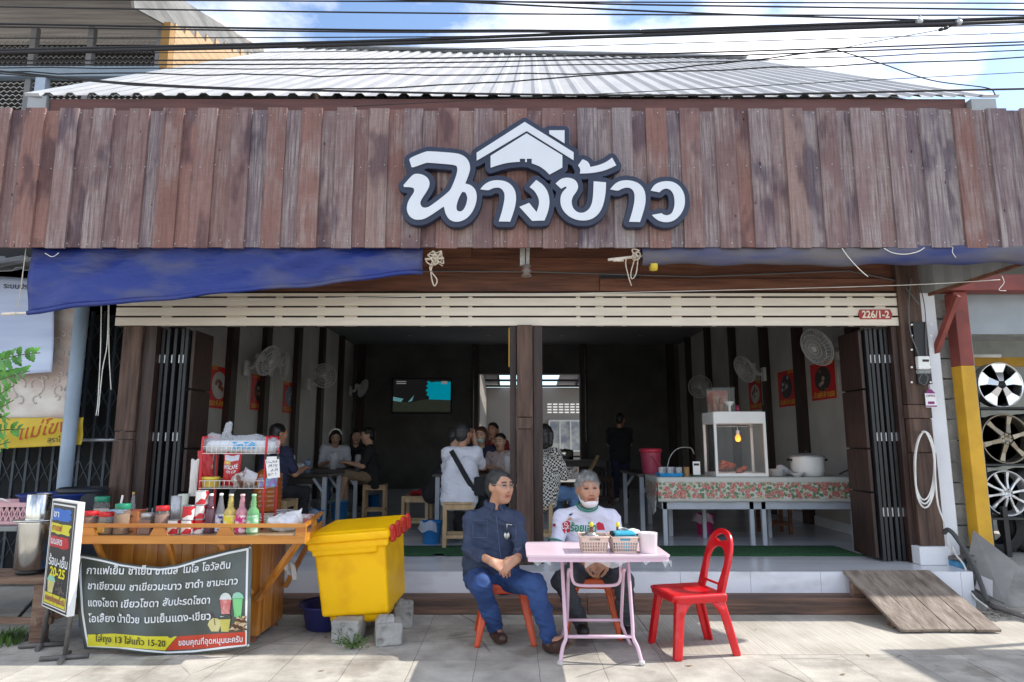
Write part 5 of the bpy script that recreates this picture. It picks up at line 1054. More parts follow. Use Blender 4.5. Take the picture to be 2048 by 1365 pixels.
tag(MB().bx(at(515, 5.05), at(545, 5.05), 5.02, 5.10, 1.068, 1.13).build('small_box', mat('lilac_blue_box', (.30, .22, .52), .5, col2=(.20, .50, .66), scale=14, lo=.48, hi=.52), bevel=.003), 'small lilac and blue box in the right end of the middle basket', 'box')
p2, f2 = pouch('snack_pouch', 'red and white pouch hanging on the left outside of the rack', (at(402, 5.10), 5.10, 1.09), .13, .24, mat('red_white_pouch', (.46, .012, .02), .35, col2=(.66, .60, .52), scale=5, lo=.55, hi=.6, bump=.4), 0)
p3, f3 = pouch('paper_bag', 'white crumpled bag hanging at the far left of the rack', (at(381, 5.02), 5.02, 1.0), .06, .27, mat('white_bag_paper', (.66, .65, .63), .7, var=.06, bump=.4), 0, bulge=.02)
pn = thing('paper_notice', 'white handwritten paper clipped to the right end of the red rack', 'notice', W(544, 920, 4.95)); a, b, c, d = [W(x, y, 4.94) for x, y in ((530, 914), (558, 913), (560, 955), (535, 958))]
MB().add([a, d, c, b], [(0, 1, 2, 3)]).build('paper', mat('white_paper', (.76, .76, .75), .8, var=.02), pn, solid=.001)
qf = lambda u, v: a.lerp(b, u).lerp(d.lerp(c, u), v) + Vector((0, -.0025, 0))
g = MB(); rr = random.Random(4)
for row in range(4):
    for i in range(7):
        u = .1 + .12 * i + rr.uniform(-.02, .02); v = .24 + .19 * row; P = [qf(u + rr.uniform(-.04, .05), v + rr.uniform(-.07, .07)) for _ in range(4)]
        if rr.random() < .85: g.tube(cat_curve(P, 3), .0011, 4)
g.build('handwriting', mat('blue_ink', (.03, .03, .14), .6), pn)
for u in (.06, .94): q = qf(u, .0); MB().bx(q.x - .006, q.x + .006, q.y - .006, q.y + .012, q.z - .02, q.z + .02).build('clip', M['black'], pn)
S = SDF(.012); S.ell((at(566, 4.92), 4.92, CT + .058), (.12, .09, .062)); S.ell((at(583, 4.95), 4.97, CT + .085), (.075, .06, .055)); S.cap((at(590, 4.95), 4.97, CT + .10), (at(597, 4.95), 4.97, CT + .15), .014, .008)
tag(sdf_obj('plastic_bag', S, mat('white_carrier_plastic', (.72, .71, .72), .35, var=.04, bump=.5, bscale=16), None, disp=crumple(.02, 14, 3)), 'knotted white carrier bag lying on the right end of the cart', 'bag')
x = at(606, 5.2); tag(MB().bx(x - .06, x + .07, 5.13, 5.25, CT, CT + .085).build('tissue_box', mat('pink_print_packet', (.60, .20, .18), .5, col2=(.72, .72, .70), scale=20, lo=.46, hi=.54), bevel=.006), 'pink and white packet at the far right corner of the cart', 'packet')
x = at(532, 5.02); tag(MB().bx(x - .03, x + .09, 5.26, 5.36, CT, CT + .11).build('newspaper_bundle', mat('printed_newspaper', (.50, .49, .47), .8, col2=(.16, .15, .15), scale=30, st=(1, 1, 5), lo=.5, hi=.56)), 'folded newspaper bundle on the cart behind the rack legs', 'newspaper')
g = MB(); a, b, c, d = W(560, 1128, 5.0), W(584, 1120, 5.02), W(596, 1160, 4.98), W(575, 1150, 4.98)
g.grid(lambda u, v: a.lerp(b, u).lerp(d.lerp(c, u), v) + Vector((0, .015 * math.sin(u * 12 + v * 4), .012 * math.sin(v * 8 + u * 5))), 14, 14); tag(g.build('rag', mat('grey_rag', (.48, .46, .44), .9, var=.1, bump=.4), solid=.006), 'grey rag hanging over the right rear brace of the cart', 'rag')

# ================= stand sign =================
A_, B_ = Vector((-3.26, 4.80, 0)), Vector((-2.88, 4.50, 0)); du = (B_ - A_).normalized(); nn = Vector((du.y, -du.x, 0)); ZB, ZT = .275, 1.0; WB = (B_ - A_).length
ss = thing('stand_sign', 'narrow black upright stand sign with coloured brush stripes on two pole feet', 'sign', (A_ + B_) / 2)
def SFn(u, v, o=.0): return A_ + du * (u * WB) + Vector((0, 0, ZB + (ZT - ZB) * v)) + nn * o
g = MB(); q = [SFn(0, 0, -.02), SFn(1, 0, -.02), SFn(1, 1, -.02), SFn(0, 1, -.02), SFn(0, 0, .02), SFn(1, 0, .02), SFn(1, 1, .02), SFn(0, 1, .02)]
g.add(q, [(3, 2, 1, 0), (4, 5, 6, 7), (0, 1, 5, 4), (1, 2, 6, 5), (2, 3, 7, 6), (3, 0, 4, 7)]); g.build('panel', M['white_plastic'], ss)
def sp(P, mt, name, o): g = MB(); g.add([SFn(u, v, o) for u, v in P], [tuple(range(len(P)))]); g.build(name, mt, ss)
KB = mat('black_print', (.02, .02, .022), .4, var=.1)
sp([(.04, .012), (.96, .012), (.96, .985), (.04, .985)], KB, 'black_print', .0222); sp([(.07, .03), (.93, .03), (.93, .965), (.07, .965)], M['white_plastic'], 'white_line', .0230); sp([(.09, .042), (.91, .042), (.91, .95), (.09, .95)], KB, 'black_field', .0238)
rr = random.Random(8)
def brush(v0, v1, mt, seed):
    rr = random.Random(seed); P = [(.10, v0)] + [(.10 + .62 * i / 8, v0 + rr.uniform(-.006, .006)) for i in range(1, 9)] + [(.8 + rr.uniform(-.05, .06), v0 + (v1 - v0) * i / 8) for i in range(0, 9)] + [(.72 - .62 * i / 8, v1 + rr.uniform(-.006, .006)) for i in range(0, 8)] + [(.10, v1)]
    sp(P, mt, 'brush_stripe', .0246)
brush(.81, .92, mat('blue_print', (.01, .12, .50), .4), 1); brush(.69, .785, MATS['yellow_print'], 2); brush(.565, .665, mat('red_print', (.48, .01, .02), .4), 3)
def st_(s, u0, u1, v, size, mt, bold=.02): txt(s, size, lambda x, y: SFn(x, v + y / (ZT - ZB), .0262), 'lettering', ss, mt, bold=bold, align='LEFT', fit=(u0, u1))
st_('ชา', .15, .36, .842, .062, BW); st_('กาแฟ', .14, .52, .715, .058, mat('red_brown_print', (.42, .05, .02), .5)); st_('นมสด', .14, .58, .592, .062, BW); st_('ร้อน-เย็น', .14, .86, .40, .085, BW); st_('20-25', .22, .80, .305, .082, mat('bright_yellow_print', (.75, .66, .02), .4), .03)
sp([(.10, .05), (.90, .05), (.90, .145), (.10, .145)], MATS['yellow_print'], 'yellow_band', .0246); st_('ขอบคุณที่อุดหนุนนะครับ', .14, .88, .078, .052, mat('plum_print', (.28, .02, .10), .5), .015)
sp([(.20, .15), (.38, .15), (.44, .26), (.16, .26)], CY_, 'printed_cup', .0246); sp([(.13, .255), (.20, .30), (.30, .32), (.42, .29), (.47, .255)], mat('printed_mint_lid', (.3, .6, .45), .4), 'printed_lid', .0250); 
g = MB(); rr = random.Random(2)
for i in range(46): u, v = rr.gauss(.70, .08), rr.gauss(.20, .035); g.add([SFn(u + math.cos(t) * .02, v + math.sin(t) * .009, .0248 + i * .00003) for t in np.linspace(0, 5.2, 6)], [tuple(range(6))])
g.build('bean_print', mat('bean_dark', (.09, .06, .05), .5, col2=(.2, .16, .13), scale=60), ss)
PIPE = mat('grey_iron_pipe', (.13, .12, .115), .55, .3, var=.25, scale=12)
for u, q in ((.05, A_), (.92, B_)):
    c = SFn(u, 0, -.0); c.z = 0; MB().tube([c + Vector((0, 0, .02)), Vector((c.x, c.y, ZB + .35)) - nn * .03], .014, 10).build('pole', PIPE, ss)
    g = MB()
    for d in ((.135, .035), (-.035, .10)): dv = Vector((d[0], d[1], 0)); g.tube([c - dv + Vector((0, 0, .017)), c + dv + Vector((0, 0, .017))], .016, 10)
    g.build('foot', PIPE, ss)

# ================= things left of the cart =================
OLDW = mat('weathered_bench_wood', (.14, .08, .055), .85, col2=(.27, .18, .13), scale=3, st=(1, 7, 7), bump=.6, isl=.15)
be = thing('wooden_bench', 'rough low wooden bench frame carrying the steel boiler at the left edge', 'bench', (-3.6, 5.0, 0))
g = MB(); g.bx(-4.9, -3.30, 4.86, 4.96, .40, .45); g.bx(-4.9, -3.30, 5.05, 5.20, .40, .45); g.pieces('seat_board', OLDW, be, bevel=.004)
g = MB(); g.bar((-4.9, 4.88, .17), (-3.25, 4.88, .15), .03, .045); g.bar((-3.33, 4.82, .16), (-2.95, 5.3, .24), .03, .045); g.bar((-3.33, 4.9, .40), (-2.9, 5.3, .42), .04, .05); g.pieces('stretcher', OLDW, be, bevel=.004)
g = MB(); g.bx(-3.38, -3.28, 4.84, 4.90, .0, .40); g.bx(-4.5, -4.42, 4.84, 4.9, 0, .40); g.pieces('leg', OLDW, be, bevel=.004)
SS = mat('stainless_steel', (.62, .61, .58), .22, 1.0, var=.05, scale=3, st=(1, 1, .3))
o = W(62, 1162, 5.0); o = Vector((o.x, 5.0, .455)); bo = thing('drinks_boiler', 'tall stainless steel boiler with narrow upper pot and wide brim standing on the bench', 'boiler', o)
MB().lathe([(.10, .03), (.115, .035), (.118, .36), (.118, .37)], o, 32).build('lower_pot', SS, bo); MB().lathe([(.118, .365), (.155, .375), (.157, .38), (.118, .385)], o, 32).build('brim', SS, bo); MB().lathe([(.078, .38), (.080, .56), (.074, .565), (.07, .40)], o, 32, caps=False).build('upper_pot', SS, bo); MB().lathe([(.09, 0), (.10, .005), (.10, .03)], o, 24).build('burner_ring', M['black'], bo)
MB().tube([o + Vector((.08, -.01, .545)), o + Vector((.12, -.02, .53)), o + Vector((.12, -.02, .47)), o + Vector((.08, -.01, .45))], .006, 8).build('handle', M['black'], bo)
tb = thing('grey_table', 'grey topped folding table behind the boiler with pink crate on it', 'table', (-4.1, 5.6, 0)); MB().bx(-5.4, -3.55, 5.35, 5.95, .70, .735).build('tabletop', mat('grey_laminate', (.22, .24, .23), .4), tb, bevel=.006)
g = MB(); 
for x in (-5.2, -3.9): g.tube([(x, 5.4, 0), (x + .3, 5.9, .70)], .013, 8); g.tube([(x + .3, 5.4, 0), (x, 5.9, .70)], .013, 8)
g.build('leg', M['black'], tb)
PINK = mat('pale_pink_plastic', (.62, .36, .38), .5, var=.05)
a = W(0, 1045, 5.5); b = W(78, 1005, 5.5); x1 = b.x; cr_ = thing('pink_crate', 'pale pink lattice plastic crate on the grey table', 'crate', (x1 - .4, 5.5, .737))
g = MB(); Z0, Z1 = .737, .915
g.bx(x1 - .62, x1, 5.44, 5.452, Z1 - .035, Z1); g.bx(x1 - .62, x1, 5.44, 5.452, Z0, Z0 + .03); g.bx(x1 - .012, x1, 5.452, 5.80, Z1 - .035, Z1); g.bx(x1 - .012, x1, 5.452, 5.80, Z0, Z0 + .03); g.bx(x1 - .62, x1, 5.79, 5.80, Z1 - .035, Z1)
x = x1 - .62
while x < x1 - .03:
    g.bar((x, 5.446, Z0 + .03), (x + .045, 5.446, Z1 - .035), .009, .009); g.bar((x + .045, 5.447, Z0 + .03), (x, 5.447, Z1 - .035), .009, .009); g.bx(x - .003, x + .003, 5.441, 5.450, Z0 + .03, Z1 - .035); x += .045
y = 5.46
while y < 5.78: g.bar((x1 - .006, y, Z0 + .03), (x1 - .006, y + .045, Z1 - .035), .009, .009); g.bar((x1 - .007, y + .045, Z0 + .03), (x1 - .007, y, Z1 - .035), .009, .009); y += .045
g.build('lattice_wall', PINK, cr_); MB().bx(x1 - .62, x1, 5.44, 5.80, Z0 - .001, Z0 + .006).build('bottom', PINK, cr_); MB().tube([(x1 - .5, 5.45, Z1 + .0), (x1 - .46, 5.43, Z1 + .03), (x1 - .25, 5.43, Z1 + .03), (x1 - .2, 5.45, Z1)], .006, 6).build('handle', M['white_plastic'], cr_)
BLU = mat('royal_blue_plastic', (.018, .045, .24), .35, var=.06)
o = W(107, 1000, 5.85); o = Vector((o.x, 5.85, .737)); tag(MB().lathe([(.17, 0), (.19, .01), (.25, .20), (.275, .215), (.272, .222), (.245, .21), (.18, .02), (0, .012)], o, 40).build('blue_basin', BLU), 'wide blue plastic basin on the grey table behind the stand sign', 'basin')
o = W(166, 980, 6.0); o = Vector((o.x, 6.0, 0)); bk = thing('black_bin', 'tall black rubber bin behind the jars beside the drainpipe', 'bin', o); MB().lathe([(.15, 0), (.165, .02), (.19, .98), (.185, 1.0), (.15, .1)], o, 32).build('body', mat('black_rubber', (.02, .024, .032), .5), bk); MB().lathe([(.19, .955), (.205, .96), (.205, .985), (.19, .99)], o, 32, caps=False).build('rim', MATS['black_rubber'], bk)
o = Vector((-3.12, 5.25, 0)); gc = thing('gas_cylinder', 'blue gas cylinder standing behind the left end of the cart', 'gas cylinder', o); MB().lathe([(.12, .0), (.15, .04), (.155, .42), (.13, .50), (.04, .535)], o, 28).build('body', mat('blue_enamel', (.02, .13, .34), .35), gc); MB().lathe([(.03, .53), (.03, .6), (.05, .6), (.05, .62)], o, 14).build('valve', M['galv'], gc); MB().tube(cat_curve([o + Vector((0, 0, .6)), o + Vector((.1, -.1, .66)), o + Vector((.22, -.2, .60)), o + Vector((.3, -.2, .45))], 5), .010, 8).build('gas_hose', mat('yellow_hose', (.5, .34, .02), .5), gc)
def tuft(c, n, h, r, seed, label, name='grass_tuft', lean=.6):
    rr = random.Random(seed); g = MB(); c = Vector(c)
    for i in range(n):
        a = rr.random() * 6.28; b = c + Vector((math.cos(a), math.sin(a), 0)) * rr.random() * r; d = Vector((math.cos(a), math.sin(a), 0)) * rr.uniform(.2, lean) * h; k = rr.uniform(.5, 1) * h; w = rr.uniform(.003, .006); sd = Vector((-math.sin(a), math.cos(a), 0)) * w
        g.add([b - sd, b + sd, b + d * .45 + Vector((0, 0, k * .7)) + sd * .8, b + d * .45 + Vector((0, 0, k * .7)) - sd * .8, b + d + Vector((0, 0, k * .85))], [(0, 1, 2, 3), (3, 2, 4)])
    return tag(g.build(name, mat('grass_green', (.05, .12, .02), .6, col2=(.13, .22, .05), scale=8)), label, 'grass', None, 'stuff' if name == 'grass_tuft' else None)
tuft(G(8, 1285), 260, .10, .16, 3, 'green grass tuft growing from the pavement at the left edge')
# ================= yellow bin on blocks =================
BINY = mat('yellow_polyethylene', (.84, .43, .0008), .42, spec=.3, col2=(.95, .53, .0005), lo=.36, hi=.52, detail=9, scale=4, bump=.04, bscale=6)
bc = Vector((-1.14, 5.20, .468)); yb_ = thing('yellow_bin', 'large yellow plastic ice bin with red clips tilted on concrete blocks', 'bin', (bc.x, bc.y, .2))
BR = np.array(Matrix.Rotation(R(-5), 3, 'Y') @ Matrix.Rotation(R(-6), 3, 'Z') @ Matrix.Rotation(R(4), 3, 'X'))
def bl_(x, y, z): return np.array(bc) + BR @ np.array([x, y, z])
S = SDF(.011)
S.box(bl_(0, 0, -.03), (.270, .262, .262), .022, BR, k=.012); S.box(bl_(.0, -.0, -.30), (.225, .225, .06), .035, BR, k=.015)
S.box(bl_(0, 0, .222), (.300, .295, .028), .010, BR, k=.006); S.box(bl_(-.03, 0, .180), (.245, .287, .028), .010, BR, k=.006)
def taper(V):
    L = (V - np.array(bc)) @ BR; k = 1 - .07 * np.clip((.2 - L[:, 2]) / .45, 0, 1); L[:, 0] *= k; L[:, 1] *= k; return L @ BR.T + np.array(bc)
sdf_obj('body', S, BINY, yb_, disp=taper)
S = SDF(.011); S.box(bl_(0, 0, .276), (.316, .312, .030), .014, BR, k=.012); S.box(bl_(0, 0, .305), (.28, .255, .010), .008, BR, k=.02); sdf_obj('lid', S, BINY, yb_)
CLIP = mat('red_clip', (.46, .02, .012), .4, var=.1)
for yy in (-.23, -.09, .06, .20):
    S = SDF(.007); S.box(bl_(.322, yy, .268), (.012, .035, .05), .008, BR, k=.01); S.box(bl_(.326, yy, .315), (.014, .022, .018), .006, BR, k=.01); S.box(bl_(.326, yy, .225), (.013, .028, .014), .006, BR, k=.01); S.box(bl_(.334, yy, .268), (.012, .012, .045), .005, BR, k=.008); sdf_obj('clip', S, CLIP, yb_)
g = MB()
for P in ([(-.10, -.14), (.06, -.04), (.06, -.02), (-.10, -.11)], [(-.02, -.05), (.10, .0), (.10, .02), (-.02, -.02)], [(-.06, -.12), (.0, -.14), (.02, -.11), (-.03, -.09)], [(.03, -.03), (.07, -.06), (.08, -.04), (.05, .0)]): g.add([bl_(x, y, .3165) for x, y in P], [(0, 1, 2, 3)])
g.build('red_emblem', CLIP, yb_)
CBK = mat('cast_concrete_cube', (.25, .245, .23), .9, col2=(.40, .39, .365), scale=4, bump=.7, bscale=30)
def cube(px, py, d, w, h, yaw, label, dp=None):
    c = W(px, py, d); c.z = 0; dp = dp or w; t = MB(); q = Matrix.Translation(c) @ Matrix.Rotation(yaw, 4, 'Z')
    S = SDF(.012); S.box((c.x, c.y, h / 2), (w / 2, dp / 2, h / 2), .012, np.array(Matrix.Rotation(yaw, 3, 'Z')), k=.01)
    rr = random.Random(int(px)); 
    for _ in range(5): a = rr.random() * 6.28; S.ell((c.x + math.cos(a) * w * .55, c.y + math.sin(a) * dp * .55, rr.uniform(.02, h)), (.022, .022, .022), k=.01, sub=True)
    t = thing('concrete_block', label, 'concrete block', (c.x, c.y, 0), 'concrete blocks under the bin'); sdf_obj('block', S, CBK, t, disp=crumple(.006, 14, px)); return t, c
b1, c1 = cube(697, 1290, 4.97, .20, .155, R(-4), 'concrete block with scratched marks under the front left corner of the bin', .22)
g = MB(); rr = random.Random(12)
for row, z in enumerate((.098, .036)):
    for i in range(9):
        x = c1.x - .085 + i * .02 + rr.uniform(-.004, .004); P = [(x + rr.uniform(-.008, .008), c1.y - .123 + i * .0012, z + rr.uniform(-.014, .014)) for _ in range(3)]
        if rr.random() < .8: g.tube(P, .0016, 4)
g.tube([(c1.x - .015 + .016 * math.cos(a), c1.y - .121, .132 + .014 * math.sin(a)) for a in np.linspace(0, 6.1, 12)], .0014, 4)
g.build('scratched_marks', mat('dark_scratch', (.10, .09, .08), .9), b1)
cube(776, 1292, 4.90, .185, .15, R(14), 'concrete block standing free at the front right of the bin', .2)
cube(806, 1255, 5.33, .15, .17, R(8), 'concrete block at the rear right of the bin, nearest the step', .2)
cube(722, 1240, 5.42, .18, .15, R(0), 'half hidden concrete block deep under the bin')
def stone(c, r, seed, label):
    S = SDF(.008); rr = random.Random(seed); c = np.array(c)
    S.box(c, r, .01, rot(0, .1, rr.random()), k=.015); S.ell(c + np.array([r[0] * .3, 0, r[2] * .2]), np.array(r) * .8, k=.02)
    tag(sdf_obj('rubble_stone', S, CBK, None, disp=crumple(.018, 24, seed)), label, 'stone', 'stones wedged under the bin')
stone(W(770, 1243, 4.88), (.055, .05, .030), 1, 'rough stone lying on the front right concrete block'); stone(W(797, 1210, 5.3), (.05, .06, .03), 2, 'rough stone lying on the rear right concrete block')
o = G(655, 1262); o = Vector((-1.42, 5.28, 0)); tag(MB().lathe([(.13, 0), (.15, .01), (.185, .165), (.215, .178), (.213, .186), (.178, .172), (.14, .02), (0, .014)], o, 40).build('blue_basin', mat('indigo_plastic', (.022, .025, .13), .4, var=.06)), 'indigo plastic basin on the ground half under the yellow bin', 'basin')
c = G(705, 1296); wd_ = MB(); rr = random.Random(21)
for i in range(34):
    a = rr.uniform(-2.6, -.3) if i % 2 else rr.random() * 6.28; L = rr.uniform(.05, .16); b = Vector((c.x, c.y - .02, 0)); e = b + Vector((math.cos(a) * L, math.sin(a) * L * .5, rr.uniform(.02, .11))); wd_.tube([b, b.lerp(e, .5) + Vector((0, 0, .02)), e], .0016, 4, 1)
    for k in range(7):
        p = b.lerp(e, .3 + k * .11); s = rr.uniform(.010, .02); d = Vector((rr.uniform(-1, 1), rr.uniform(-.5, .5), rr.uniform(-.2, .8))).normalized() * s; n_ = d.cross(Vector((0, 1, .3))).normalized() * s * .4; wd_.add([p, p + d * .5 + n_, p + d, p + d * .5 - n_], [(0, 1, 2, 3)], 0)
tag(wd_.build('weed', [mat('weed_green', (.045, .10, .02), .6, col2=(.10, .17, .05), scale=20), STEM]), 'small green weed growing from a joint in front of the scratched block', 'weed')

# ================= plastic stools =================
def stool(name, label, cx, cy, yaw, m, H=.40, wt=.135, wb=.205):
    t = thing(name, label, 'stool', (cx, cy, 0), 'red orange plastic stools on the pavement'); Rm = np.array(Matrix.Rotation(yaw, 3, 'Z')); o = np.array([cx, cy, 0])
    P = lambda x, y, z: o + Rm @ np.array([x, y, z])
    S = SDF(.0085); S.box(P(0, 0, H - .012), (wt + .012, wt + .012, .012), .01, Rm, k=.012)
    for i in range(4):
        a = i * math.pi / 2; ca, sa = math.cos(a), math.sin(a); S.box(P(ca * (wt + .008), sa * (wt + .008), H - .035), (.008 if i % 2 == 0 else wt, wt if i % 2 == 0 else .008, .03), .006, Rm, k=.02)
    sdf_obj('seat', S, m, t)
    for sx in (-1, 1):
        for sy in (-1, 1):
            S = SDF(.0085); 
            for (dx, dy) in ((.030, 0), (0, .030)):
                S.cap(P(sx * (wt - .004 - dx), sy * (wt - .004 - dy), H - .04), P(sx * (wb - dx * .6), sy * (wb - dy * .6), .008), .015, .010, k=.015)
            S.cap(P(sx * wt, sy * wt, H - .03), P(sx * wb, sy * wb, .010), .020, .013, k=.015); S.cap(P(sx * wt * .6, sy * (wt + .004), H - .035), P(sx * (wt + .005), sy * (wt + .008), H - .085), .010, .014, k=.02); S.cap(P(sx * (wt + .004), sy * wt * .6, H - .035), P(sx * (wt + .008), sy * (wt + .005), H - .085), .010, .014, k=.02)
            sdf_obj('leg', S, m, t)
OR = mat('faded_red_orange_plastic', (.56, .055, .010), .4, col2=(.66, .115, .04), scale=5, lo=.45, hi=.8, detail=8); OR2 = mat('orange_plastic', (.62, .085, .012), .38, var=.08)
stool('plastic_stool', 'scuffed red orange plastic stool under the man in the navy shirt', -.055, 5.0, R(3), OR); stool('plastic_stool', 'orange plastic stool under the grey haired man at the pink table', .60, 5.17, R(-6), OR2)

# ================= red chair =================
RC = mat('glossy_red_plastic', (.58, .004, .010), .34, col2=(.62, .05, .045), scale=9, lo=.56, hi=.78, detail=9, coat=.15); 
ch = thing('plastic_chair', 'bright red plastic chair with looped backrest facing left beside the pink table', 'chair', (1.23, 4.73, 0)); cyw = R(13); Rm = np.array(Matrix.Rotation(cyw, 3, 'Z')); co = np.array([1.225, 4.74, 0])
CP = lambda x, y, z: co + Rm @ np.array([x, y, z])       # chair faces -x
S = SDF(.0075); SH = .385
S.box(CP(-.015, 0, SH), (.195, .185, .012), .011, Rm, k=.012); S.box(CP(-.19, 0, SH - .016), (.02, .16, .024), .014, Rm, k=.02); S.box(CP(-.0, -.178, SH - .02), (.18, .012, .024), .010, Rm, k=.02); S.box(CP(-.0, .178, SH - .02), (.18, .012, .024), .010, Rm, k=.02)
S.ell(CP(-.02, 0, SH + .035), (.17, .15, .030), Rm, k=.01, sub=True)
sdf_obj('seat', S, RC, ch)
for sx, top, bot in ((-1, (-.165, .165, SH - .01), (-.215, .20, .01)), (1, (.15, .165, SH - .01), (.245, .19, .01))):
    for sy in (-1, 1):
        S = SDF(.0075); tx, ty, tz = top; bx_, by_, bz_ = bot
        for f in np.linspace(0, 1, 4): S.cap(CP(tx + (-.0 + .036 * f * (1 if sx < 0 else -1)), sy * ty, tz), CP(bx_ + .035 * f * (1 if sx < 0 else -1), sy * by_, bz_), .013, .011, k=.012)
        for f in np.linspace(0, 1, 3): S.cap(CP(tx, sy * (ty - .04 * f), tz), CP(bx_, sy * (by_ - .03 * f), bz_), .013, .010, k=.012)
        S.cap(CP(tx + (.10 if sx < 0 else -.10), sy * (ty + .008), SH - .02), CP(tx + (.02 if sx < 0 else -.02), sy * (ty + .012), SH - .09), .010, .015, k=.03)
        sdf_obj('leg', S, RC, ch)
def bk(y, z): x = .165 + (z - SH) * .30; return Vector(CP(x, y, z))
def back_panel():
    arch = [(-.168, SH - .02), (-.166, .50), (-.165, .62), (-.15, .70), (-.115, .755), (-.06, .785), (0, .793), (.06, .785), (.115, .755), (.15, .70), (.165, .62), (.166, .50), (.168, SH - .02), (.10, SH - .02), (.085, .43), (-.085, .43), (-.10, SH - .02)]
    slot = [(-.088, .445), (-.118, .60), (-.06, .672), (.06, .672), (.118, .60), (.088, .445)]
    tri = [(-.085, .728), (-.03, .757), (.03, .757), (.085, .728), (0, .700)]
    me = bpy.data.meshes.new('backrest'); b = bmesh.new(); es = []
    for L in (arch, slot, tri):
        L = smooth_poly(L, 2, 75); vs = [b.verts.new(bk(*p)) for p in L]; es += [b.edges.new((vs[i - 1], vs[i])) for i in range(len(vs))]
    bmesh.ops.triangle_fill(b, use_beauty=True, edges=es); bmesh.ops.recalc_face_normals(b, faces=b.faces); bmesh.ops.translate(b, vec=-ch.location, verts=b.verts); b.to_mesh(me); b.free(); me.materials.append(RC)
    o = bpy.data.objects.new('backrest', me); COL.objects.link(o); o.parent = ch; md = o.modifiers.new('s', 'SOLIDIFY'); md.thickness = .026; md.offset = 0; md = o.modifiers.new('b', 'BEVEL'); md.width = .007; md.segments = 3; md.limit_method = 'ANGLE'; md.angle_limit = R(50)
    for p in me.polygons: p.use_smooth = True
back_panel()


# ================= pink folding table =================
PT = mat('pale_pink_enamel', (.66, .46, .56), .35, var=.05, scale=4, bump=.04); PTT = mat('pink_tabletop', (.74, .58, .65), .24, col2=(.66, .50, .57), scale=5, lo=.45, hi=.75, detail=9)
ft = thing('folding_table', 'pale pink folding table with crossed tube legs on the pavement', 'table', (.55, 4.53, 0)); TZ = .705
MB().prism(smooth_poly([(.09, 4.24), (.13, 4.215), (.94, 4.215), (.985, 4.24), (.985, 4.76), (.94, 4.80), (.13, 4.80), (.09, 4.76)], 2), Matrix.Translation((0, 0, TZ)), .012).build('tabletop', PTT, ft, bevel=.004, seg=3)
g = MB(); g.prism(smooth_poly([(.10, 4.235), (.13, 4.222), (.94, 4.222), (.978, 4.24), (.978, 4.755), (.94, 4.79), (.13, 4.79), (.098, 4.755)], 2), Matrix.Translation((0, 0, TZ - .0125)), .028); g.build('table_rim', PT, ft, bevel=.004)
for x, k in ((.33, 1), (.80, -1)):
    MB().tube(cat_curve([(x - .025 * k, 4.42, .012), (x - .005 * k, 4.45, .10), (x + .018 * k, 4.47, .155), (x + .016 * k, 4.50, .25), (x + .01 * k, 4.66, TZ - .05)], 6), .0125, 10).build('leg', PT, ft)
    MB().tube(cat_curve([(x - .02 * k, 4.80, .012), (x + .03 * k, 4.765, .12), (x + .048 * k, 4.74, .20), (x + .05 * k, 4.60, .52), (x + .055 * k, 4.52, .56)], 6), .0115, 10).build('leg', PT, ft)
    MB().lathe([(.018, -.012), (.02, 0), (.018, .012)], (x - .024 * k, 4.418, .016), 12).build('rubber_foot', mat('scuffed_white_rubber', (.6, .57, .55), .7), ft)
g = MB(); g.tube([(.345, 4.472, .158), (.785, 4.472, .158)], .0115, 10); g.tube([(.375, 4.745, .19), (.755, 4.745, .19)], .010, 10); g.tube(cat_curve([(.40, 4.60, TZ - .04), (.40, 4.59, .56), (.405, 4.585, .49), (.44, 4.582, .455), (.565, 4.582, .45), (.69, 4.582, .455), (.725, 4.585, .49), (.73, 4.59, .56), (.73, 4.60, TZ - .04)], 6), .0105, 10); g.build('cross_rail', PT, ft)
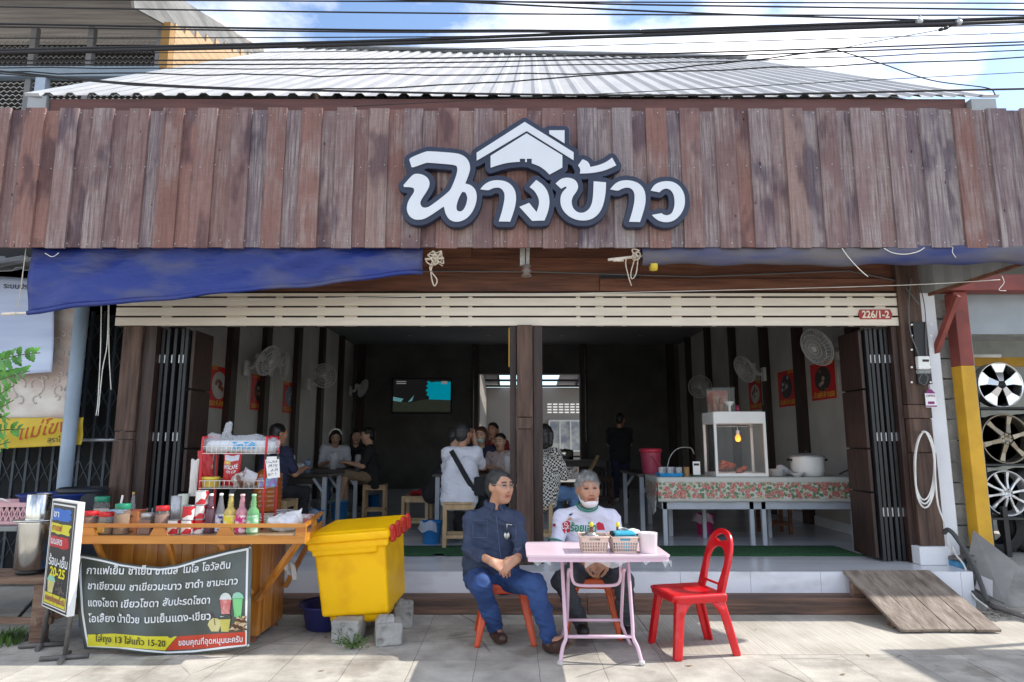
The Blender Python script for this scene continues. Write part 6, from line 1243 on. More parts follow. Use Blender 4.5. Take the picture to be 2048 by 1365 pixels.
# film draped over the table edge
FILM = mat('clear_table_film', (.85, .84, .85), .1, alpha=.35, var=0, bump=.7, bscale=25)
g = MB(); rr = random.Random(3)
for (x0, x1, y, L) in ((.45, .72, 4.225, .05), (.93, .99, 4.23, .045), (.80, .86, 4.222, .03), (.13, .24, 4.222, .03), (.40, .66, 4.79, .08)):
    n = 8; off = rr.random() * 9
    g.grid(lambda u, v: Vector((x0 + (x1 - x0) * u, y - .008 - .01 * math.sin(u * 14 + off) * v, TZ - .03 - v * L * (.6 + .4 * math.sin(u * 9 + off)))), n, 4)
g.pieces('plastic_film', FILM, ft)
BEI = mat('pale_peach_plastic', (.66, .50, .42), .45, var=.04)
def basket(x0, x1, y0, y1, label):
    t = thing('table_basket', label, 'basket', ((x0 + x1) / 2, (y0 + y1) / 2, TZ + .001), 'condiment baskets on the pink table'); z0, z1 = TZ + .001, TZ + .098; f = .012
    g = MB(); g.bx(x0 + f, x1 - f, y0 + f, y1 - f, z0, z0 + .004)
    def wall(a, b, n):
        a, b = Vector(a), Vector(b); d = (b - a); out = Vector((d.y, -d.x, 0)).normalized()
        def pt(u, z): k = (z - z0) / (z1 - z0); q = a.lerp(b, .5 + (u - .5) * (1 + .0)) ; return q + out * f * k + (d.normalized() * f * k * (u - .5) * 2)
        def strip(u0, u1, za, zb):
            q = [pt(u0, za), pt(u1, za), pt(u1, zb), pt(u0, zb)]; g.add([Vector((p.x, p.y, zz)) for p, zz in zip(q, (za, za, zb, zb))] + [Vector((p.x, p.y, zz)) - out * .0025 for p, zz in zip(q, (za, za, zb, zb))], [(0, 1, 2, 3), (7, 6, 5, 4), (0, 4, 5, 1), (1, 5, 6, 2), (2, 6, 7, 3), (3, 7, 4, 0)])
        strip(0, 1, z0, z0 + .010); strip(0, .3, z0 + .074, z1); strip(.7, 1, z0 + .074, z1); strip(.3, .7, z0 + .089, z1); strip(.3, .7, z0 + .064, z0 + .076); strip(0, .3, z0 + .064, z0 + .074); strip(.7, 1, z0 + .064, z0 + .074)
        for r_ in (.026, .045): strip(0, 1, z0 + r_, z0 + r_ + .005)
        for i in range(n + 1): u = i / n; strip(max(0, u - .22 / n), min(1, u + .22 / n), z0 + .010, z0 + .064)
    A1, B1, C1, D1 = (x0 + f, y0 + f, 0), (x1 - f, y0 + f, 0), (x1 - f, y1 - f, 0), (x0 + f, y1 - f, 0)
    wall(A1, B1, 10); wall(B1, C1, 10); wall(C1, D1, 10); wall(D1, A1, 10)
    g.build('lattice_wall', BEI, t)
    MB().tube([(x0 - .002, y0 - .002, z1), (x1 + .002, y0 - .002, z1), (x1 + .002, y1 + .002, z1), (x0 - .002, y1 + .002, z1)], .0045, 6, closed=True).build('rim', BEI, t)
    return t
basket(.437, .615, 4.30, 4.50, 'pale peach lattice basket of condiments, left of the two on the pink table'); basket(.635, .80, 4.29, 4.50, 'pale peach lattice basket with the sky blue box, beside the tissue roll')
tag(MB().lathe([(.055, 0), (.06, .004), (.06, .072), (.056, .076), (.035, .078), (.035, .086), (0, .086)], (.51, 4.385, TZ + .03), 26).build('metal_tin', mat('dull_tin', (.36, .34, .32), .3, .7)), 'round metal tin with lid in the left basket', 'tin')
def sauce(x, y, label, capm):
    t = thing('sauce_bottle', label, 'bottle', (x, y, TZ + .01), 'sauce bottles in the baskets'); MB().lathe([(.02, 0), (.022, .01), (.022, .09), (.011, .115), (.010, .135)], t.location, 16).build('body', mat('brown_sauce_glass', (.14, .045, .015), .15), t); MB().lathe([(.012, .132), (.0125, .133), (.012, .158), (0, .16)], t.location, 14).build('cap', capm, t)
sauce(.525, 4.475, 'brown sauce bottle with yellow cap sticking up from the left basket', mat('sauce_yellow_cap', (.70, .55, .02), .4)); sauce(.70, 4.47, 'brown sauce bottle with yellow cap behind the sky blue box', MATS['sauce_yellow_cap'])
tag(MB().lathe([(.02, 0), (.022, .1), (.016, .105), (0, .105)], (.665, 4.46, TZ + .01), 16).build('pepper_jar', M['black']), 'small black topped jar at the back of the right basket', 'jar')
t = thing('blue_box', 'sky blue lidded box filling the right basket', 'box', (.725, 4.38, TZ + .01)); MB().bx(.67, .785, 4.32, 4.44, TZ + .01, TZ + .105).build('body', mat('sky_blue_plastic', (.05, .42, .60), .35), t, bevel=.012, seg=3); MB().bx(.665, .79, 4.315, 4.445, TZ + .1055, TZ + .122).build('lid', MATS['sky_blue_plastic'], t, bevel=.006)
g = MB(); g.grid(lambda u, v: Vector((.70 + .14 * u, 4.44 + .07 * v - .02 * u, TZ + .128 - .02 * u * u + .012 * math.sin(u * 6 + v * 3))), 10, 6); tag(g.build('napkin', mat('white_napkin', (.74, .74, .74), .8), solid=.002), 'white paper napkin lying over the right basket', 'napkin')
t = thing('tissue_roll', 'pale pink tissue roll tub standing at the right end of the pink table', 'tissue roll', (.865, 4.32, TZ)); o = Vector((.868, 4.33, TZ + .001)); MB().lathe([(.052, 0), (.054, .003), (.061, .118), (.062, .122), (.055, .122), (.052, .118)], o, 32, caps=False).build('tub', mat('blush_white_plastic', (.72, .62, .64), .4, var=.03), t); MB().lathe([(.052, .112), (.050, .119), (.02, .118), (.018, .09)], o, 24, caps=False).build('paper_roll', mat('tissue_white', (.78, .76, .76), .9), t); MB().lathe([(.019, .10), (.019, .112), (.0, .112)], o, 14).build('core', mat('cardboard_core', (.3, .12, .08), .9), t)
# ================= ramp =================
rp = thing('plank_ramp', 'worn four plank wooden ramp leading up to the white platform', 'ramp', (3.25, 5.45, 0)); RW = mat('weathered_ramp_wood', (.15, .115, .09), .8, col2=(.31, .255, .21), scale=2.0, st=(8, .8, 8), bump=.45, isl=.12, detail=7)
for i in range(4):
    a0, a1 = 2.83 + .188 * i, 2.83 + .188 * (i + 1) - .004; b0, b1 = 2.875 + .187 * i, 2.875 + .187 * (i + 1) - .004; e = (.0, .012, .006, -.004)[i]
    g = MB(); g.add([(a0, 5.835, .292), (a1, 5.835, .292), (b1, 5.12 + e, .008), (b0, 5.12 + e, .008), (a0, 5.845, .318), (a1, 5.845, .318), (b1, 5.11 + e, .030), (b0, 5.11 + e, .030)], [(0, 1, 2, 3), (7, 6, 5, 4), (0, 4, 5, 1), (1, 5, 6, 2), (2, 6, 7, 3), (3, 7, 4, 0)]); g.build('plank', RW, rp, bevel=.004)
MB().bx(2.90, 2.98, 5.25, 5.34, .0, .07).build('prop_block', OLDW, rp, bevel=.004); MB().bx(2.84, 3.55, 5.70, 5.76, .13, .245).build('prop_beam', OLDW, rp)
# ================= things leaning at the right corner =================
def sheet(P, name, label, m, th): 
    g = MB(); a, b, c, d = map(Vector, P); n = (b - a).cross(d - a).normalized() * th; g.add([a, b, c, d, a + n, b + n, c + n, d + n], [(0, 1, 2, 3), (7, 6, 5, 4), (0, 4, 5, 1), (1, 5, 6, 2), (2, 6, 7, 3), (3, 7, 4, 0)]); tag(g.build(name, m, weld=True), label, 'board', 'boards leaning by the platform')
LB = mat('grey_fibre_board', (.16, .155, .15), .7, col2=(.25, .245, .235), scale=3, bump=.2); LB2 = mat('pale_grey_board', (.38, .37, .38), .7, var=.1, scale=4)
sheet([W(1926, 1172, 6.0), W(2008, 1208, 5.84), W(2034, 1130, 5.98), W(1946, 1062, 6.12)], 'leaning_board', 'large dark grey board leaning by the white platform corner', LB, .02)
sheet([W(1950, 1178, 5.86), W(1985, 1196, 5.78), W(1985, 1163, 5.85), W(1955, 1150, 5.9)], 'leaning_board', 'small pale grey offcut leaning in front of the large dark board', LB2, .015)
pm_ = thing('water_pump', 'small blue water pump with grey cap on the floor beside the platform', 'pump', G(1918, 1140)); o = W(1918, 1120, 6.12); o = Vector((o.x, 6.12, .11)); MB().lathe([(.07, .0), (.08, .01), (.08, .17), (.06, .19)], o + Vector((0, 0, .06)), 20).build('motor', mat('pump_blue', (.03, .19, .36), .4), pm_); MB().lathe([(.085, .17), (.08, .2), (.0, .21)], o + Vector((0, 0, .075)), 20).build('cap', PIPE, pm_); MB().bx(o.x - .1, o.x + .1, o.y - .08, o.y + .08, .06, .17).build('base', PIPE, pm_)
HS = mat('black_rubber_hose', (.06, .06, .06), .6); tag(MB().tube(cat_curve([W(1888, 1066, 6.1), W(1896, 1060, 6.05), W(1910, 1072, 6.0), W(1935, 1110, 5.9), W(1955, 1150, 5.85), W(1975, 1205, 5.7)], 6), .020, 10).build('hose', HS), 'thick black hose arching down from the white pier over the pump', 'hose')
tag(MB().tube([W(1940, 1120, 6.0), W(1950, 1160, 5.95), W(1962, 1190, 5.9)], .024, 10).lathe([(.035, -.03), (.04, 0), (.035, .03)], W(1942, 1118, 6.0), 12).build('pipe', PIPE), 'short grey iron pipe with valve standing behind the black hose', 'pipe')
tag(MB().tube([W(1938, 1180, 5.88), W(1985, 1213, 5.72), G(2070, 1248) + Vector((0, 0, .03))], .022, 10).build('pipe', PIPE), 'long grey pipe lying on the ground towards the right edge', 'pipe')
tag(MB().tube(cat_curve([W(1905, 1095, 6.1), W(1912, 1110, 6.05), W(1930, 1135, 5.95), W(1945, 1188, 5.84), W(1975, 1215, 5.7)], 6), .008, 8).build('white_cable', WH), 'white cable trailing from the post base past the pump', 'cable')
rr = random.Random(6); g = MB()
for i in range(160):
    p = G(rr.gauss(1965, 34), rr.gauss(1228, 6)); s = rr.uniform(.006, .022); a = rr.random() * 6; g.add([(p.x + math.cos(a + t) * s, p.y + math.sin(a + t) * s, .003 + .012 * rr.random()) for t in (0, 1.6, 3.1, 4.6)] + [(p.x, p.y, .004 + s * .8)], [(0, 1, 4), (1, 2, 4), (2, 3, 4), (3, 0, 4)])
tag(g.build('gravel', mat('loose_grit', (.2, .18, .15), .9, col2=(.4, .37, .32), scale=60)), 'loose grit and dead leaves around the pipes', 'gravel', None, 'stuff')
# ================= wheels in the shop =================
ALU = mat('polished_alloy', (.72, .72, .73), .22, .9, var=.05); BRZ = mat('bronze_alloy', (.30, .26, .20), .35, .8, var=.06); SIL = mat('silver_alloy', (.66, .66, .67), .35, .6, var=.05); TYR = mat('black_tyre_rubber', (.018, .018, .02), .7, bump=.3, bscale=40)
def wheel(px, py, d, r, spokes, face, style, label):
    c = W(px, py, d); t = thing('alloy_wheel', label, 'wheel', c, 'alloy wheels in the wheel shop'); ax = (0, -1, 0)
    MB().lathe([(r * .90, -.12), (r * .97, -.11), (r * .93, -.09), (r * .90, -.02), (r * .93, -.01), (r, -.004), (r, .006), (r * .965, .009), (r * .93, .0), (r * .90, -.02), (r * .86, -.12)], c, 48, axis=ax, caps=False).build('rim', face, t)
    MB().lathe([(r * .87, -.10), (0, -.10)], c, 32, axis=ax).build('drum_back', M['black'], t)
    g = MB()
    for i in range(spokes):
        a = 2 * math.pi * (i + .25) / spokes; u = Vector((math.cos(a), 0, math.sin(a))); w_ = Vector((-math.sin(a), 0, math.cos(a)))
        def q(s, k, y): return c + u * s * r + w_ * k * r + Vector((0, y, 0))
        if style == 'fan': P = [(.16, .10), (.55, .17), (.94, .36), (.94, -.36), (.55, -.17), (.16, -.10)]
        elif style == 'six': P = [(.24, .10), (.6, .075), (.92, .11), (.92, -.11), (.6, -.075), (.24, -.10)]
        else: P = [(.2, .055), (.6, .045), (.93, .075), (.93, -.075), (.6, -.045), (.2, -.055)]
        yy = [-.004 - (.02 if s < .5 else 0) for s, k in P]
        vs = [q(s, k, y) for (s, k), y in zip(P, yy)] + [q(s, k * .9, y + .03) for (s, k), y in zip(P, yy)]; n = 6
        g.add(vs, [tuple(range(n)), tuple(reversed(range(n, 2 * n)))] + [(j, j + n, (j + 1) % n + n, (j + 1) % n) for j in range(n)])
    g.build('spokes', face, t, weld=True, bevel=.004)
    MB().lathe([(r * .26, -.03), (r * .27, .0), (r * .22, .014), (r * .12, .016), (r * .11, .006), (0, .006)], c, 28, axis=ax).build('hub', face if style != 'fan' else M['black'], t)
    g = MB()
    for i in range(6 if style == 'six' else 5): a = 2 * math.pi * i / (6 if style == 'six' else 5); g.lathe([(r * .035, 0), (r * .03, .002)], c + Vector((math.cos(a) * r * .18, -.017, math.sin(a) * r * .18)), 8, axis=ax)
    g.build('lug_hole', M['black'], t); return t
wheel(2001, 770, 6.95, .242, 5, ALU, 'fan', 'polished alloy wheel with five broad fan blades, top of the three'); wheel(2012, 878, 6.95, .262, 6, BRZ, 'six', 'bronze six spoke alloy wheel, middle of the three'); wheel(2013, 987, 6.95, .235, 10, SIL, 'ten', 'silver ten spoke alloy wheel, lowest of the three')
sh = thing('wheel_rack', 'dark steel rack carrying alloy wheels and tyres in the wheel shop', 'rack', (5.4, 7.0, 0))
for py in (815, 928, 1034): z = W(2000, py, 6.95).z; MB().bx(4.70, 7.6, 6.85, 7.25, z - .02, z).build('shelf', M['steel'], sh)
for x in (5.08, 6.5): MB().bx(x, x + .05, 7.2, 7.25, .06, 2.1).build('upright', M['steel'], sh)
MB().bx(5.0, 5.05, 6.86, 6.9, .06, .75).build('upright', M['steel'], sh)
def tyre(px, py, d, r, label): c = W(px, py, d); t = MB().lathe([(r * .62, -.09), (r * .9, -.10), (r, -.07), (r, .07), (r * .9, .10), (r * .62, .09)], c, 40, axis=(0, -1, 0), caps=False).build('tyre', TYR); tag(t, label, 'tyre', 'tyres behind the alloy wheels')
tyre(1985, 1050, 7.15, .30, 'black tyre standing under the silver wheel'); tyre(2060, 1050, 7.2, .30, 'black tyre cut by the right edge at floor level'); tyre(2052, 880, 7.2, .28, 'black tyre half hidden right of the bronze wheel'); tyre(1972, 885, 7.22, .27, 'black tyre half hidden left of the bronze wheel'); tyre(2050, 985, 7.2, .26, 'black tyre half hidden right of the silver wheel')
p = W(1975, 712, 7.1); tag(MB().tube([(p.x - .25, 7.1, p.z), (p.x + .14, 7.1, p.z)], .02, 8).build('tube_lamp', M['white_plastic']), 'white tube lamp fitting under the yellow inner beam, unlit', 'lamp')
tag(MB().bx(4.8, 5.05, 7.26, 7.4, W(2000, 945, 7).z - .1, W(2000, 935, 7).z).build('orange_box', mat('orange_tool_box', (.5, .14, .02), .5), bevel=.005), 'orange tool box behind the silver wheel', 'box')

# ---- dry leaves and scraps scattered on the pavement ----
rr = random.Random(31); LF = mat('dry_leaf', (.16, .10, .05), .9, col2=(.30, .22, .12), scale=30)
for i in range(16):
    p = G(rr.uniform(330, 1950), rr.uniform(1238, 1352)); a = rr.random() * 6.28; L_ = rr.uniform(.012, .026); u = Vector((math.cos(a), math.sin(a), 0)); w = Vector((-u.y, u.x, 0)) * L_ * .35
    if .0 < p.x < 1.0 and p.y > 4.2 and p.y < 5.2: continue
    tag(MB().add([p - u * L_ + Vector((0, 0, .003)), p + w + Vector((0, 0, .006)), p + u * L_ + Vector((0, 0, .009)), p - w + Vector((0, 0, .004))], [(0, 1, 2, 3)]).build('dry_leaf', LF, solid=.001), 'small curled dry leaf lying on the bare pavement', 'leaf', 'dry leaves scattered on the pavement')
# ================= dining room =================
FZ = .30
GCAR = mat('green_artificial_turf', (.012, .075, .025), .9, col2=(.03, .13, .045), scale=40, bump=.8, bscale=200)
tag(MB().grid(lambda u, v: Vector((-1.25 + 4.67 * u, 6.62 + .60 * v, FZ + .008 + (.022 if (abs(u - .115) < .012 and v < .3) else 0))), 160, 6).build('green_carpet', GCAR, solid=.008), 'strip of green artificial grass carpet along the dining room entrance', 'carpet')
FANW = mat('fan_white_plastic', (.80, .80, .78), .4, var=.04)
def fan(px, py, d, r, aim, wall, label, dark=0):
    c = W(px, py, d); t = thing('wall_fan', label, 'fan', c, 'white wall fans in the dining room'); ax = Vector(aim).normalized(); q = ax.to_track_quat('Z', 'Y').to_matrix()
    def P(a, rr, z): return c + q @ Vector((math.cos(a) * rr, math.sin(a) * rr, z))
    g = MB()
    for rr, z in ((1, 0), (.97, .02), (.75, .045), (.5, .055), (.3, .058), (.97, -.02), (.7, -.05), (.4, -.06)): g.tube([P(2 * math.pi * i / 28, r * rr, z) for i in range(28)], .007 if rr == 1 else .0042, 5, closed=True)
    for i in range(30):
        a = 2 * math.pi * i / 30; g.tube([P(a, r * .2, .06), P(a + .12, r * .75, .045), P(a + .16, r, .0)], .0034, 4); g.tube([P(a, r * .25, -.065), P(a, r * .7, -.05), P(a, r, 0)], .0022, 4)
    g.build('cage', FANW, t)
    g = MB()
    for i in range(3):
        a0 = 2 * math.pi * i / 3; g.grid(lambda u, v: P(a0 + (u - .5) * (1.5 - .3 * v), r * (.2 + .68 * v), .02 * (u - .5) * 2), 8, 4)
    g.build('blades', mat('fan_blade', (.40, .42, .43), .3, alpha=.75), t, solid=.002)
    MB().lathe([(.0, .066), (.04, .062), (.045, .05), (.03, .04)], c, 18, axis=ax).build('badge', FANW, t)
    e = c - ax * .20; MB().lathe([(.03, -.055), (.055, -.07), (.062, -.12), (.055, -.19), (.03, -.205), (0, -.206)], c, 18, axis=ax).build('motor', FANW, t)
    w_ = Vector(wall); MB().tube(cat_curve([c - ax * .15, (c - ax * .16).lerp(w_, .5) + Vector((0, 0, -.06)), w_], 5), .028, 10).build('arm', FANW, t); s = .025 if w_.x < 0 else -.025
    MB().bx(min(w_.x, w_.x - s * 2), max(w_.x, w_.x - s * 2), w_.y - .06, w_.y + .06, w_.z - .12, w_.z + .10).build('wall_plate', FANW, t, bevel=.01)
    MB().tube([w_ + Vector((s, -.03, -.1)), w_ + Vector((s, -.03, -.5))], .003, 5).build('pull_cord', FANW, t)
XCL = XL + .09; XCR = XR - .09
def wl(px, py, X): r = ray(px, py); k = X / r.x; return Vector((X, r.y * k, CAM_H + r.z * k))
w1 = wl(497, 736, XL + .12); fan(537, 722, w1.y - .1, .225, (.90, -.22, -.42), w1, 'white wall fan tilted down over the first two red posters, nearest on the left wall')
w1 = wl(545, 738, XL + .12); fan(568, 732, w1.y, .215, (1, .12, -.1), w1, 'wall fan seen nearly edge on, just behind the nearest left fan')
w1 = wl(620, 768, XL + .12); fan(648, 752, w1.y - .05, .225, (.35, -.93, .05), w1, 'wall fan facing the street squarely, right of the left posters')
w1 = wl(704, 782, XL + .12); fan(726, 777, w1.y - .1, .22, (.93, -.12, -.35), w1, 'small far wall fan tilted beside the television')
w1 = wl(1674, 700, XR - .12); fan(1634, 695, w1.y - .15, .235, (-.88, -.25, -.42), w1, 'large white wall fan tilted over the nearest right poster')
w1 = wl(1524, 748, XR - .12); fan(1489, 739, w1.y - .1, .225, (-.90, -.22, -.42), w1, 'white wall fan above the glass display cabinet')
w1 = wl(1420, 790, XR - .12); fan(1400, 774, w1.y - .1, .225, (-.30, -.95, .0), w1, 'dim wall fan facing the street left of the display cabinet')
PR = mat('poster_red', (.66, .012, .018), .5, var=.06); PY = mat('poster_yellow', (.80, .58, .05), .5)
def poster(x0, x1, y0, y1, X, plate, food, label):
    a, b = wl(x0, y0, X), wl(x1, y0, X); zt, zb = wl((x0 + x1) / 2, y0, X).z, wl((x0 + x1) / 2, y1, X).z; ya, yb2 = a.y, b.y
    t = thing('menu_poster', label, 'poster', Vector((X, (ya + yb2) / 2, (zt + zb) / 2)), 'red menu posters on the side walls'); s = 1 if X < 0 else -1; w, h = abs(yb2 - ya), zt - zb
    fn = lambda u, v, o=.004: Vector((X + s * o, ya + (yb2 - ya) * u, zb + (zt - zb) * v))
    g = MB(); g.add([fn(0, 0), fn(1, 0), fn(1, 1), fn(0, 1)], [(0, 1, 2, 3) if s > 0 else (3, 2, 1, 0)]); g.build('paper', PR, t, solid=.002)
    g = MB(); g.add([fn(.5 + .33 * math.cos(i * math.pi / 16), .55 + .33 * math.sin(i * math.pi / 16), .0065) for i in range(32)], [tuple(range(32))]); g.build('printed_plate', plate, t)
    g = MB(); rr = random.Random(int(x0))
    for i in range(9): u, v = rr.gauss(.5, .09), rr.gauss(.55, .10); g.add([fn(u + .06 * math.cos(k * 1.05), v + .06 * math.sin(k * 1.05), .0075 + .0002 * i) for k in range(6)], [tuple(range(6))], i % 2)
    g.build('printed_food', food, t)
    txt('เกาเหลา', .10, lambda x, y: fn(.06 + x * .9 / w * 1, .90 + y / h, .008), 'lettering', t, PY, bold=.01, align='LEFT', fit=(0, .36 * w)); txt('ธรรมดา 40.-พิเศษ 50.-', .10, lambda x, y: fn(.06 + x / w, .06 + y / h * 1.1, .008), 'lettering', t, PY, bold=.015, align='LEFT', fit=(0, .88 * w))
PW_ = mat('poster_plate_white', (.55, .54, .50), .5); PB_ = mat('poster_bowl_black', (.035, .03, .03), .5); PG_ = mat('poster_bowl_blue', (.16, .22, .34), .5)
F1 = [mat('poster_meat', (.30, .08, .04), .5), mat('poster_meat_dark', (.16, .05, .03), .5)]; F2 = [mat('poster_noodle', (.50, .42, .32), .5), MATS['poster_meat']]; F3 = [mat('poster_pale', (.40, .46, .55), .5), mat('poster_broth', (.22, .16, .12), .5)]
poster(417, 462, 734, 818, XL, PW_, F1, 'red poster with white plate of meat, nearest on the left wall'); poster(503, 540, 752, 822, XL, PB_, F2, 'red poster with black bowl of noodles under the first left fan'); poster(567, 594, 766, 827, XL, PG_, F3, 'red poster with blue bowl, farthest of the left three')
poster(1669, 1620, 725, 800, XR - .001, PB_, F2, 'red poster with dark bowl, nearest on the right wall'); poster(1589, 1555, 742, 814, XR - .001, PB_, F3, 'red poster with grey rimmed bowl, middle of the right three'); poster(1523, 1497, 763, 820, XR - .001, PW_, F1, 'dim red poster with pale plate behind the display cabinet')
# television
a, b = W(785, 757, YB - .12), W(903, 828, YB - .12); tv = thing('television', 'wall mounted television showing dark trees against turquoise sky', 'television', (a + b) / 2)
MB().bx(a.x, b.x, YB - .12, YB - .05, b.z, a.z).build('bezel', M['black'], tv, bevel=.01); x0, x1, z0, z1 = a.x + .03, b.x - .03, b.z + .05, a.z - .03; yv = YB - .122
scr = lambda n, c, e: mat(n, c, .7, spec=.05, emis=c, es=e)
def sq(u, v): return (x0 + (x1 - x0) * u, z0 + (z1 - z0) * v)
def spoly(P, m, k, name): g = MB(); g.add([(*(q := sq(u, v))[:1], yv - .001 * k, q[1]) for u, v in P], [tuple(range(len(P)))]); g.build(name, m, tv)
spoly([(0, 0), (1, 0), (1, 1), (0, 1)], scr('screen_black', (.008, .008, .008), .5), 1, 'screen'); spoly([(.62, .38), (1, .36), (1, .93), (.74, .93), (.66, .91), (.62, .95), (.58, .93), (.61, .86), (.57, .80), (.61, .74), (.56, .66), (.60, .60), (.58, .52), (.63, .46)], scr('screen_turquoise', (.0, .16, .22), .6), 2, 'screen_sky'); spoly([(0, .0), (1, .0), (1, .36), (.55, .38), (.3, .28), (0, .34)], scr('screen_field', (.03, .035, .025), .3), 2, 'screen_field')
spoly([(0, .34), (.14, .30), (.18, .40), (.0, .46)], scr('screen_pale', (.08, .20, .22), .5), 3, 'screen_sky'); spoly([(.26, .30), (.36, .5), (.33, .33)], MATS['screen_pale'], 3, 'screen_sky'); spoly([(.05, .86), (.22, .86), (.22, .89), (.05, .89)], scr('screen_white', (.2, .2, .2), .4), 3, 'screen_caption'); spoly([(.05, .92), (.22, .92), (.22, .95), (.05, .95)], MATS['screen_white'], 3, 'screen_caption'); spoly([(.84, .86), (.94, .86), (.94, .95), (.84, .95)], MATS['screen_white'], 3, 'screen_caption')
# furniture
PINS = mat('raw_pine', (.40, .26, .13), .6, col2=(.52, .37, .20), scale=3, st=(6, 6, .8), isl=.1); DKW = mat('dark_tabletop', (.05, .04, .035), .45, var=.2); LEGW = mat('pale_grey_leg_paint', (.38, .41, .46), .45, var=.05)
def wstool(name, label, x, y, yaw, w=.30, h=.47, m=None, cat_='stool'):
    m = m or PINS; t = thing(name, label, cat_, (x, y, FZ), 'wooden stools in the dining room'); T = Matrix.Translation((x, y, FZ)) @ Matrix.Rotation(yaw, 4, 'Z'); k = w / 2 - .02
    def B(a, b, c, d, e, f): g = MB(); g.bx(a, b, c, d, e, f); g.v = [tuple(T @ Vector(v)) for v in g.v]; return g
    B(-w / 2, w / 2, -w / 2, w / 2, h - .022, h).build('seat', m, t, bevel=.004)
    for sx in (-1, 1):
        for sy in (-1, 1): B(sx * k - .019, sx * k + .019, sy * k - .019, sy * k + .019, 0, h - .0225).build('leg', m, t)
    g = MB()
    for z, th in ((h - .075, .05), (.10, .035)):
        for s in (-1, 1): g.add(B(-k + .02, k - .02, s * k - .010, s * k + .010, z, z + th).v, [(0, 3, 2, 1), (4, 5, 6, 7), (0, 1, 5, 4), (1, 2, 6, 5), (2, 3, 7, 6), (3, 0, 4, 7)]); g.add(B(s * k - .010, s * k + .010, -k + .02, k - .02, z, z + th).v, [(0, 3, 2, 1), (4, 5, 6, 7), (0, 1, 5, 4), (1, 2, 6, 5), (2, 3, 7, 6), (3, 0, 4, 7)])
    g.pieces('stretcher', m, t)
def xg(px, d): return W(px, 900, d).x
wstool('wooden_stool', 'raw pine stool under the man in white T-shirt with a black strap', xg(918, 7.2), 7.25, R(4), .33, .47); wstool('wooden_stool', 'raw pine stool with a red cloth, left of the white T-shirt man', xg(836, 8.5), 8.55, R(-3), .34, .43)
wstool('wooden_stool', 'raw pine stool under the man in black T-shirt and khaki shorts', xg(752, 9.9), 9.95, R(5), .33, .48); wstool('wooden_stool', 'raw pine stool right of the middle post under the woman in jeans', xg(1074, 7.35), 7.4, R(-4), .34, .46); wstool('wooden_stool', 'raw pine stool behind the red rack under the man in dark blue', xg(545, 7.3), 7.45, 0, .40, .47)
wstool('wooden_stool', 'dark brown stool left of the grey haired man in the back of the room', xg(1143, 10.5), 10.5, R(8), .32, .47, M['post']); wstool('wooden_stool', 'dark brown stool beside the standing man in the far back', xg(1205, 12), 12.0, R(4), .32, .47, M['post']); wstool('wooden_stool', 'reddish stool under the flowered cloth table', xg(1540, 8.3), 8.3, 0, .32, .46, M['redwood'])
def table(name, label, x0, x1, y0, y1, h, top, leg, bracket=True):
    t = thing(name, label, 'table', ((x0 + x1) / 2, (y0 + y1) / 2, FZ), 'dining tables'); z = FZ + h; MB().bx(x0, x1, y0, y1, z - .03, z).build('tabletop', top, t, bevel=.004); k = .06
    MB().bx(x0 + k, x1 - k, y0 + k, y0 + k + .02, z - .12, z - .031).build('apron', top, t)
    for x in (x0 + k, x1 - k):
        for y in (y0 + k, y1 - k): g = MB(); g.bx(x - .025, x + .025, y - .025, y + .025, FZ, z - .031); g.bar((x, y - .001, z - .24), (x + (.14 if x < (x0 + x1) / 2 else -.14), y - .001, z - .05), .03, .03); g.build('leg', leg, t)
table('dining_table', 'dark topped dining table with pale grey legs behind the cart', -3.55, -2.28, 8.3, 9.1, .70, DKW, LEGW); table('dining_table', 'dark dining table farther back where the woman with white headband sits', -3.4, -2.22, 9.7, 10.5, .70, DKW, LEGW); table('dining_table', 'dark dining table with the group around the white T-shirt man', -.95, .25, 7.95, 8.7, .72, DKW, LEGW); table('dining_table', 'narrow dark table with white legs left of the flowered cloth table', 1.50, 1.95, 8.0, 9.3, .72, DKW, LEGW); table('dining_table', 'low dark prep table in the far back by the standing man', .6, 1.9, 12.8, 13.5, .75, DKW, M['steel'])
CLG = mat('clear_tumbler', (.80, .82, .85), .08, alpha=.35, var=0)
def jug(x, y, z, r, h, label, name='water_jug', m=None, cat_='jug', grp=None): tag(MB().lathe([(0, .004), (r * .85, 0), (r, h * .8), (r * .97, h * .93), (r * .7, h), (0, h)], (x, y, z), 18, caps=False).build(name, m or CLG), label, cat_, grp)
jug(xg(583, 8.45), 8.45, FZ + .70, .055, .24, 'clear plastic water jug on the dark table behind the cart'); jug(xg(603, 8.6), 8.6, FZ + .70, .05, .13, 'small clear glass jug beside the tall water jug'); jug(xg(617, 8.75), 8.75, FZ + .70, .05, .17, 'blue and clear straw holder on the dark table behind the cart', 'straw_holder', mat('pale_blue_clear', (.25, .35, .5), .2, alpha=.7), 'holder'); jug(xg(668, 9.85), 9.85, FZ + .70, .06, .24, 'clear water jug in front of the woman with white headband'); jug(xg(718, 9.9), 9.9, FZ + .70, .055, .22, 'clear water jug before the man in black T-shirt'); jug(xg(1016, 8.05), 8.05, FZ + .72, .055, .22, 'clear ribbed water jug at the right end of the group table')
wj = thing('orange_water_bottle', 'big ribbed orange drink bottle on the stool behind the red rack', 'bottle', (xg(540, 6.85), 6.85, FZ + .0)); MB().bx(xg(540, 6.85) - .25, xg(540, 6.85) + .2, 6.7, 7.05, FZ, FZ + .40).build('crate_base', PINS, wj); pr = [(.10, .40)]
for i in range(8): pr += [(.145, .42 + i * .045), (.135, .44 + i * .045), (.145, .46 + i * .045)]
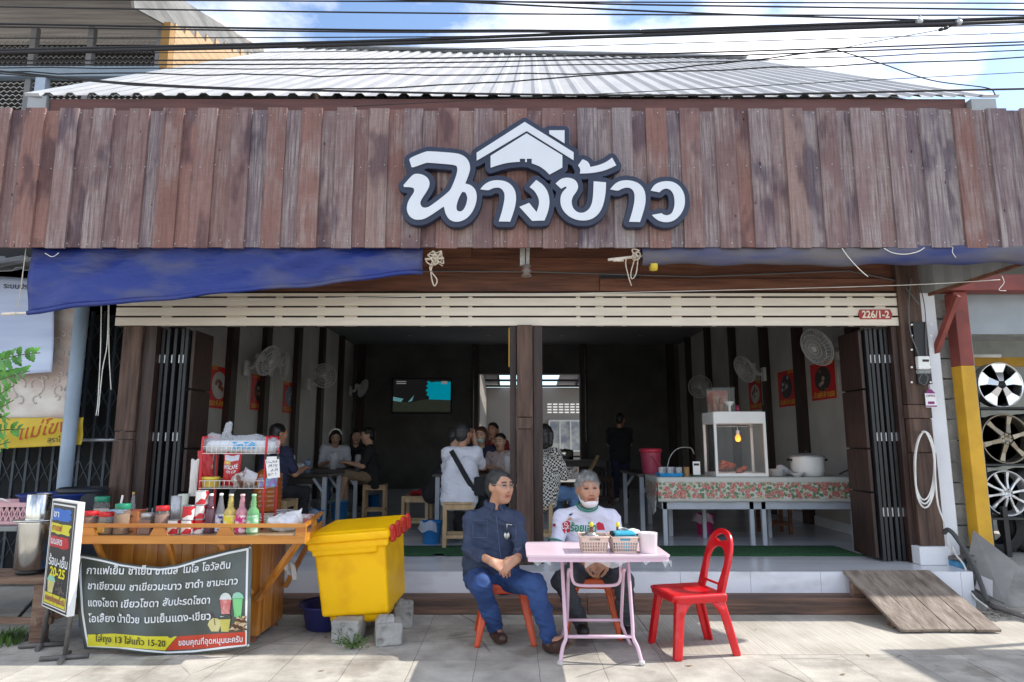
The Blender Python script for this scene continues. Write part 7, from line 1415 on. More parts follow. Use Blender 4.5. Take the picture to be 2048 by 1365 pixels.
MB().lathe(pr + [(.10, .80), (.04, .84), (.04, .88), (0, .88)], (xg(540, 6.85), 6.85, FZ), 24).build('body', mat('orange_drink_plastic', (.36, .10, .02), .2, var=.1), wj)
BKT = mat('sky_blue_bucket', (.015, .16, .42), .4, var=.05)
def bucket(px, py, d, r, h, label, film=False, m=None):
    c = W(px, py, d); o = Vector((c.x, d, FZ)); t = thing('bucket', label, 'bucket', o, 'plastic bin buckets on the dining room floor'); MB().lathe([(r * .78, 0), (r * .8, .005), (r, h - .02), (r * 1.08, h - .015), (r * 1.08, h), (r * .96, h), (r * .78, .01), (0, .008)], o, 28, caps=False).build('body', m or BKT, t)
    if film: g = MB(); g.grid(lambda u, v: o + Vector((math.cos(2.2 + u * 3) * (r * 1.1 + .03 * v), math.sin(2.2 + u * 3) * (r * 1.1 + .02 * v), h + .005 - .10 * v + .015 * math.sin(u * 17))), 20, 5); g.build('bin_liner', FILM, t)
bucket(863, 1085, 7.45, .115, .24, 'sky blue bucket with clear liner at the carpet edge, beside the white T-shirt man', True); bucket(678, 1040, 9.7, .12, .26, 'sky blue bucket under the farther left table'); bucket(632, 1060, 8.4, .12, .27, 'sky blue bucket partly behind the cart end', True); bucket(748, 1012, 11, .10, .24, 'dim blue bucket behind the khaki shorts man'); bucket(1410, 1060, 8.2, .115, .24, 'magenta bucket under the flowered cloth table', True, mat('magenta_bucket', (.40, .02, .12), .4))
g = MB(); c = Vector((xg(845, 8.5), 8.45, FZ + .435)); g.grid(lambda u, v: c + Vector((-.14 + .30 * u, -.08 + .2 * v - .0, .02 + .03 * math.sin(u * 7 + v * 5) + .05 * u)), 12, 8, 0); tag(g.build('red_cloth', mat('red_cloth', (.36, .012, .02), .9), solid=.01), 'red cloth lying on the pine stool', 'cloth')
# flowered cloth table with the display cabinet
TX0, TX1, TY0, TY1, TZ2 = 1.60, 3.76, 7.28, 7.95, 1.02
sv = thing('serving_table', 'long white serving table at the right with rows of thin legs', 'table', ((TX0 + TX1) / 2, 7.6, FZ)); MB().bx(TX0, TX1, TY0, TY1, TZ2 - .03, TZ2 - .003).build('tabletop', LEGW, sv); MB().bx(TX0 + .03, TX1, TY0 + .02, TY0 + .04, TZ2 - .34, TZ2 - .03).bx(TX0 + .03, TX0 + .05, TY0 + .04, TY1, TZ2 - .34, TZ2 - .03).pieces('apron', LEGW, sv)
for x in (TX0 + .06, 2.60, 2.73, TX1 - .05): MB().bx(x - .022, x + .022, TY0 + .02, TY0 + .06, FZ, TZ2 - .03).build('leg', LEGW, sv)
for x in (2.25, TX1 - .75): MB().bx(x - .02, x + .02, TY1 - .07, TY1 - .03, FZ, TZ2 - .03).build('leg', LEGW, sv)
def cloth_mat():
    m = bpy.data.materials.new('rose_printed_oilcloth'); m.use_nodes = True; nt = m.node_tree; L = nt.links.new; b = nt.nodes['Principled BSDF']; tc = _n(nt, 'ShaderNodeTexCoord')
    def vor(sc, off): mp = _n(nt, 'ShaderNodeMapping'); mp.inputs['Location'].default_value = off; L(tc.outputs['Object'], mp.inputs[0]); v = _n(nt, 'ShaderNodeTexVoronoi'); v.inputs['Scale'].default_value = sc; L(mp.outputs[0], v.inputs[0]); return v
    def ramp(s, stops):
        c = _n(nt, 'ShaderNodeValToRGB'); e = c.color_ramp.elements
        while len(e) < len(stops): e.new(.5)
        for i, (p, q) in enumerate(stops): e[i].position = p; e[i].color = (*q, 1)
        L(s, c.inputs[0]); return c.outputs[0]
    def mix(f, a, c): x = _n(nt, 'ShaderNodeMix', data_type='RGBA'); L(f, x.inputs[0]); L(a, x.inputs[6]); L(c, x.inputs[7]); return x.outputs[2]
    at_ = _n(nt, 'ShaderNodeAttribute', attribute_name='band'); v1, v2, v3 = vor(17, (0, 0, 0)), vor(32, (3, 1, 2)), vor(80, (1, 5, 0)); base = _n(nt, 'ShaderNodeRGB'); base.outputs[0].default_value = (.50, .50, .46, 1)
    def mul(a, bb): x = _n(nt, 'ShaderNodeMath', operation='MULTIPLY'); L(a, x.inputs[0]); L(bb, x.inputs[1]); return x.outputs[0]
    leaf = mul(ramp(v2.outputs['Distance'], [(.52, (1, 1, 1)), (.62, (0, 0, 0))]), at_.outputs['Fac']); c = mix(leaf, base.outputs[0], ramp(v2.outputs['Color'], [(.2, (.05, .15, .06)), (.5, (.12, .22, .10)), (.8, (.45, .42, .24))]))
    rose = mul(ramp(v1.outputs['Distance'], [(.44, (1, 1, 1)), (.52, (0, 0, 0))]), at_.outputs['Fac']); c = mix(rose, c, ramp(v3.outputs['Distance'], [(.1, (.22, .02, .03)), (.4, (.42, .08, .09)), (.7, (.55, .28, .22))]))
    L(c, b.inputs['Base Color']); b.inputs['Roughness'].default_value = .35; return m
ck = MB(); ck.bx(TX0 - .02, TX1, TY0 - .012, TY0 - .008, TZ2 - .255, TZ2 + .001); nfr = len(ck.v)
g = MB(); nu = 60
def cf(u, v):
    if v < .5: y = TY1 + (TY0 - .012 - TY1) * v * 2; z = TZ2 + .001
    else: y = TY0 - .012 - .008 * math.sin(u * 40) * (v - .5) * 2; z = TZ2 + .001 - .26 * (v - .5) * 2
    return Vector((TX0 - .02 + (TX1 - TX0) * u, y, z))
g.grid(cf, nu, 24); g.grid(lambda u, v: Vector((TX0 - .022 - .03 * v * math.sin(u * 5 + 1), TY0 - .012 + (TY1 - TY0) * u, TZ2 + .001 - (.30 + .12 * math.sin(u * 3 + .5)) * v)), 12, 10)
tc_ = thing('tablecloth', 'rose printed oilcloth hanging over the front of the white serving table', 'tablecloth', ((TX0 + TX1) / 2, 7.6, TZ2)); tco = g.build('cloth', cloth_mat(), tc_, solid=.002)
a_ = tco.data.color_attributes.new('band', 'FLOAT_COLOR', 'POINT')
for i, v in enumerate(tco.data.vertices):
    z = v.co.z; k = 1 if -.235 < z < -.045 else 0; a_.data[i].color = (k, k, k, 1)
CX0_, CX1_, CYF, CYB, CB, CTp = 2.25, 2.83, 7.36, 7.80, TZ2 + .004, TZ2 + .715
CG = mat('cabinet_glass', (.55, .58, .58), .04, alpha=.07, var=0); dc = thing('display_cabinet', 'white framed glass display cabinet with a glowing orange bulb on the rose cloth table', 'cabinet', (2.55, 7.58, CB)); AL = M['white_plastic']; g = MB(); s = .028
for x in (CX0_, CX1_ - s):
    for y in (CYF, CYB - s): g.bx(x, x + s, y, y + s, CB, CTp)
for y in (CYF, CYB - s): g.bx(CX0_ + s, CX1_ - s, y + .002, y + s - .002, CB, CB + .035)
for x in (CX0_, CX1_ - s): g.bx(x + .002, x + s - .002, CYF + s, CYB - s, CB, CB + .035)
g.bx(CX0_ + s, CX1_ - s, CYF - .002, CYF + s, CTp - .13, CTp + .002); g.bx(CX0_ + s, CX1_ - s, CYB - s, CYB, CTp - .13, CTp + .002); g.bx(CX0_ - .002, CX0_ + s, CYF + s, CYB - s, CTp - .13, CTp); g.bx(CX1_ - s, CX1_, CYF + s, CYB - s, CTp - .13, CTp); g.bx(CX0_ + .01, CX1_ - .01, CYF + .01, CYB - .01, CTp - .005, CTp - .001)
g.build('frame', AL, dc, bevel=.003); MB().bx(CX0_ + s, CX1_ - s, CYF + .010, CYF + .014, CB + .035, CTp - .13).bx(CX0_ + .01, CX0_ + .014, CYF + s, CYB - s, CB + .035, CTp - .13).bx(CX1_ - .014, CX1_ - .01, CYF + s, CYB - s, CB + .035, CTp - .13).build('glass', CG, dc); MB().bx(CX0_ + s, CX1_ - s, CYF + s, CYB - s, CB + .004, CB + .01).build('tray', M['galv'], dc)
MB().tube([(CX0_ + .03, 7.5, CTp - .16), (CX1_ - .03, 7.5, CTp - .16)], .006, 6).tube([(2.72, 7.5, CTp - .16), (2.72, 7.5, CTp - .22), (2.735, 7.5, CTp - .235)], .004, 5).tube([(2.77, 7.5, CTp - .16), (2.77, 7.5, CTp - .22)], .004, 5).build('hanging_rail', M['galv'], dc)
bp_ = W(1476, 878, 7.5); MB().tube([(bp_.x, 7.5, CTp - .16), (bp_.x, 7.5, bp_.z + .09)], .004, 5).build('lamp_cord', AL, dc); MB().lathe([(.018, .04), (.02, .09), (.018, .095)], bp_, 14).build('lamp_holder', AL, dc)
MB().lathe([(0, -.032), (.018, -.028), (.031, -.008), (.032, .005), (.026, .025), (.018, .042)], bp_, 18, caps=False).build('lamp_bulb', mat('glowing_orange_bulb', (.9, .4, .05), .4, emis=(1, .20, .01), es=1.7), dc)
bl2 = bpy.data.lights.new('bulb_light', 'POINT'); bl2.energy = .5; bl2.color = (1, .45, .12); bl2.shadow_soft_size = .03; blo = bpy.data.objects.new('bulb_light', bl2); COL.objects.link(blo); blo.location = (bp_.x, 7.46, bp_.z - .06)
ROA = mat('roast_glaze', (.24, .035, .012), .3, col2=(.48, .10, .03), scale=14)
for i, (x, y, z, r) in enumerate(((2.36, 7.5, .09, .07), (2.46, 7.55, .10, .075), (2.60, 7.5, .07, .05), (2.40, 7.62, .12, .06), (2.53, 7.44, .05, .045))): S = SDF(.012); S.ell((x, y, CB + z), (r, r * .7, r * .6), rot(0, .4 * i, i)); S.ell((x + r * .7, y, CB + z + .02), (r * .4, r * .35, r * .3), k=.03); tag(sdf_obj('roast_meat', S, ROA, None, disp=crumple(.012, 20, i)), 'piece of glazed roast meat heaped inside the glass display cabinet', 'roast meat', 'roast meat in the cabinet')
gb = thing('glass_box', 'clear glass box with small red brown figurines on top of the display cabinet', 'case', (2.42, 7.55, CTp)); z = CTp + .005; MB().bx(2.27, 2.52, 7.42, 7.425, z, z + .27).bx(2.27, 2.275, 7.425, 7.66, z, z + .27).bx(2.515, 2.52, 7.425, 7.66, z, z + .27).bx(2.27, 2.52, 7.66, 7.665, z, z + .27).build('glass', CG, gb)
MB().bx(2.28, 2.51, 7.64, 7.655, z, z + .25).build('back_card', mat('faded_red_card', (.30, .07, .05), .6, col2=(.45, .35, .26), scale=6), gb); MB().bx(2.268, 2.522, 7.418, 7.668, z + .27, z + .275).build('lid', CG, gb)
for x, hh, n in ((2.33, .15, 'left of two'), (2.40, .17, 'right of two')):
    S = SDF(.008); S.cap((x, 7.54, z + .02), (x, 7.54, z + hh * .55), .032, .024); S.ell((x, 7.54, z + hh * .8), (.022, .022, .027)); S.cap((x - .03, 7.53, z + hh * .5), (x + .03, 7.53, z + hh * .45), .012); tag(sdf_obj('figurine', S, mat('red_brown_lacquer', (.26, .05, .035), .4, col2=(.20, .12, .05), scale=30), None), 'red brown seated figurine inside the glass box, ' + n, 'figurine', 'figurines in the glass box')
tag(MB().lathe([(.015, 0), (.015, .06), (.05, .10), (.052, .115), (.045, .115), (.012, .07)], (2.475, 7.48, z), 18, caps=False).build('funnel', AL), 'white funnel standing inside the glass box beside the figurines', 'funnel'); tag(MB().lathe([(.022, 0), (.024, .05), (.018, .055), (.018, .075), (0, .075)], (2.57, 7.5, z), 14).build('small_jar', mat('dark_pink_jar', (.30, .03, .08), .3)), 'small dark pink jar on the cabinet right of the glass box', 'jar')
rc_ = thing('rice_cooker', 'large white rice cooker with dark knob at the right end of the serving table', 'rice cooker', (3.36, 7.6, TZ2)); o = Vector((3.36, 7.58, TZ2 + .003)); MB().lathe([(.15, 0), (.165, .01), (.18, .06), (.182, .20), (.178, .215)], o, 36, caps=False).build('body', AL, rc_); MB().lathe([(.185, .21), (.188, .222), (.17, .232), (.09, .25), (0, .256)], o, 36).build('lid', mat('steel_lid', (.5, .5, .5), .3, .5), rc_); MB().lathe([(.015, .25), (.028, .27), (.02, .285), (0, .286)], o, 14).build('knob', M['black'], rc_); MB().bx(o.x - .22, o.x - .18, o.y - .03, o.y + .03, .165 + o.z, .19 + o.z).bx(o.x + .18, o.x + .22, o.y - .03, o.y + .03, .165 + o.z, .19 + o.z).build('handle', M['black'], rc_)
for i in range(6): tag(MB().lathe([(.05, 0), (.07, .004), (.10, .014), (.10, .017), (.06, .007), (0, .006)], (2.97, 7.5, TZ2 + .003 + i * .0125), 26, caps=False).build('plate', mat('white_china', (.62, .62, .60), .25, var=.03)), 'white plate in the low stack right of the display cabinet', 'plate', 'stacked white plates')
tag(MB().lathe([(.04, 0), (.045, .006), (.085, .036), (.087, .04), (.07, .03), (0, .010)], (3.17, 7.42, TZ2 + .003), 26, caps=False).build('dish', MATS['white_china']), 'shallow white dish in front of the rice cooker', 'dish')
S = SDF(.012); S.ell((3.08, 7.58, TZ2 + .045), (.09, .07, .04)); S.ell((3.05, 7.56, TZ2 + .09), (.05, .05, .035)); tag(sdf_obj('towel', S, mat('pale_grey_towel', (.50, .50, .54), .9, bump=.4), None, disp=crumple(.02, 16, 8)), 'crumpled pale towel between plates and rice cooker', 'towel')
tr_ = thing('blue_tray', 'bright blue plastic tray of glasses at the left end of the rose cloth table', 'tray', (1.76, 7.5, TZ2)); MB().lathe([(0, .006), (.16, .006), (.18, .035), (.185, .035), (.165, 0), (0, 0)], (1.76, 7.5, TZ2 + .004), 4, caps=False, sm=False).build('tray', mat('bright_blue_plastic', (.02, .28, .60), .35), tr_)
rr = random.Random(1)
for i in range(8): tag(MB().lathe([(.024, 0), (.027, .09), (.025, .09), (.022, .006), (0, .005)], (1.66 + .032 * i, 7.44 + .05 * (i % 3), TZ2 + .012), 14, caps=False).build('glass_tumbler', CLG), 'clear tumbler standing on the bright blue tray', 'glass', 'tumblers on the blue tray')
pk = thing('lidded_bucket', 'rose red lidded bucket with handle behind the blue tray', 'bucket', (1.72, 7.95, TZ2 - .05)); o = Vector((1.70, 8.15, FZ + .722)); MB().lathe([(.105, 0), (.125, .26)], o, 30, caps=False).build('body', mat('rose_plastic', (.36, .045, .09), .4, var=.05), pk); MB().lathe([(.135, .255), (.138, .285), (.12, .30), (0, .305)], o, 30).build('lid', mat('rose_red_lid', (.50, .03, .06), .4), pk); MB().tube(cat_curve([o + Vector((-.02, -.13, .21)), o + Vector((.08, -.16, .10)), o + Vector((.14, -.08, .05))], 6), .006, 6).build('handle', MATS['rose_plastic'], pk)
tag(MB().lathe([(.03, 0), (.035, .10), (.03, .10), (.0, .01)], (1.96, 7.5, TZ2 + .003), 16, caps=False).build('toothpick_cup', mat('bamboo_picks', (.36, .22, .09), .7)), 'small cup of wooden sticks right of the blue tray', 'cup')
cs = thing('card_stand', 'white upright card stand between the blue tray and the cabinet', 'card', (2.06, 7.45, TZ2)); MB().bx(2.02, 2.10, 7.44, 7.446, TZ2 + .02, TZ2 + .165).build('card', M['white_plastic'], cs); MB().bx(2.01, 2.11, 7.42, 7.50, TZ2 + .003, TZ2 + .02).build('foot', mat('dark_green_base', (.01, .06, .03), .4), cs); MB().bx(2.03, 2.09, 7.437, 7.44, TZ2 + .12, TZ2 + .145).build('dark_header', M['black'], cs)
tag(MB().tube(cat_curve([(4.08, 7.55, 1.60), (4.0, 7.5, 1.58), (3.9, 7.5, 1.4), (3.86, 7.5, 1.15), (3.7, 7.55, 1.04)], 6), .008, 6).build('power_cord', M['black']), 'black power cord from the right wall down to the rice cooker', 'cord')
g = MB(); tag(MB().tube(cat_curve([(1.9, 8.2, 1.05), (1.95, 8.2, 1.22), (2.05, 8.2, 1.32), (2.2, 8.2, 1.33), (2.25, 8.2, 1.25)], 6), .008, 6).build('tap_hose', M['galv']), 'thin curved metal tube rising behind the card stand', 'tube')
# kitchen behind the opening
kt = thing('kitchen_counter', 'steel kitchen counter with pots seen through the rear opening', 'counter', (1.4, 17, .3)); MB().bx(.55, 2.2, 16.6, 17.2, 1.02, 1.06).build('worktop', M['steel'], kt); MB().bx(.6, .65, 16.62, 16.68, .3, 1.02).bx(2.0, 2.05, 16.62, 16.68, .3, 1.02).build('leg', mat('green_leg_paint', (.06, .20, .05), .5), kt)
pz = W(1128, 915, 14.2); t = thing('cooking_pot', 'steel cooking pot with lid in the far kitchen, right of the houndstooth woman', 'pot', (pz.x, 14.2, 1.0)); MB().lathe([(.16, .0), (.2, .02), (.2, .2), (.19, .22), (.0, .26)], (pz.x, 14.2, 1.01), 24).build('pot', SS, t); MB().bx(pz.x - .35, pz.x + .4, 14.0, 14.5, .95, 1.0).bx(pz.x - .32, pz.x - .27, 14.03, 14.08, .3, .95).bx(pz.x + .3, pz.x + .35, 14.03, 14.08, .3, .95).build('stand', M['steel'], t)
tag(MB().bar(W(1178, 945, 10.8), W(1196, 912, 10.9), .05, .03).build('wood_offcut', PINS), 'pale wooden board end leaning behind the grey haired man', 'board')
# ================= people =================
def SKIN(n, c): return mat('skin_' + n, c, .5, var=.07, scale=14, attr='tone', bump=.06, bscale=60)
def fab(n, c, **k): k.setdefault('bump', .35); return mat(n, c, .85, var=k.pop('var', .12), scale=k.pop('scale', 7), bscale=k.pop('bscale', 26), **k)
def headframe(fwd, tilt=0, roll=0):
    f = Vector(fwd).normalized(); r = f.cross(Vector((0, 0, 1))).normalized(); u = r.cross(f); 
    if roll: q = Matrix.Rotation(roll, 3, f); r = q @ r; u = q @ u
    return np.array([r, f, u]).T      # columns: right, forward, up
def add_head(S, c, H, sc, detail):
    P = lambda x, y, z: np.array(c) + H @ (np.array([x, y, z]) * sc); V = lambda *r: np.array(r) * sc
    S.ell(P(0, -.008, .022), V(.073, .092, .092), H, k=.02); S.ell(P(0, .028, -.045), V(.056, .062, .068), H, k=.04); S.cap(P(-.018, .062, -.098), P(.018, .062, -.098), .022 * sc, k=.03); S.ell(P(0, .045, .0), V(.060, .050, .07), H, k=.03)
    S.cap(P(0, .088, .018), P(0, .108, -.024), .009 * sc, .013 * sc, k=.014); S.cap(P(-.012, .096, -.028), P(.012, .096, -.028), .009 * sc, k=.01)
    S.cap(P(-.040, .076, .036), P(.040, .076, .036), .011 * sc, k=.02)
    for s in (-1, 1):
        S.ell(P(s * .040, .062, -.018), V(.026, .026, .024), H, k=.03); S.ell(P(s * .074, -.008, -.004), V(.010, .020, .034), H @ rot(0, 0, s * .35), k=.012)
        if detail: S.ell(P(s * .031, .092, .014), V(.016, .012, .010), H, k=.012, sub=True); S.ell(P(s * .031, .081, .013), V(.014, .012, .0105), H, k=.006); S.cap(P(s * .03, .086, -.045), P(s * .034, .07, -.075), .009 * sc, k=.03)
    S.cap(P(-.022, .090, -.056), P(.022, .090, -.056), .0075 * sc, k=.008); S.cap(P(-.017, .088, -.068), P(.017, .088, -.068), .008 * sc, k=.008)
    if detail: S.cap(P(-.022, .102, -.062), P(.022, .102, -.062), .0035 * sc, k=.006, sub=True)
def head_colour(V, c, H, sc, brow=.3):
    L = ((V - np.array(c)) @ H) / sc; x, y, z = np.abs(L[:, 0]), L[:, 1], L[:, 2]; C = np.ones((len(V), 3)); near = (np.linalg.norm(L, axis=1) < .17)
    def put(m, col): C[m & near] *= np.array(col)
    put((y > .055) & (np.abs(z - (.038 - (x - .03) ** 2 * 3)) < .0055) & (x > .012) & (x < .052), (brow, brow, brow)); put((y > .06) & (np.abs(z - .013) < .0042) & (x > .016) & (x < .046), (.16, .13, .12)); put((y > .06) & (np.abs(z - .013) >= .0042) & (np.abs(z - .013) < .009) & (x > .014) & (x < .048), (.78, .7, .68))
    put((y > .07) & (np.abs(z + .062) < .011) & (x < .024), (.72, .5, .5)); put((y > .07) & (np.abs(z + .062) < .0028) & (x < .024), (.45, .4, .4)); put((y > .085) & (np.abs(z + .033) < .004) & (x > .004) & (x < .012), (.5, .42, .42)); return C
def hand(S, w, d, n, side, curl=.5, sc=1, spread=.0):       # wrist, finger direction, palm normal (towards the palm side), thumb side vector
    w, d, n = np.array(w, float), np.array(Vector(d).normalized()), np.array(Vector(n).normalized()); s = np.cross(d, n); s = s / np.linalg.norm(s); s = s if np.dot(s, np.array(side)) > 0 else -s
    for i, (o, L) in enumerate(((.030, .070), (.010, .078), (-.011, .073), (-.030, .058))):
        k0 = w + s * o * sc * .6; k1 = w + d * (.085 - .006 * abs(i - 1)) * sc + s * o * sc; S.cap(k0, k1, .013 * sc, .0105 * sc, k=.016)
        p = k1; a = .25 + curl * .5
        for j, f in enumerate((.45, .32, .23)): dr = d * math.cos(a) + n * math.sin(a) + s * (o * spread); q = p + dr * L * f * sc; S.cap(p, q, (.0095 - .0008 * j) * sc, (.0088 - .0008 * j) * sc, k=.004); p = q; a += curl * .75
    t0 = w + s * .026 * sc + d * .02 * sc; t1 = t0 + (s * .6 + d * .7 + n * .3) * .040 * sc; t2 = t1 + (s * .15 + d * .9 + n * .45) * .030 * sc; t3 = t2 + (d * .95 + n * .4 - s * .1) * .024 * sc; S.chain([t0, t1, t2, t3], [.014 * sc, .0115 * sc, .010 * sc, .0085 * sc], k=.008)
def folds(amp, seed=0):
    off = Vector((seed * 3.7, seed * 1.3, seed * 9.1))
    def f(V): return np.array([v + np.array(noise.noise_vector(Vector((v[0] * 5 + v[2] * 4, v[1] * 6, v[2] * 34 + v[0] * 12)) + off)) * amp * .8 + np.array(noise.noise_vector(Vector((v[0] * 9, v[1] * 9, v[2] * 15)) + off)) * amp + np.array(noise.noise_vector(Vector((v[0] * 22, v[1] * 22, v[2] * 34)) + off)) * amp * .45 for v in V])
    return f
def figure(name, label, J, skin, shirt, pants, shoe, hair, vox=.013, sleeve='short', cuff=None, long_hair=0, bulk=1.0, detail=False, hands=None, group=None, shirt_hem=.02, shorts=False, sc=1.0, bald=0, seed=1, brow=.3, shirt_vox=None, fold=.010):
    pel, che, nek, hed = [np.array(J[k], float) for k in ('pel', 'che', 'nek', 'hed')]; H = J['H']; up = (nek - pel) / np.linalg.norm(nek - pel); rt = np.array(J['shR'], float) - np.array(J['shL'], float); rt = rt / np.linalg.norm(rt); fw = np.cross(up, rt)
    t = thing(name, label, 'person', tuple(pel), group); A_ = {k: np.array(v, float) for k, v in J.items() if k not in ('H',)}
    S = SDF(vox)
    for s in (-1, 1): S.chain([pel + rt * .05 * s, che + rt * .055 * s], [.075, .07], k=.03)
    S.cap(nek - up * .03, hed - H @ np.array([0, .012, .05]) * sc, .052 * sc, .048 * sc, k=.04); S.cap(A_['shL'], A_['shR'], .034, k=.02)
    for s in 'LR':
        S.chain([A_['sh' + s], A_['el' + s], A_['wr' + s]], [.045 * sc, .037 * sc, .026 * sc], k=.015); S.cap(A_['el' + s], A_['el' + s] * .55 + A_['wr' + s] * .45, .036 * sc, .037 * sc, k=.01)
        S.chain([A_['hp' + s], A_['kn' + s], A_['an' + s]], [.075, .052, .036], k=.03); S.cap(A_['an' + s], A_['to' + s] * .8 + A_['an' + s] * .2, .032, .026, k=.02)
        hd = (hands or {}).get(s)
        if hd: hand(S, A_['wr' + s], *hd)
        else:
            d = A_['wr' + s] - A_['el' + s]; d = d / np.linalg.norm(d); hand(S, A_['wr' + s], d, (0, 0, -1) if abs(d[2]) < .85 else tuple(fw), tuple(-rt if s == 'R' else rt), .55, 1.02 * sc)
    add_head(S, hed, H, sc, detail)
    b = sdf_obj('body', S, skin, t, color=lambda V: head_colour(V, hed, H, sc, brow))
    # shirt
    S = SDF(shirt_vox or vox); bk = .105 * bulk
    lowz = pel - up * shirt_hem; bk *= 1.0 if detail else 1.07
    for s in (-1, 1): S.chain([lowz + rt * .075 * s * bulk, pel * .6 + che * .4 + rt * .078 * s * bulk + fw * .012, che + rt * .085 * s], [bk * 1.06, bk, .098], k=.05)
    S.ell(pel * .65 + che * .35 + fw * .045 * bulk, (.14 * bulk, .10 * bulk, .15), None, k=.06); S.ell(che + fw * .035, (.13, .085, .12), None, k=.05)
    S.cap(A_['shL'], A_['shR'], .060, k=.03)
    for s in 'LR':
        sh, el, wr = A_['sh' + s], A_['el' + s], A_['wr' + s]; S.cap(nek - up * .045, sh, .058, .062, k=.04)
        e = sh + (el - sh) * (.80 if sleeve == 'short' else 1); S.cap(sh, e, .062, .056 if sleeve == 'short' else .050, k=.035)
        if sleeve != 'short': f = wr if sleeve == 'long' else el + (wr - el) * .55; S.cap(el, f, .050, .043, k=.02); 
        if sleeve == 'rolled': d = (wr - el) / np.linalg.norm(wr - el); S.cap(f - d * .035, f, .052, .052, k=.008)
    S.cap(nek - up * .005 + H @ np.array([0, .02, 0]), nek + up * .12 + H @ np.array([0, .02, 0]), .044 * sc, .07 * sc, k=.012, sub=True)
    so = sdf_obj('shirt', S, shirt, t, disp=folds(fold, seed))
    # trousers
    S = SDF(vox); S.cap(A_['hpL'], A_['hpR'], .090 * bulk if detail else .078, k=.04); S.cap(pel - rt * .05, pel + rt * .05, .085 * bulk, k=.04)
    for s in 'LR':
        kn, an = A_['kn' + s], A_['an' + s]; S.cap(A_['hp' + s], kn, .098, .071, k=.04)
        if not shorts: S.chain([kn, kn * .5 + an * .5, an + (kn - an) * .06], [.070, .062, .056], k=.02)
    sdf_obj('shorts' if shorts else 'trousers', S, pants, t, disp=folds(.011, seed + 3))
    for s in 'LR':
        an, to = A_['an' + s], A_['to' + s]; d = to - an; d[2] *= .6; d = d / np.linalg.norm(d); S = SDF(min(vox, .010)); heel = an - d * .035 - np.array([0, 0, .028]); S.chain([heel, heel + d * .11, to], [.040, .042, .034], k=.02); S.cap(an - np.array([0, 0, .02]), heel + d * .03, .044, .042, k=.03)
        sdf_obj('shoe', S, shoe, t)
    if hair:
        S = SDF(min(vox, .009)); P = lambda x, y, z: hed + H @ (np.array([x, y, z]) * sc); S.ell(P(0, -.014, .030), np.array([.080, .099, .094]) * sc, H, k=.02); S.ell(P(0, -.05, -.02), np.array([.070, .058, .075]) * sc, H, k=.03)
        if long_hair: S.ell(P(0, -.055, -.07 - long_hair * .5), np.array([.085, .05, .09 + long_hair]) * sc, H, k=.04); [S.cap(P(s * .075, .01, .02), P(s * .078, -.01, -.08 - long_hair), .026 * sc, k=.03) for s in (-1, 1)]
        S.ell(P(0, .115, -.025), np.array([.080 if bald else .076, .088 if bald else .080, .102 if bald else .092]) * sc, H, k=.012, sub=True)
        if not long_hair: S.box(P(0, .045, -.085), np.array([.12, .062, .085]) * sc, .01, H, k=.01, sub=True); [S.ell(P(s * .095, .01, -.025), np.array([.03, .05, .05]) * sc, H, k=.012, sub=True) for s in (-1, 1)]
        sdf_obj('hair', S, hair, t, disp=folds(.006, seed + 7))
    return t, so, b
def joints_seated(x, y, seat, yaw, lean=.06, hyaw=None, hpitch=0, s=.95, arms='table', legs='fwd', z0=FZ):
    f = np.array([math.sin(yaw), -math.cos(yaw), 0]); r = np.array([-math.cos(yaw), -math.sin(yaw), 0]); u = np.array([0, 0, 1.]); hy = yaw if hyaw is None else hyaw; b = np.array([x, y, z0 + seat])      # yaw 0 faces the street
    pel = b + u * .10; che = pel + u * .32 * s + f * lean; nek = pel + u * .49 * s + f * lean * 1.5; hf = (math.sin(hy) * math.cos(hpitch), -math.cos(hy) * math.cos(hpitch), math.sin(hpitch)); J = dict(pel=pel, che=che, nek=nek, hed=nek + u * .165 * s + np.array(hf) * .02, H=headframe(hf))
    for n, k in (('R', 1), ('L', -1)):
        J['sh' + n] = nek - u * .055 + r * .175 * s * k; J['hp' + n] = pel - u * .01 + r * .085 * k
        J['kn' + n] = b + f * .44 * s + r * (.12 if legs == 'fwd' else .09) * k + u * .06; J['an' + n] = J['kn' + n] - u * (seat + .06 - .075) + f * (-.03) ; J['to' + n] = J['an' + n] + f * .16 - u * .045
        J['el' + n] = J['sh' + n] - u * .25 * s + f * .10 + r * .05 * k; J['wr' + n] = J['el' + n] + f * .22 * s + u * .05 - r * .09 * k
        if arms == 'face': J['el' + n] = J['sh' + n] - u * .16 + f * .18 + r * .06 * k; J['wr' + n] = nek + u * .08 + f * .20 + r * .06 * k
    return J
TAN = SKIN('tan', (.45, .235, .15)); TAN2 = SKIN('brown', (.40, .205, .128)); LITE = SKIN('light', (.50, .30, .21)); HB = mat('black_hair', (.012, .010, .010), .45, var=.3, scale=60); HG = mat('grey_hair', (.40, .40, .39), .55, col2=(.22, .22, .22), scale=55, st=(1, 1, .4), bump=.6, bscale=80); HD = mat('dark_greying_hair', (.014, .013, .013), .5, col2=(.035, .035, .035), scale=60); HRD = mat('reddish_brown_hair', (.07, .028, .018), .5)
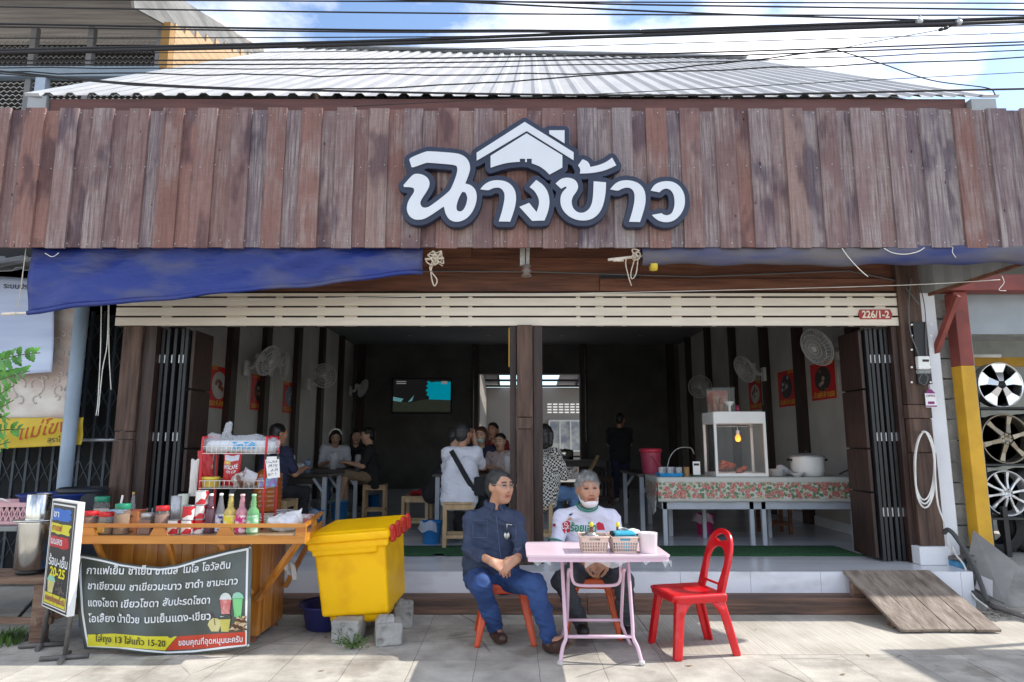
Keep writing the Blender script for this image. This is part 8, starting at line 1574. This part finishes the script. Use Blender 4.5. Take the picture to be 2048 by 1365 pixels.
DEN = fab('navy_denim_shirt', (.019, .031, .068), col2=(.036, .052, .10), scale=9, bscale=30); JEAN = fab('blue_jeans', (.014, .042, .145), col2=(.030, .078, .235), scale=6); JEAN2 = fab('light_jeans', (.09, .17, .32)); GREYT = fab('charcoal_trousers', (.045, .052, .065)); BRS = mat('brown_leather_shoe', (.055, .025, .018), .4, var=.15); BLK = fab('black_cloth', (.015, .015, .018)); KHA = fab('khaki_cloth', (.22, .16, .10)); WHT = fab('white_tshirt', (.62, .63, .70), var=.05); REDS = fab('red_shirt', (.22, .012, .02)); DBL = fab('dark_blue_shirt', (.02, .025, .06)); SNK = mat('grey_sneaker', (.22, .25, .26), .6, col2=(.10, .22, .22), scale=20)
def strands(o, par, m, n, L, w, seed, cen, sty, H=None, front_=.9):          # loose hair strands standing a little off the cap of hair
    rr = random.Random(seed); g = MB(); vs, ns = o.data.vertices, o.data.vertex_normals; off = Vector(par.location)
    for _ in range(n):
        i = rr.randrange(len(vs)); p = vs[i].co + off; ql = H.T @ (np.array(p) - np.array(cen))
        if (ql[2] < .03 and ql[1] > -.03) or ql[1] > front_: continue
        nr = Vector(ns[i].vector); d = (Vector(sty(p - Vector(cen), nr)) + Vector((rr.gauss(0, .25), rr.gauss(0, .25), rr.gauss(0, .25)))).normalized(); l = L * rr.uniform(.5, 1.2); sd = d.cross(nr).normalized() * w
        a, b, c = p - nr * .003, p + d * l * .6 + nr * .004, p + d * l + nr * .002; g.add([a - sd, a + sd, b + sd * .8, b - sd * .8, c], [(0, 1, 2, 3), (3, 2, 4)], 0, True)
    return g.build('hair', m, par)
# --- man in the navy shirt ---
J = dict(pel=W(982, 1148, 5.04), che=W(985, 1078, 5.02), nek=W(990, 1010, 4.98), hed=W(999, 973, 4.95), H=headframe((.66, -.75, -.03)), shR=W(945, 1040, 5.0), shL=W(1029, 1041, 4.95), elR=W(938, 1100, 4.93), elL=W(1046, 1098, 4.86), wrR=W(984, 1124, 4.70), wrL=W(1034, 1118, 4.70), hpR=W(958, 1158, 5.0), hpL=W(1004, 1158, 4.98), knR=W(962, 1172, 4.66), knL=W(1070, 1170, 4.66), anR=W(992, 1258, 4.93), anL=W(1102, 1283, 4.66), toR=W(1006, 1278, 4.78), toL=W(1140, 1281, 4.50))
m1, s1, b1_ = figure('person', 'seated man in rolled sleeve navy shirt and blue jeans with glasses looking right, hands clasped', J, TAN, DEN, JEAN, BRS, HD, vox=.0065, sleeve='rolled', bulk=1.12, detail=True, bald=1, shirt_vox=.008, fold=.009,
    hands={'R': ((.75, -.25, -.35), (.15, .5, -.8), (.0, -.6, .8), .75, 1.03), 'L': ((-.72, -.28, -.42), (-.15, .5, -.75), (0, -.6, .8), .75, 1.03)})
from mathutils.bvhtree import BVHTree
def front(o):
    bm = bmesh.new(); bm.from_mesh(o.data); off = o.parent.location; bm.transform(Matrix.Translation(off)); bv = BVHTree.FromBMesh(bm); bm.free()
    def f(x, z, d=.003):
        h = bv.ray_cast(Vector((x, 2, z)), Vector((0, 1, 0))); return Vector((x, h[0].y - d, z)) if h[0] else Vector((x, 5, z))
    return f
hf, HH = np.array(J['hed']), J['H']; hp = lambda x, y, z: hf + HH @ np.array([x, y, z])
FRM = mat('thin_steel_frame', (.30, .29, .28), .3, .8); g = MB()
for s in (-1, 1):
    g.tube([hp(s * .032 + .022 * math.cos(a), .106 - .012 * abs(s * .032 + .022 * math.cos(a)) / .05, .010 + .015 * math.sin(a)) for a in np.linspace(0, 6.0, 16)], .0018, 5, closed=True); g.tube([hp(s * .055, .095, .018), hp(s * .080, .03, .018), hp(s * .082, -.01, .012)], .0024, 5)
g.tube([hp(-.011, .108, .014), hp(.011, .108, .014)], .0018, 5); g.build('glasses', FRM, m1)
p1 = front(s1); 
def seam(P, r, m, name, par, pf): MB().tube([pf(x, z, .0015) for x, z in P], r, 5).build(name, m, par)
STI = mat('pale_stitching', (.08, .11, .19), .8); c0 = W(991, 1022, 4.9); c1_ = W(1003, 1130, 4.9)
seam([(c0.x + (c1_.x - c0.x) * t, c0.z + (c1_.z - c0.z) * t) for t in np.linspace(0.1, 1, 14)], .0035, STI, 'button_placket', m1, p1)
for (a, b, c) in (((945, 1043), (975, 1043), (975, 1078)), ((1010, 1050), (1032, 1051), (1032, 1082))):
    q = [W(x, y, 4.86) for x, y in (a, b, c, (a[0], c[1]), a)]; P = []
    for i in range(4): P += [(q[i].x + (q[i + 1].x - q[i].x) * t, q[i].z + (q[i + 1].z - q[i].z) * t) for t in np.linspace(0, 1, 7)[:-1]]
    seam(P, .0022, STI, 'pocket_seam', m1, p1)
def collar(S, cen, H, up, rad, m, par, sp=1): 
    for s in (-1, 1):
        P = [cen + H @ np.array([s * rad * math.sin(a), rad * math.cos(a) * .9 - .01, .012 + .012 * math.cos(a) * -1]) for a in np.linspace(.35, 2.9, 8)]; S.chain(P, [.012] * 8, k=.012); S.chain([x + np.array([0, 0, -.022]) for x in P], [.013] * 8, k=.012); S.cap(P[0], P[0] + H @ np.array([s * .025, .035, -.055]), .012, .007, k=.02)
S = SDF(.006); Hc = headframe((.25, -.97, 0)); collar(S, np.array(J['nek']) + np.array([0, 0, .002]), Hc, None, .066, DEN, m1); sdf_obj('collar', S, DEN, m1)
kx = W(1014, 1058, 4.85); g = MB(); g.tube([p1(kx.x, kx.z + .03, .006), p1(kx.x, kx.z - .03, .008)], .004, 6); g.tube([p1(kx.x, kx.z + .028, .007), p1(kx.x + .035, kx.z + .024, .007)], .0035, 6)
for dx, dz in ((-.012, -.055), (.0, -.062), (.012, -.052)): q = p1(kx.x + dx, kx.z + dz, .012); g.ball(q, (.012, .006, .022), 8, 6)
tag(g.build('key_bunch', mat('bright_key_metal', (.60, .60, .57), .3, .7)), 'bunch of keys clipped to the navy shirt pocket', 'keys')
def face_lines(body, par, cen, H, sc, brow, lip):
    bm = bmesh.new(); bm.from_mesh(body.data); bm.transform(Matrix.Translation(par.location)); bv = BVHTree.FromBMesh(bm); bm.free(); f = Vector(H[:, 1])
    def P(x, z, d=.0012):
        o = Vector(np.array(cen) + H @ (np.array([x, .25, z]) * sc)); h = bv.ray_cast(o, -f); return h[0] + f * d if h[0] else o - f * .15
    for s in (-1, 1):
        MB().tube([P(s * x, z) for x, z in ((.014, .034), (.024, .039), (.036, .039), (.048, .032))], [.0022, .0032, .003, .0015], 6).build('eyebrow', brow, par); MB().tube([P(s * x, z, .0006) for x, z in ((.017, .012), (.024, .0165), (.033, .017), (.043, .012))], [.001, .0019, .0019, .001], 6).build('eyelid', mat('dark_lash', (.02, .014, .012), .6), par)
        MB().ball(P(s * .031, .0125, -.0016), (.0042, .0042, .0036), 10, 8).build('iris', mat('dark_iris', (.012, .008, .006), .15), par); MB().tube([P(s * x, z, -.0004) for x, z in ((.019, -.036), (.030, -.052), (.036, -.068))], .0011, 5).build('cheek_crease', lip, par)
    MB().tube([P(x, -.0615 + .003 * abs(x) / .02, .0004) for x in np.linspace(-.023, .023, 9)], [.0008] + [.0016] * 7 + [.0008], 6).build('mouth_line', lip, par)
LIPM = mat('dark_lip_line', (.13, .05, .04), .6); face_lines(b1_, m1, J['hed'], J['H'], 1.0, HB, LIPM)
hr = [c for c in m1.children if c.name.startswith('hair')][0]; fwd = Vector(J['H'][:, 1]); strands(hr, m1, HD, 2600, .015, .0013, 3, J['hed'], lambda q, n: n * .10 + fwd * -.6 + Vector((0, 0, -.5 if q.z < .06 else .0)), J['H'], .045)
# --- grey haired man at the table ---
J = dict(pel=W(1184, 1128, 5.22), che=W(1178, 1068, 5.20), nek=W(1174, 1010, 5.17), hed=W(1176, 978, 5.10), H=headframe((.10, -.99, -.05), roll=R(3)), shR=W(1125, 1038, 5.18), shL=W(1221, 1036, 5.18), elR=W(1112, 1092, 5.08), elL=W(1240, 1090, 5.06), wrR=W(1168, 1122, 4.93), wrL=W(1216, 1120, 4.90), hpR=W(1160, 1140, 5.18), hpL=W(1206, 1140, 5.18), knR=W(1124, 1162, 4.84), knL=W(1248, 1164, 4.84), anR=W(1162, 1243, 5.02), anL=W(1252, 1248, 5.0), toR=W(1168, 1264, 4.92), toL=W(1258, 1268, 4.90))
JER = fab('white_jersey', (.66, .66, .78), var=.04, scale=4)
m2, s2, b2_ = figure('person', 'seated grey haired man in white football jersey with face mask pulled under his chin', J, TAN2, JER, GREYT, mat('black_sandal', (.02, .018, .016), .5), HG, vox=.0065, sleeve='short', bulk=1.15, detail=True, sc=1.06, shirt_vox=.008, brow=.6, fold=.009,
    hands={'R': ((.8, -.25, -.45), (.1, .4, -.8), (0, -.6, .7), .7, 1.0), 'L': ((-.75, -.2, -.5), (-.1, .45, -.8), (0, -.6, .7), .75, 1.0)})
hf, HH = np.array(J['hed']), J['H']; hp = lambda x, y, z: hf + HH @ (np.array([x, y, z]) * 1.06)
S = SDF(.0055); S.ell(hp(0, .040, -.088), np.array([.063, .064, .044]), HH, k=.01); S.cap(hp(-.06, .02, -.085), hp(-.078, -.01, -.02), .006, .003, k=.01); S.cap(hp(.06, .02, -.085), hp(.078, -.01, -.02), .006, .003, k=.01); S.ell(hp(0, .07, -.045), np.array([.075, .07, .032]), HH, k=.01, sub=True); sdf_obj('face_mask', S, fab('white_mask', (.72, .72, .74), var=.02), m2)
face_lines(b2_, m2, J['hed'], J['H'], 1.06, HG, LIPM)
hr = [c for c in m2.children if c.name.startswith('hair')][0]; fwd2 = Vector(J['H'][:, 1]); strands(hr, m2, HG, 4500, .022, .0014, 4, J['hed'], lambda q, n: n * .16 + fwd2 * (.7 if q.z > .05 else -.2) + Vector((.1, 0, -.55 if q.z < .10 else .0)), J['H'])
GRN = mat('green_trim', (.02, .24, .17), .7); p2 = front(s2); nk = np.array(J['nek']); Hn = headframe((.02, -1, -.12))
for r_, z_ in ((.070, .020), (.080, .004)): MB().tube([nk + Hn @ np.array([r_ * math.sin(a), r_ * math.cos(a) * .95 + .012, z_ - .004 - .032 * max(0, math.cos(a))]) for a in np.linspace(0, 2 * math.pi, 25)[:-1]], .0062, 6, closed=True).build('collar_trim', GRN, m2)
for s in 'LR':
    sh, el = np.array(J['sh' + s]), np.array(J['el' + s]); d = (el - sh) / np.linalg.norm(el - sh); e = sh + (el - sh) * .84; q = Vector(d).to_track_quat('Z', 'Y').to_matrix(); g = MB()
    for o in (.010, .034): g.tube([Vector(e + d * o) + q @ Vector((math.cos(a) * .0635, math.sin(a) * .0635, 0)) for a in np.linspace(0, 6.28, 22)[:-1]], .006, 6, closed=True)
    g.build('cuff_trim', GRN, m2)
def pr(px, py): return W(px, py, 5.05)
def print_poly(P, m, name='jersey_print', d=.003):
    P = smooth_poly(P, 1); c = (sum(p[0] for p in P) / len(P), sum(p[1] for p in P) / len(P)); n = 5; g = MB(); rows = []
    for k in range(n + 1): rows.append([p2(q.x, q.z, d) for q in (pr(c[0] + (x - c[0]) * k / n, c[1] + (y - c[1]) * k / n) for x, y in P)])
    L = len(P); vs = [v for r in rows for v in r]; g.add(vs, [(k * L + i, k * L + (i + 1) % L, (k + 1) * L + (i + 1) % L, (k + 1) * L + i) for k in range(n) for i in range(L)], 0, True); g.build(name, m, m2)
JR = mat('jersey_red', (.50, .012, .04), .7); JG = mat('jersey_green', (.015, .20, .09), .7)
print_poly([(1126, 1048), (1136, 1043), (1142, 1048), (1141, 1067), (1130, 1069), (1124, 1060)], JR); print_poly([(1194, 1050), (1200, 1046), (1209, 1050), (1212, 1062), (1196, 1062)], JR); print_poly([(1136, 1038), (1144, 1036), (1146, 1042), (1138, 1043)], mat('jersey_tan', (.5, .3, .2), .7), d=.0045); print_poly([(1137, 1032), (1149, 1027), (1144, 1031), (1148, 1031), (1137, 1036), (1142, 1032)], M['black']); print_poly([(1106, 1052), (1110, 1049), (1113, 1053), (1109, 1056)], JR)
o_ = pr(1133, 1056)
for i, (ch_, dx, dz) in enumerate((('L', -.022, .0), ('O', .0, .022), ('V', .0, -.012), ('E', .018, -.002))): txt(ch_, .036, lambda x, y, dx=dx, dz=dz: p2(o_.x + dx + x, o_.z + dz - .012 + y, .007), 'jersey_lettering', m2, BW, bold=.02)
o_ = pr(1141, 1059); txt('ร้อยเอ็ด', .075, lambda x, y: p2(o_.x + x, o_.z - .02 + y, .006), 'jersey_lettering', m2, JG, bold=.03, align='LEFT', fit=(0, .20), shear=.2)
# --- diners ---
def diner(label, J, skin, shirt, pants, hair, **k): k.setdefault('vox', .013); k.setdefault('shirt_hem', .085); k.setdefault('group', 'diners in the dim room'); return figure('person', label, J, skin, shirt, pants, k.pop('shoe', SNK), hair, **k)
x6 = xg(920, 7.25); J = joints_seated(x6, 7.27, .47, R(168), .05, R(150), .05); J['elR'] = J['shR'] + np.array([.06, .16, -.16]); J['wrR'] = J['nek'] + np.array([.12, .14, .10])
t6, s6, _ = diner('diner with his back turned in white T-shirt crossed by a black strap', J, TAN2, WHT, BLK, HD, bulk=1.05, vox=.011)
bm = bmesh.new(); bm.from_mesh(s6.data); bm.transform(Matrix.Translation(t6.location)); bv = BVHTree.FromBMesh(bm); bm.free(); P = []
for t in np.linspace(0, 1, 12): x = x6 - .10 + .28 * t; z = float(J['nek'][2]) - .03 - .44 * t; h = bv.ray_cast(Vector((x, 5, z)), Vector((0, 1, 0))); P.append(Vector((x, (h[0].y if h[0] else 7.2) - .006, z)))
g = MB()
for i in range(len(P) - 1): g.bar(P[i], P[i + 1], .055, .010, up=(0, -1, 0.01))
g.build('black_strap', BLK, t6); S = SDF(.012); S.box((x6 + .22, 7.2, float(J['pel'][2]) + .06), (.06, .05, .10), .02, None); tag(sdf_obj('shoulder_bag', S, BLK, None), 'black shoulder bag at the white T-shirt man\'s hip', 'bag')
diner('dark haired diner in black bending forward, left of the white T-shirt man', joints_seated(xg(872, 8.3), 8.25, .45, R(100), .16, R(105), -.25), LITE, BLK, fab('grey_cloth', (.16, .16, .18)), HD)
diner('woman with reddish brown hair and pale mask facing the street behind the white T-shirt man', joints_seated(xg(966, 9.1), 9.1, .47, R(-12), .05, R(-14), -.1), LITE, DBL, BLK, HRD, long_hair=.06)
mk = joints_seated(xg(966, 9.1), 9.1, .47, R(-12), .05, R(-14), -.1); S = SDF(.009); S.ell(mk['hed'] + mk['H'] @ np.array([0, .055, -.055]), np.array([.056, .058, .046]), mk['H']); sdf_obj('face_mask', S, mat('mint_mask', (.35, .50, .50), .8), bpy.data.objects[[o.name for o in COL.objects if o.get('label', '').startswith('woman with reddish')][0]])
diner('man in dark red shirt sitting behind the masked woman', joints_seated(xg(985, 9.9), 9.9, .55, R(10), .05, R(-20)), TAN2, REDS, BLK, HB)
diner('child with black fringe at the right end of the group table', joints_seated(xg(1003, 8.95), 8.95, .47, R(-20), .02, R(-20), -.1, s=.82), LITE, fab('pale_flowered_cloth', (.35, .26, .26), col2=(.5, .42, .42), scale=25), DBL, HB, sc=.92)
def hound():
    m = bpy.data.materials.new('houndstooth_knit'); m.use_nodes = True; nt = m.node_tree; b = nt.nodes['Principled BSDF']; tc = _n(nt, 'ShaderNodeTexCoord'); mp = _n(nt, 'ShaderNodeMapping'); mp.inputs['Rotation'].default_value = (0, R(8), 0); ck = _n(nt, 'ShaderNodeTexChecker'); ck.inputs['Scale'].default_value = 48; ck.inputs['Color1'].default_value = (.62, .60, .55, 1); ck.inputs['Color2'].default_value = (.02, .02, .025, 1); nt.links.new(tc.outputs['Object'], mp.inputs[0]); nt.links.new(mp.outputs[0], ck.inputs[0]); nt.links.new(ck.outputs[0], b.inputs['Base Color']); b.inputs['Roughness'].default_value = .9; return m
diner('woman in black and cream houndstooth top and jeans half behind the middle post', joints_seated(xg(1080, 7.35), 7.42, .46, R(132), .05, R(140)), LITE, hound(), JEAN2, HB, sleeve='long', bulk=1.15, long_hair=.03, vox=.011)
diner('man in dark blue shirt seen from behind beyond the red rack', joints_seated(xg(538, 7.5), 7.55, .47, R(150), .05, R(140)), TAN2, DBL, BLK, HB)
t2_, _, _ = diner('diner in white top with white headband looking down at the farther left table', joints_seated(xg(668, 10.75), 10.75, .47, R(20), .12, R(15), -.45), LITE, WHT, JEAN2, HB, long_hair=.02)
jj = joints_seated(xg(668, 10.75), 10.75, .47, R(20), .12, R(15), -.45); MB().tube([jj['hed'] + jj['H'] @ np.array([.094 * math.cos(a), .0, .03 + .105 * math.sin(a)]) for a in np.linspace(-.3, math.pi + .3, 16)], .014, 8).build('headband', AL, t2_)
diner('woman with long black hair in dark clothes behind the black T-shirt man', joints_seated(xg(712, 11.2), 11.2, .47, R(5), .04, R(20)), LITE, BLK, BLK, HB, long_hair=.08)
J = joints_seated(xg(750, 9.95), 9.95, .48, R(-72), .06, R(-78), -.15); J['knL'] = J['knL'] + np.array([0, 0, .10]); J['anL'] = J['knL'] + np.array([-.06, -.04, -.36]); J['toL'] = J['anL'] + np.array([-.14, -.02, -.03])
diner('diner in black T-shirt and khaki shorts with crossed legs facing left on a pine stool', J, LITE, BLK, KHA, HB, shorts=True, vox=.011)
xs = xg(1240, 12.4); J = dict(pel=(xs, 12.4, FZ + .88), che=(xs, 12.4, FZ + 1.18), nek=(xs, 12.4, FZ + 1.36), hed=(xs + .02, 12.42, FZ + 1.52), H=headframe((.5, .86, -.15)), shR=(xs + .17, 12.38, FZ + 1.30), shL=(xs - .17, 12.42, FZ + 1.30), elR=(xs + .20, 12.46, FZ + 1.06), elL=(xs - .19, 12.50, FZ + 1.06), wrR=(xs + .12, 12.62, FZ + 1.0), wrL=(xs - .08, 12.65, FZ + 1.0), hpR=(xs + .085, 12.4, FZ + .86), hpL=(xs - .085, 12.4, FZ + .86), knR=(xs + .09, 12.42, FZ + .47), knL=(xs - .09, 12.38, FZ + .47), anR=(xs + .09, 12.4, FZ + .08), anL=(xs - .10, 12.34, FZ + .08), toR=(xs + .14, 12.56, FZ + .035), toL=(xs - .18, 12.46, FZ + .035))
diner('dark clothed person standing with back turned at the rear prep table', J, TAN2, BLK, DBL, HB, shoe=mat('pale_shoe', (.4, .4, .4), .6))
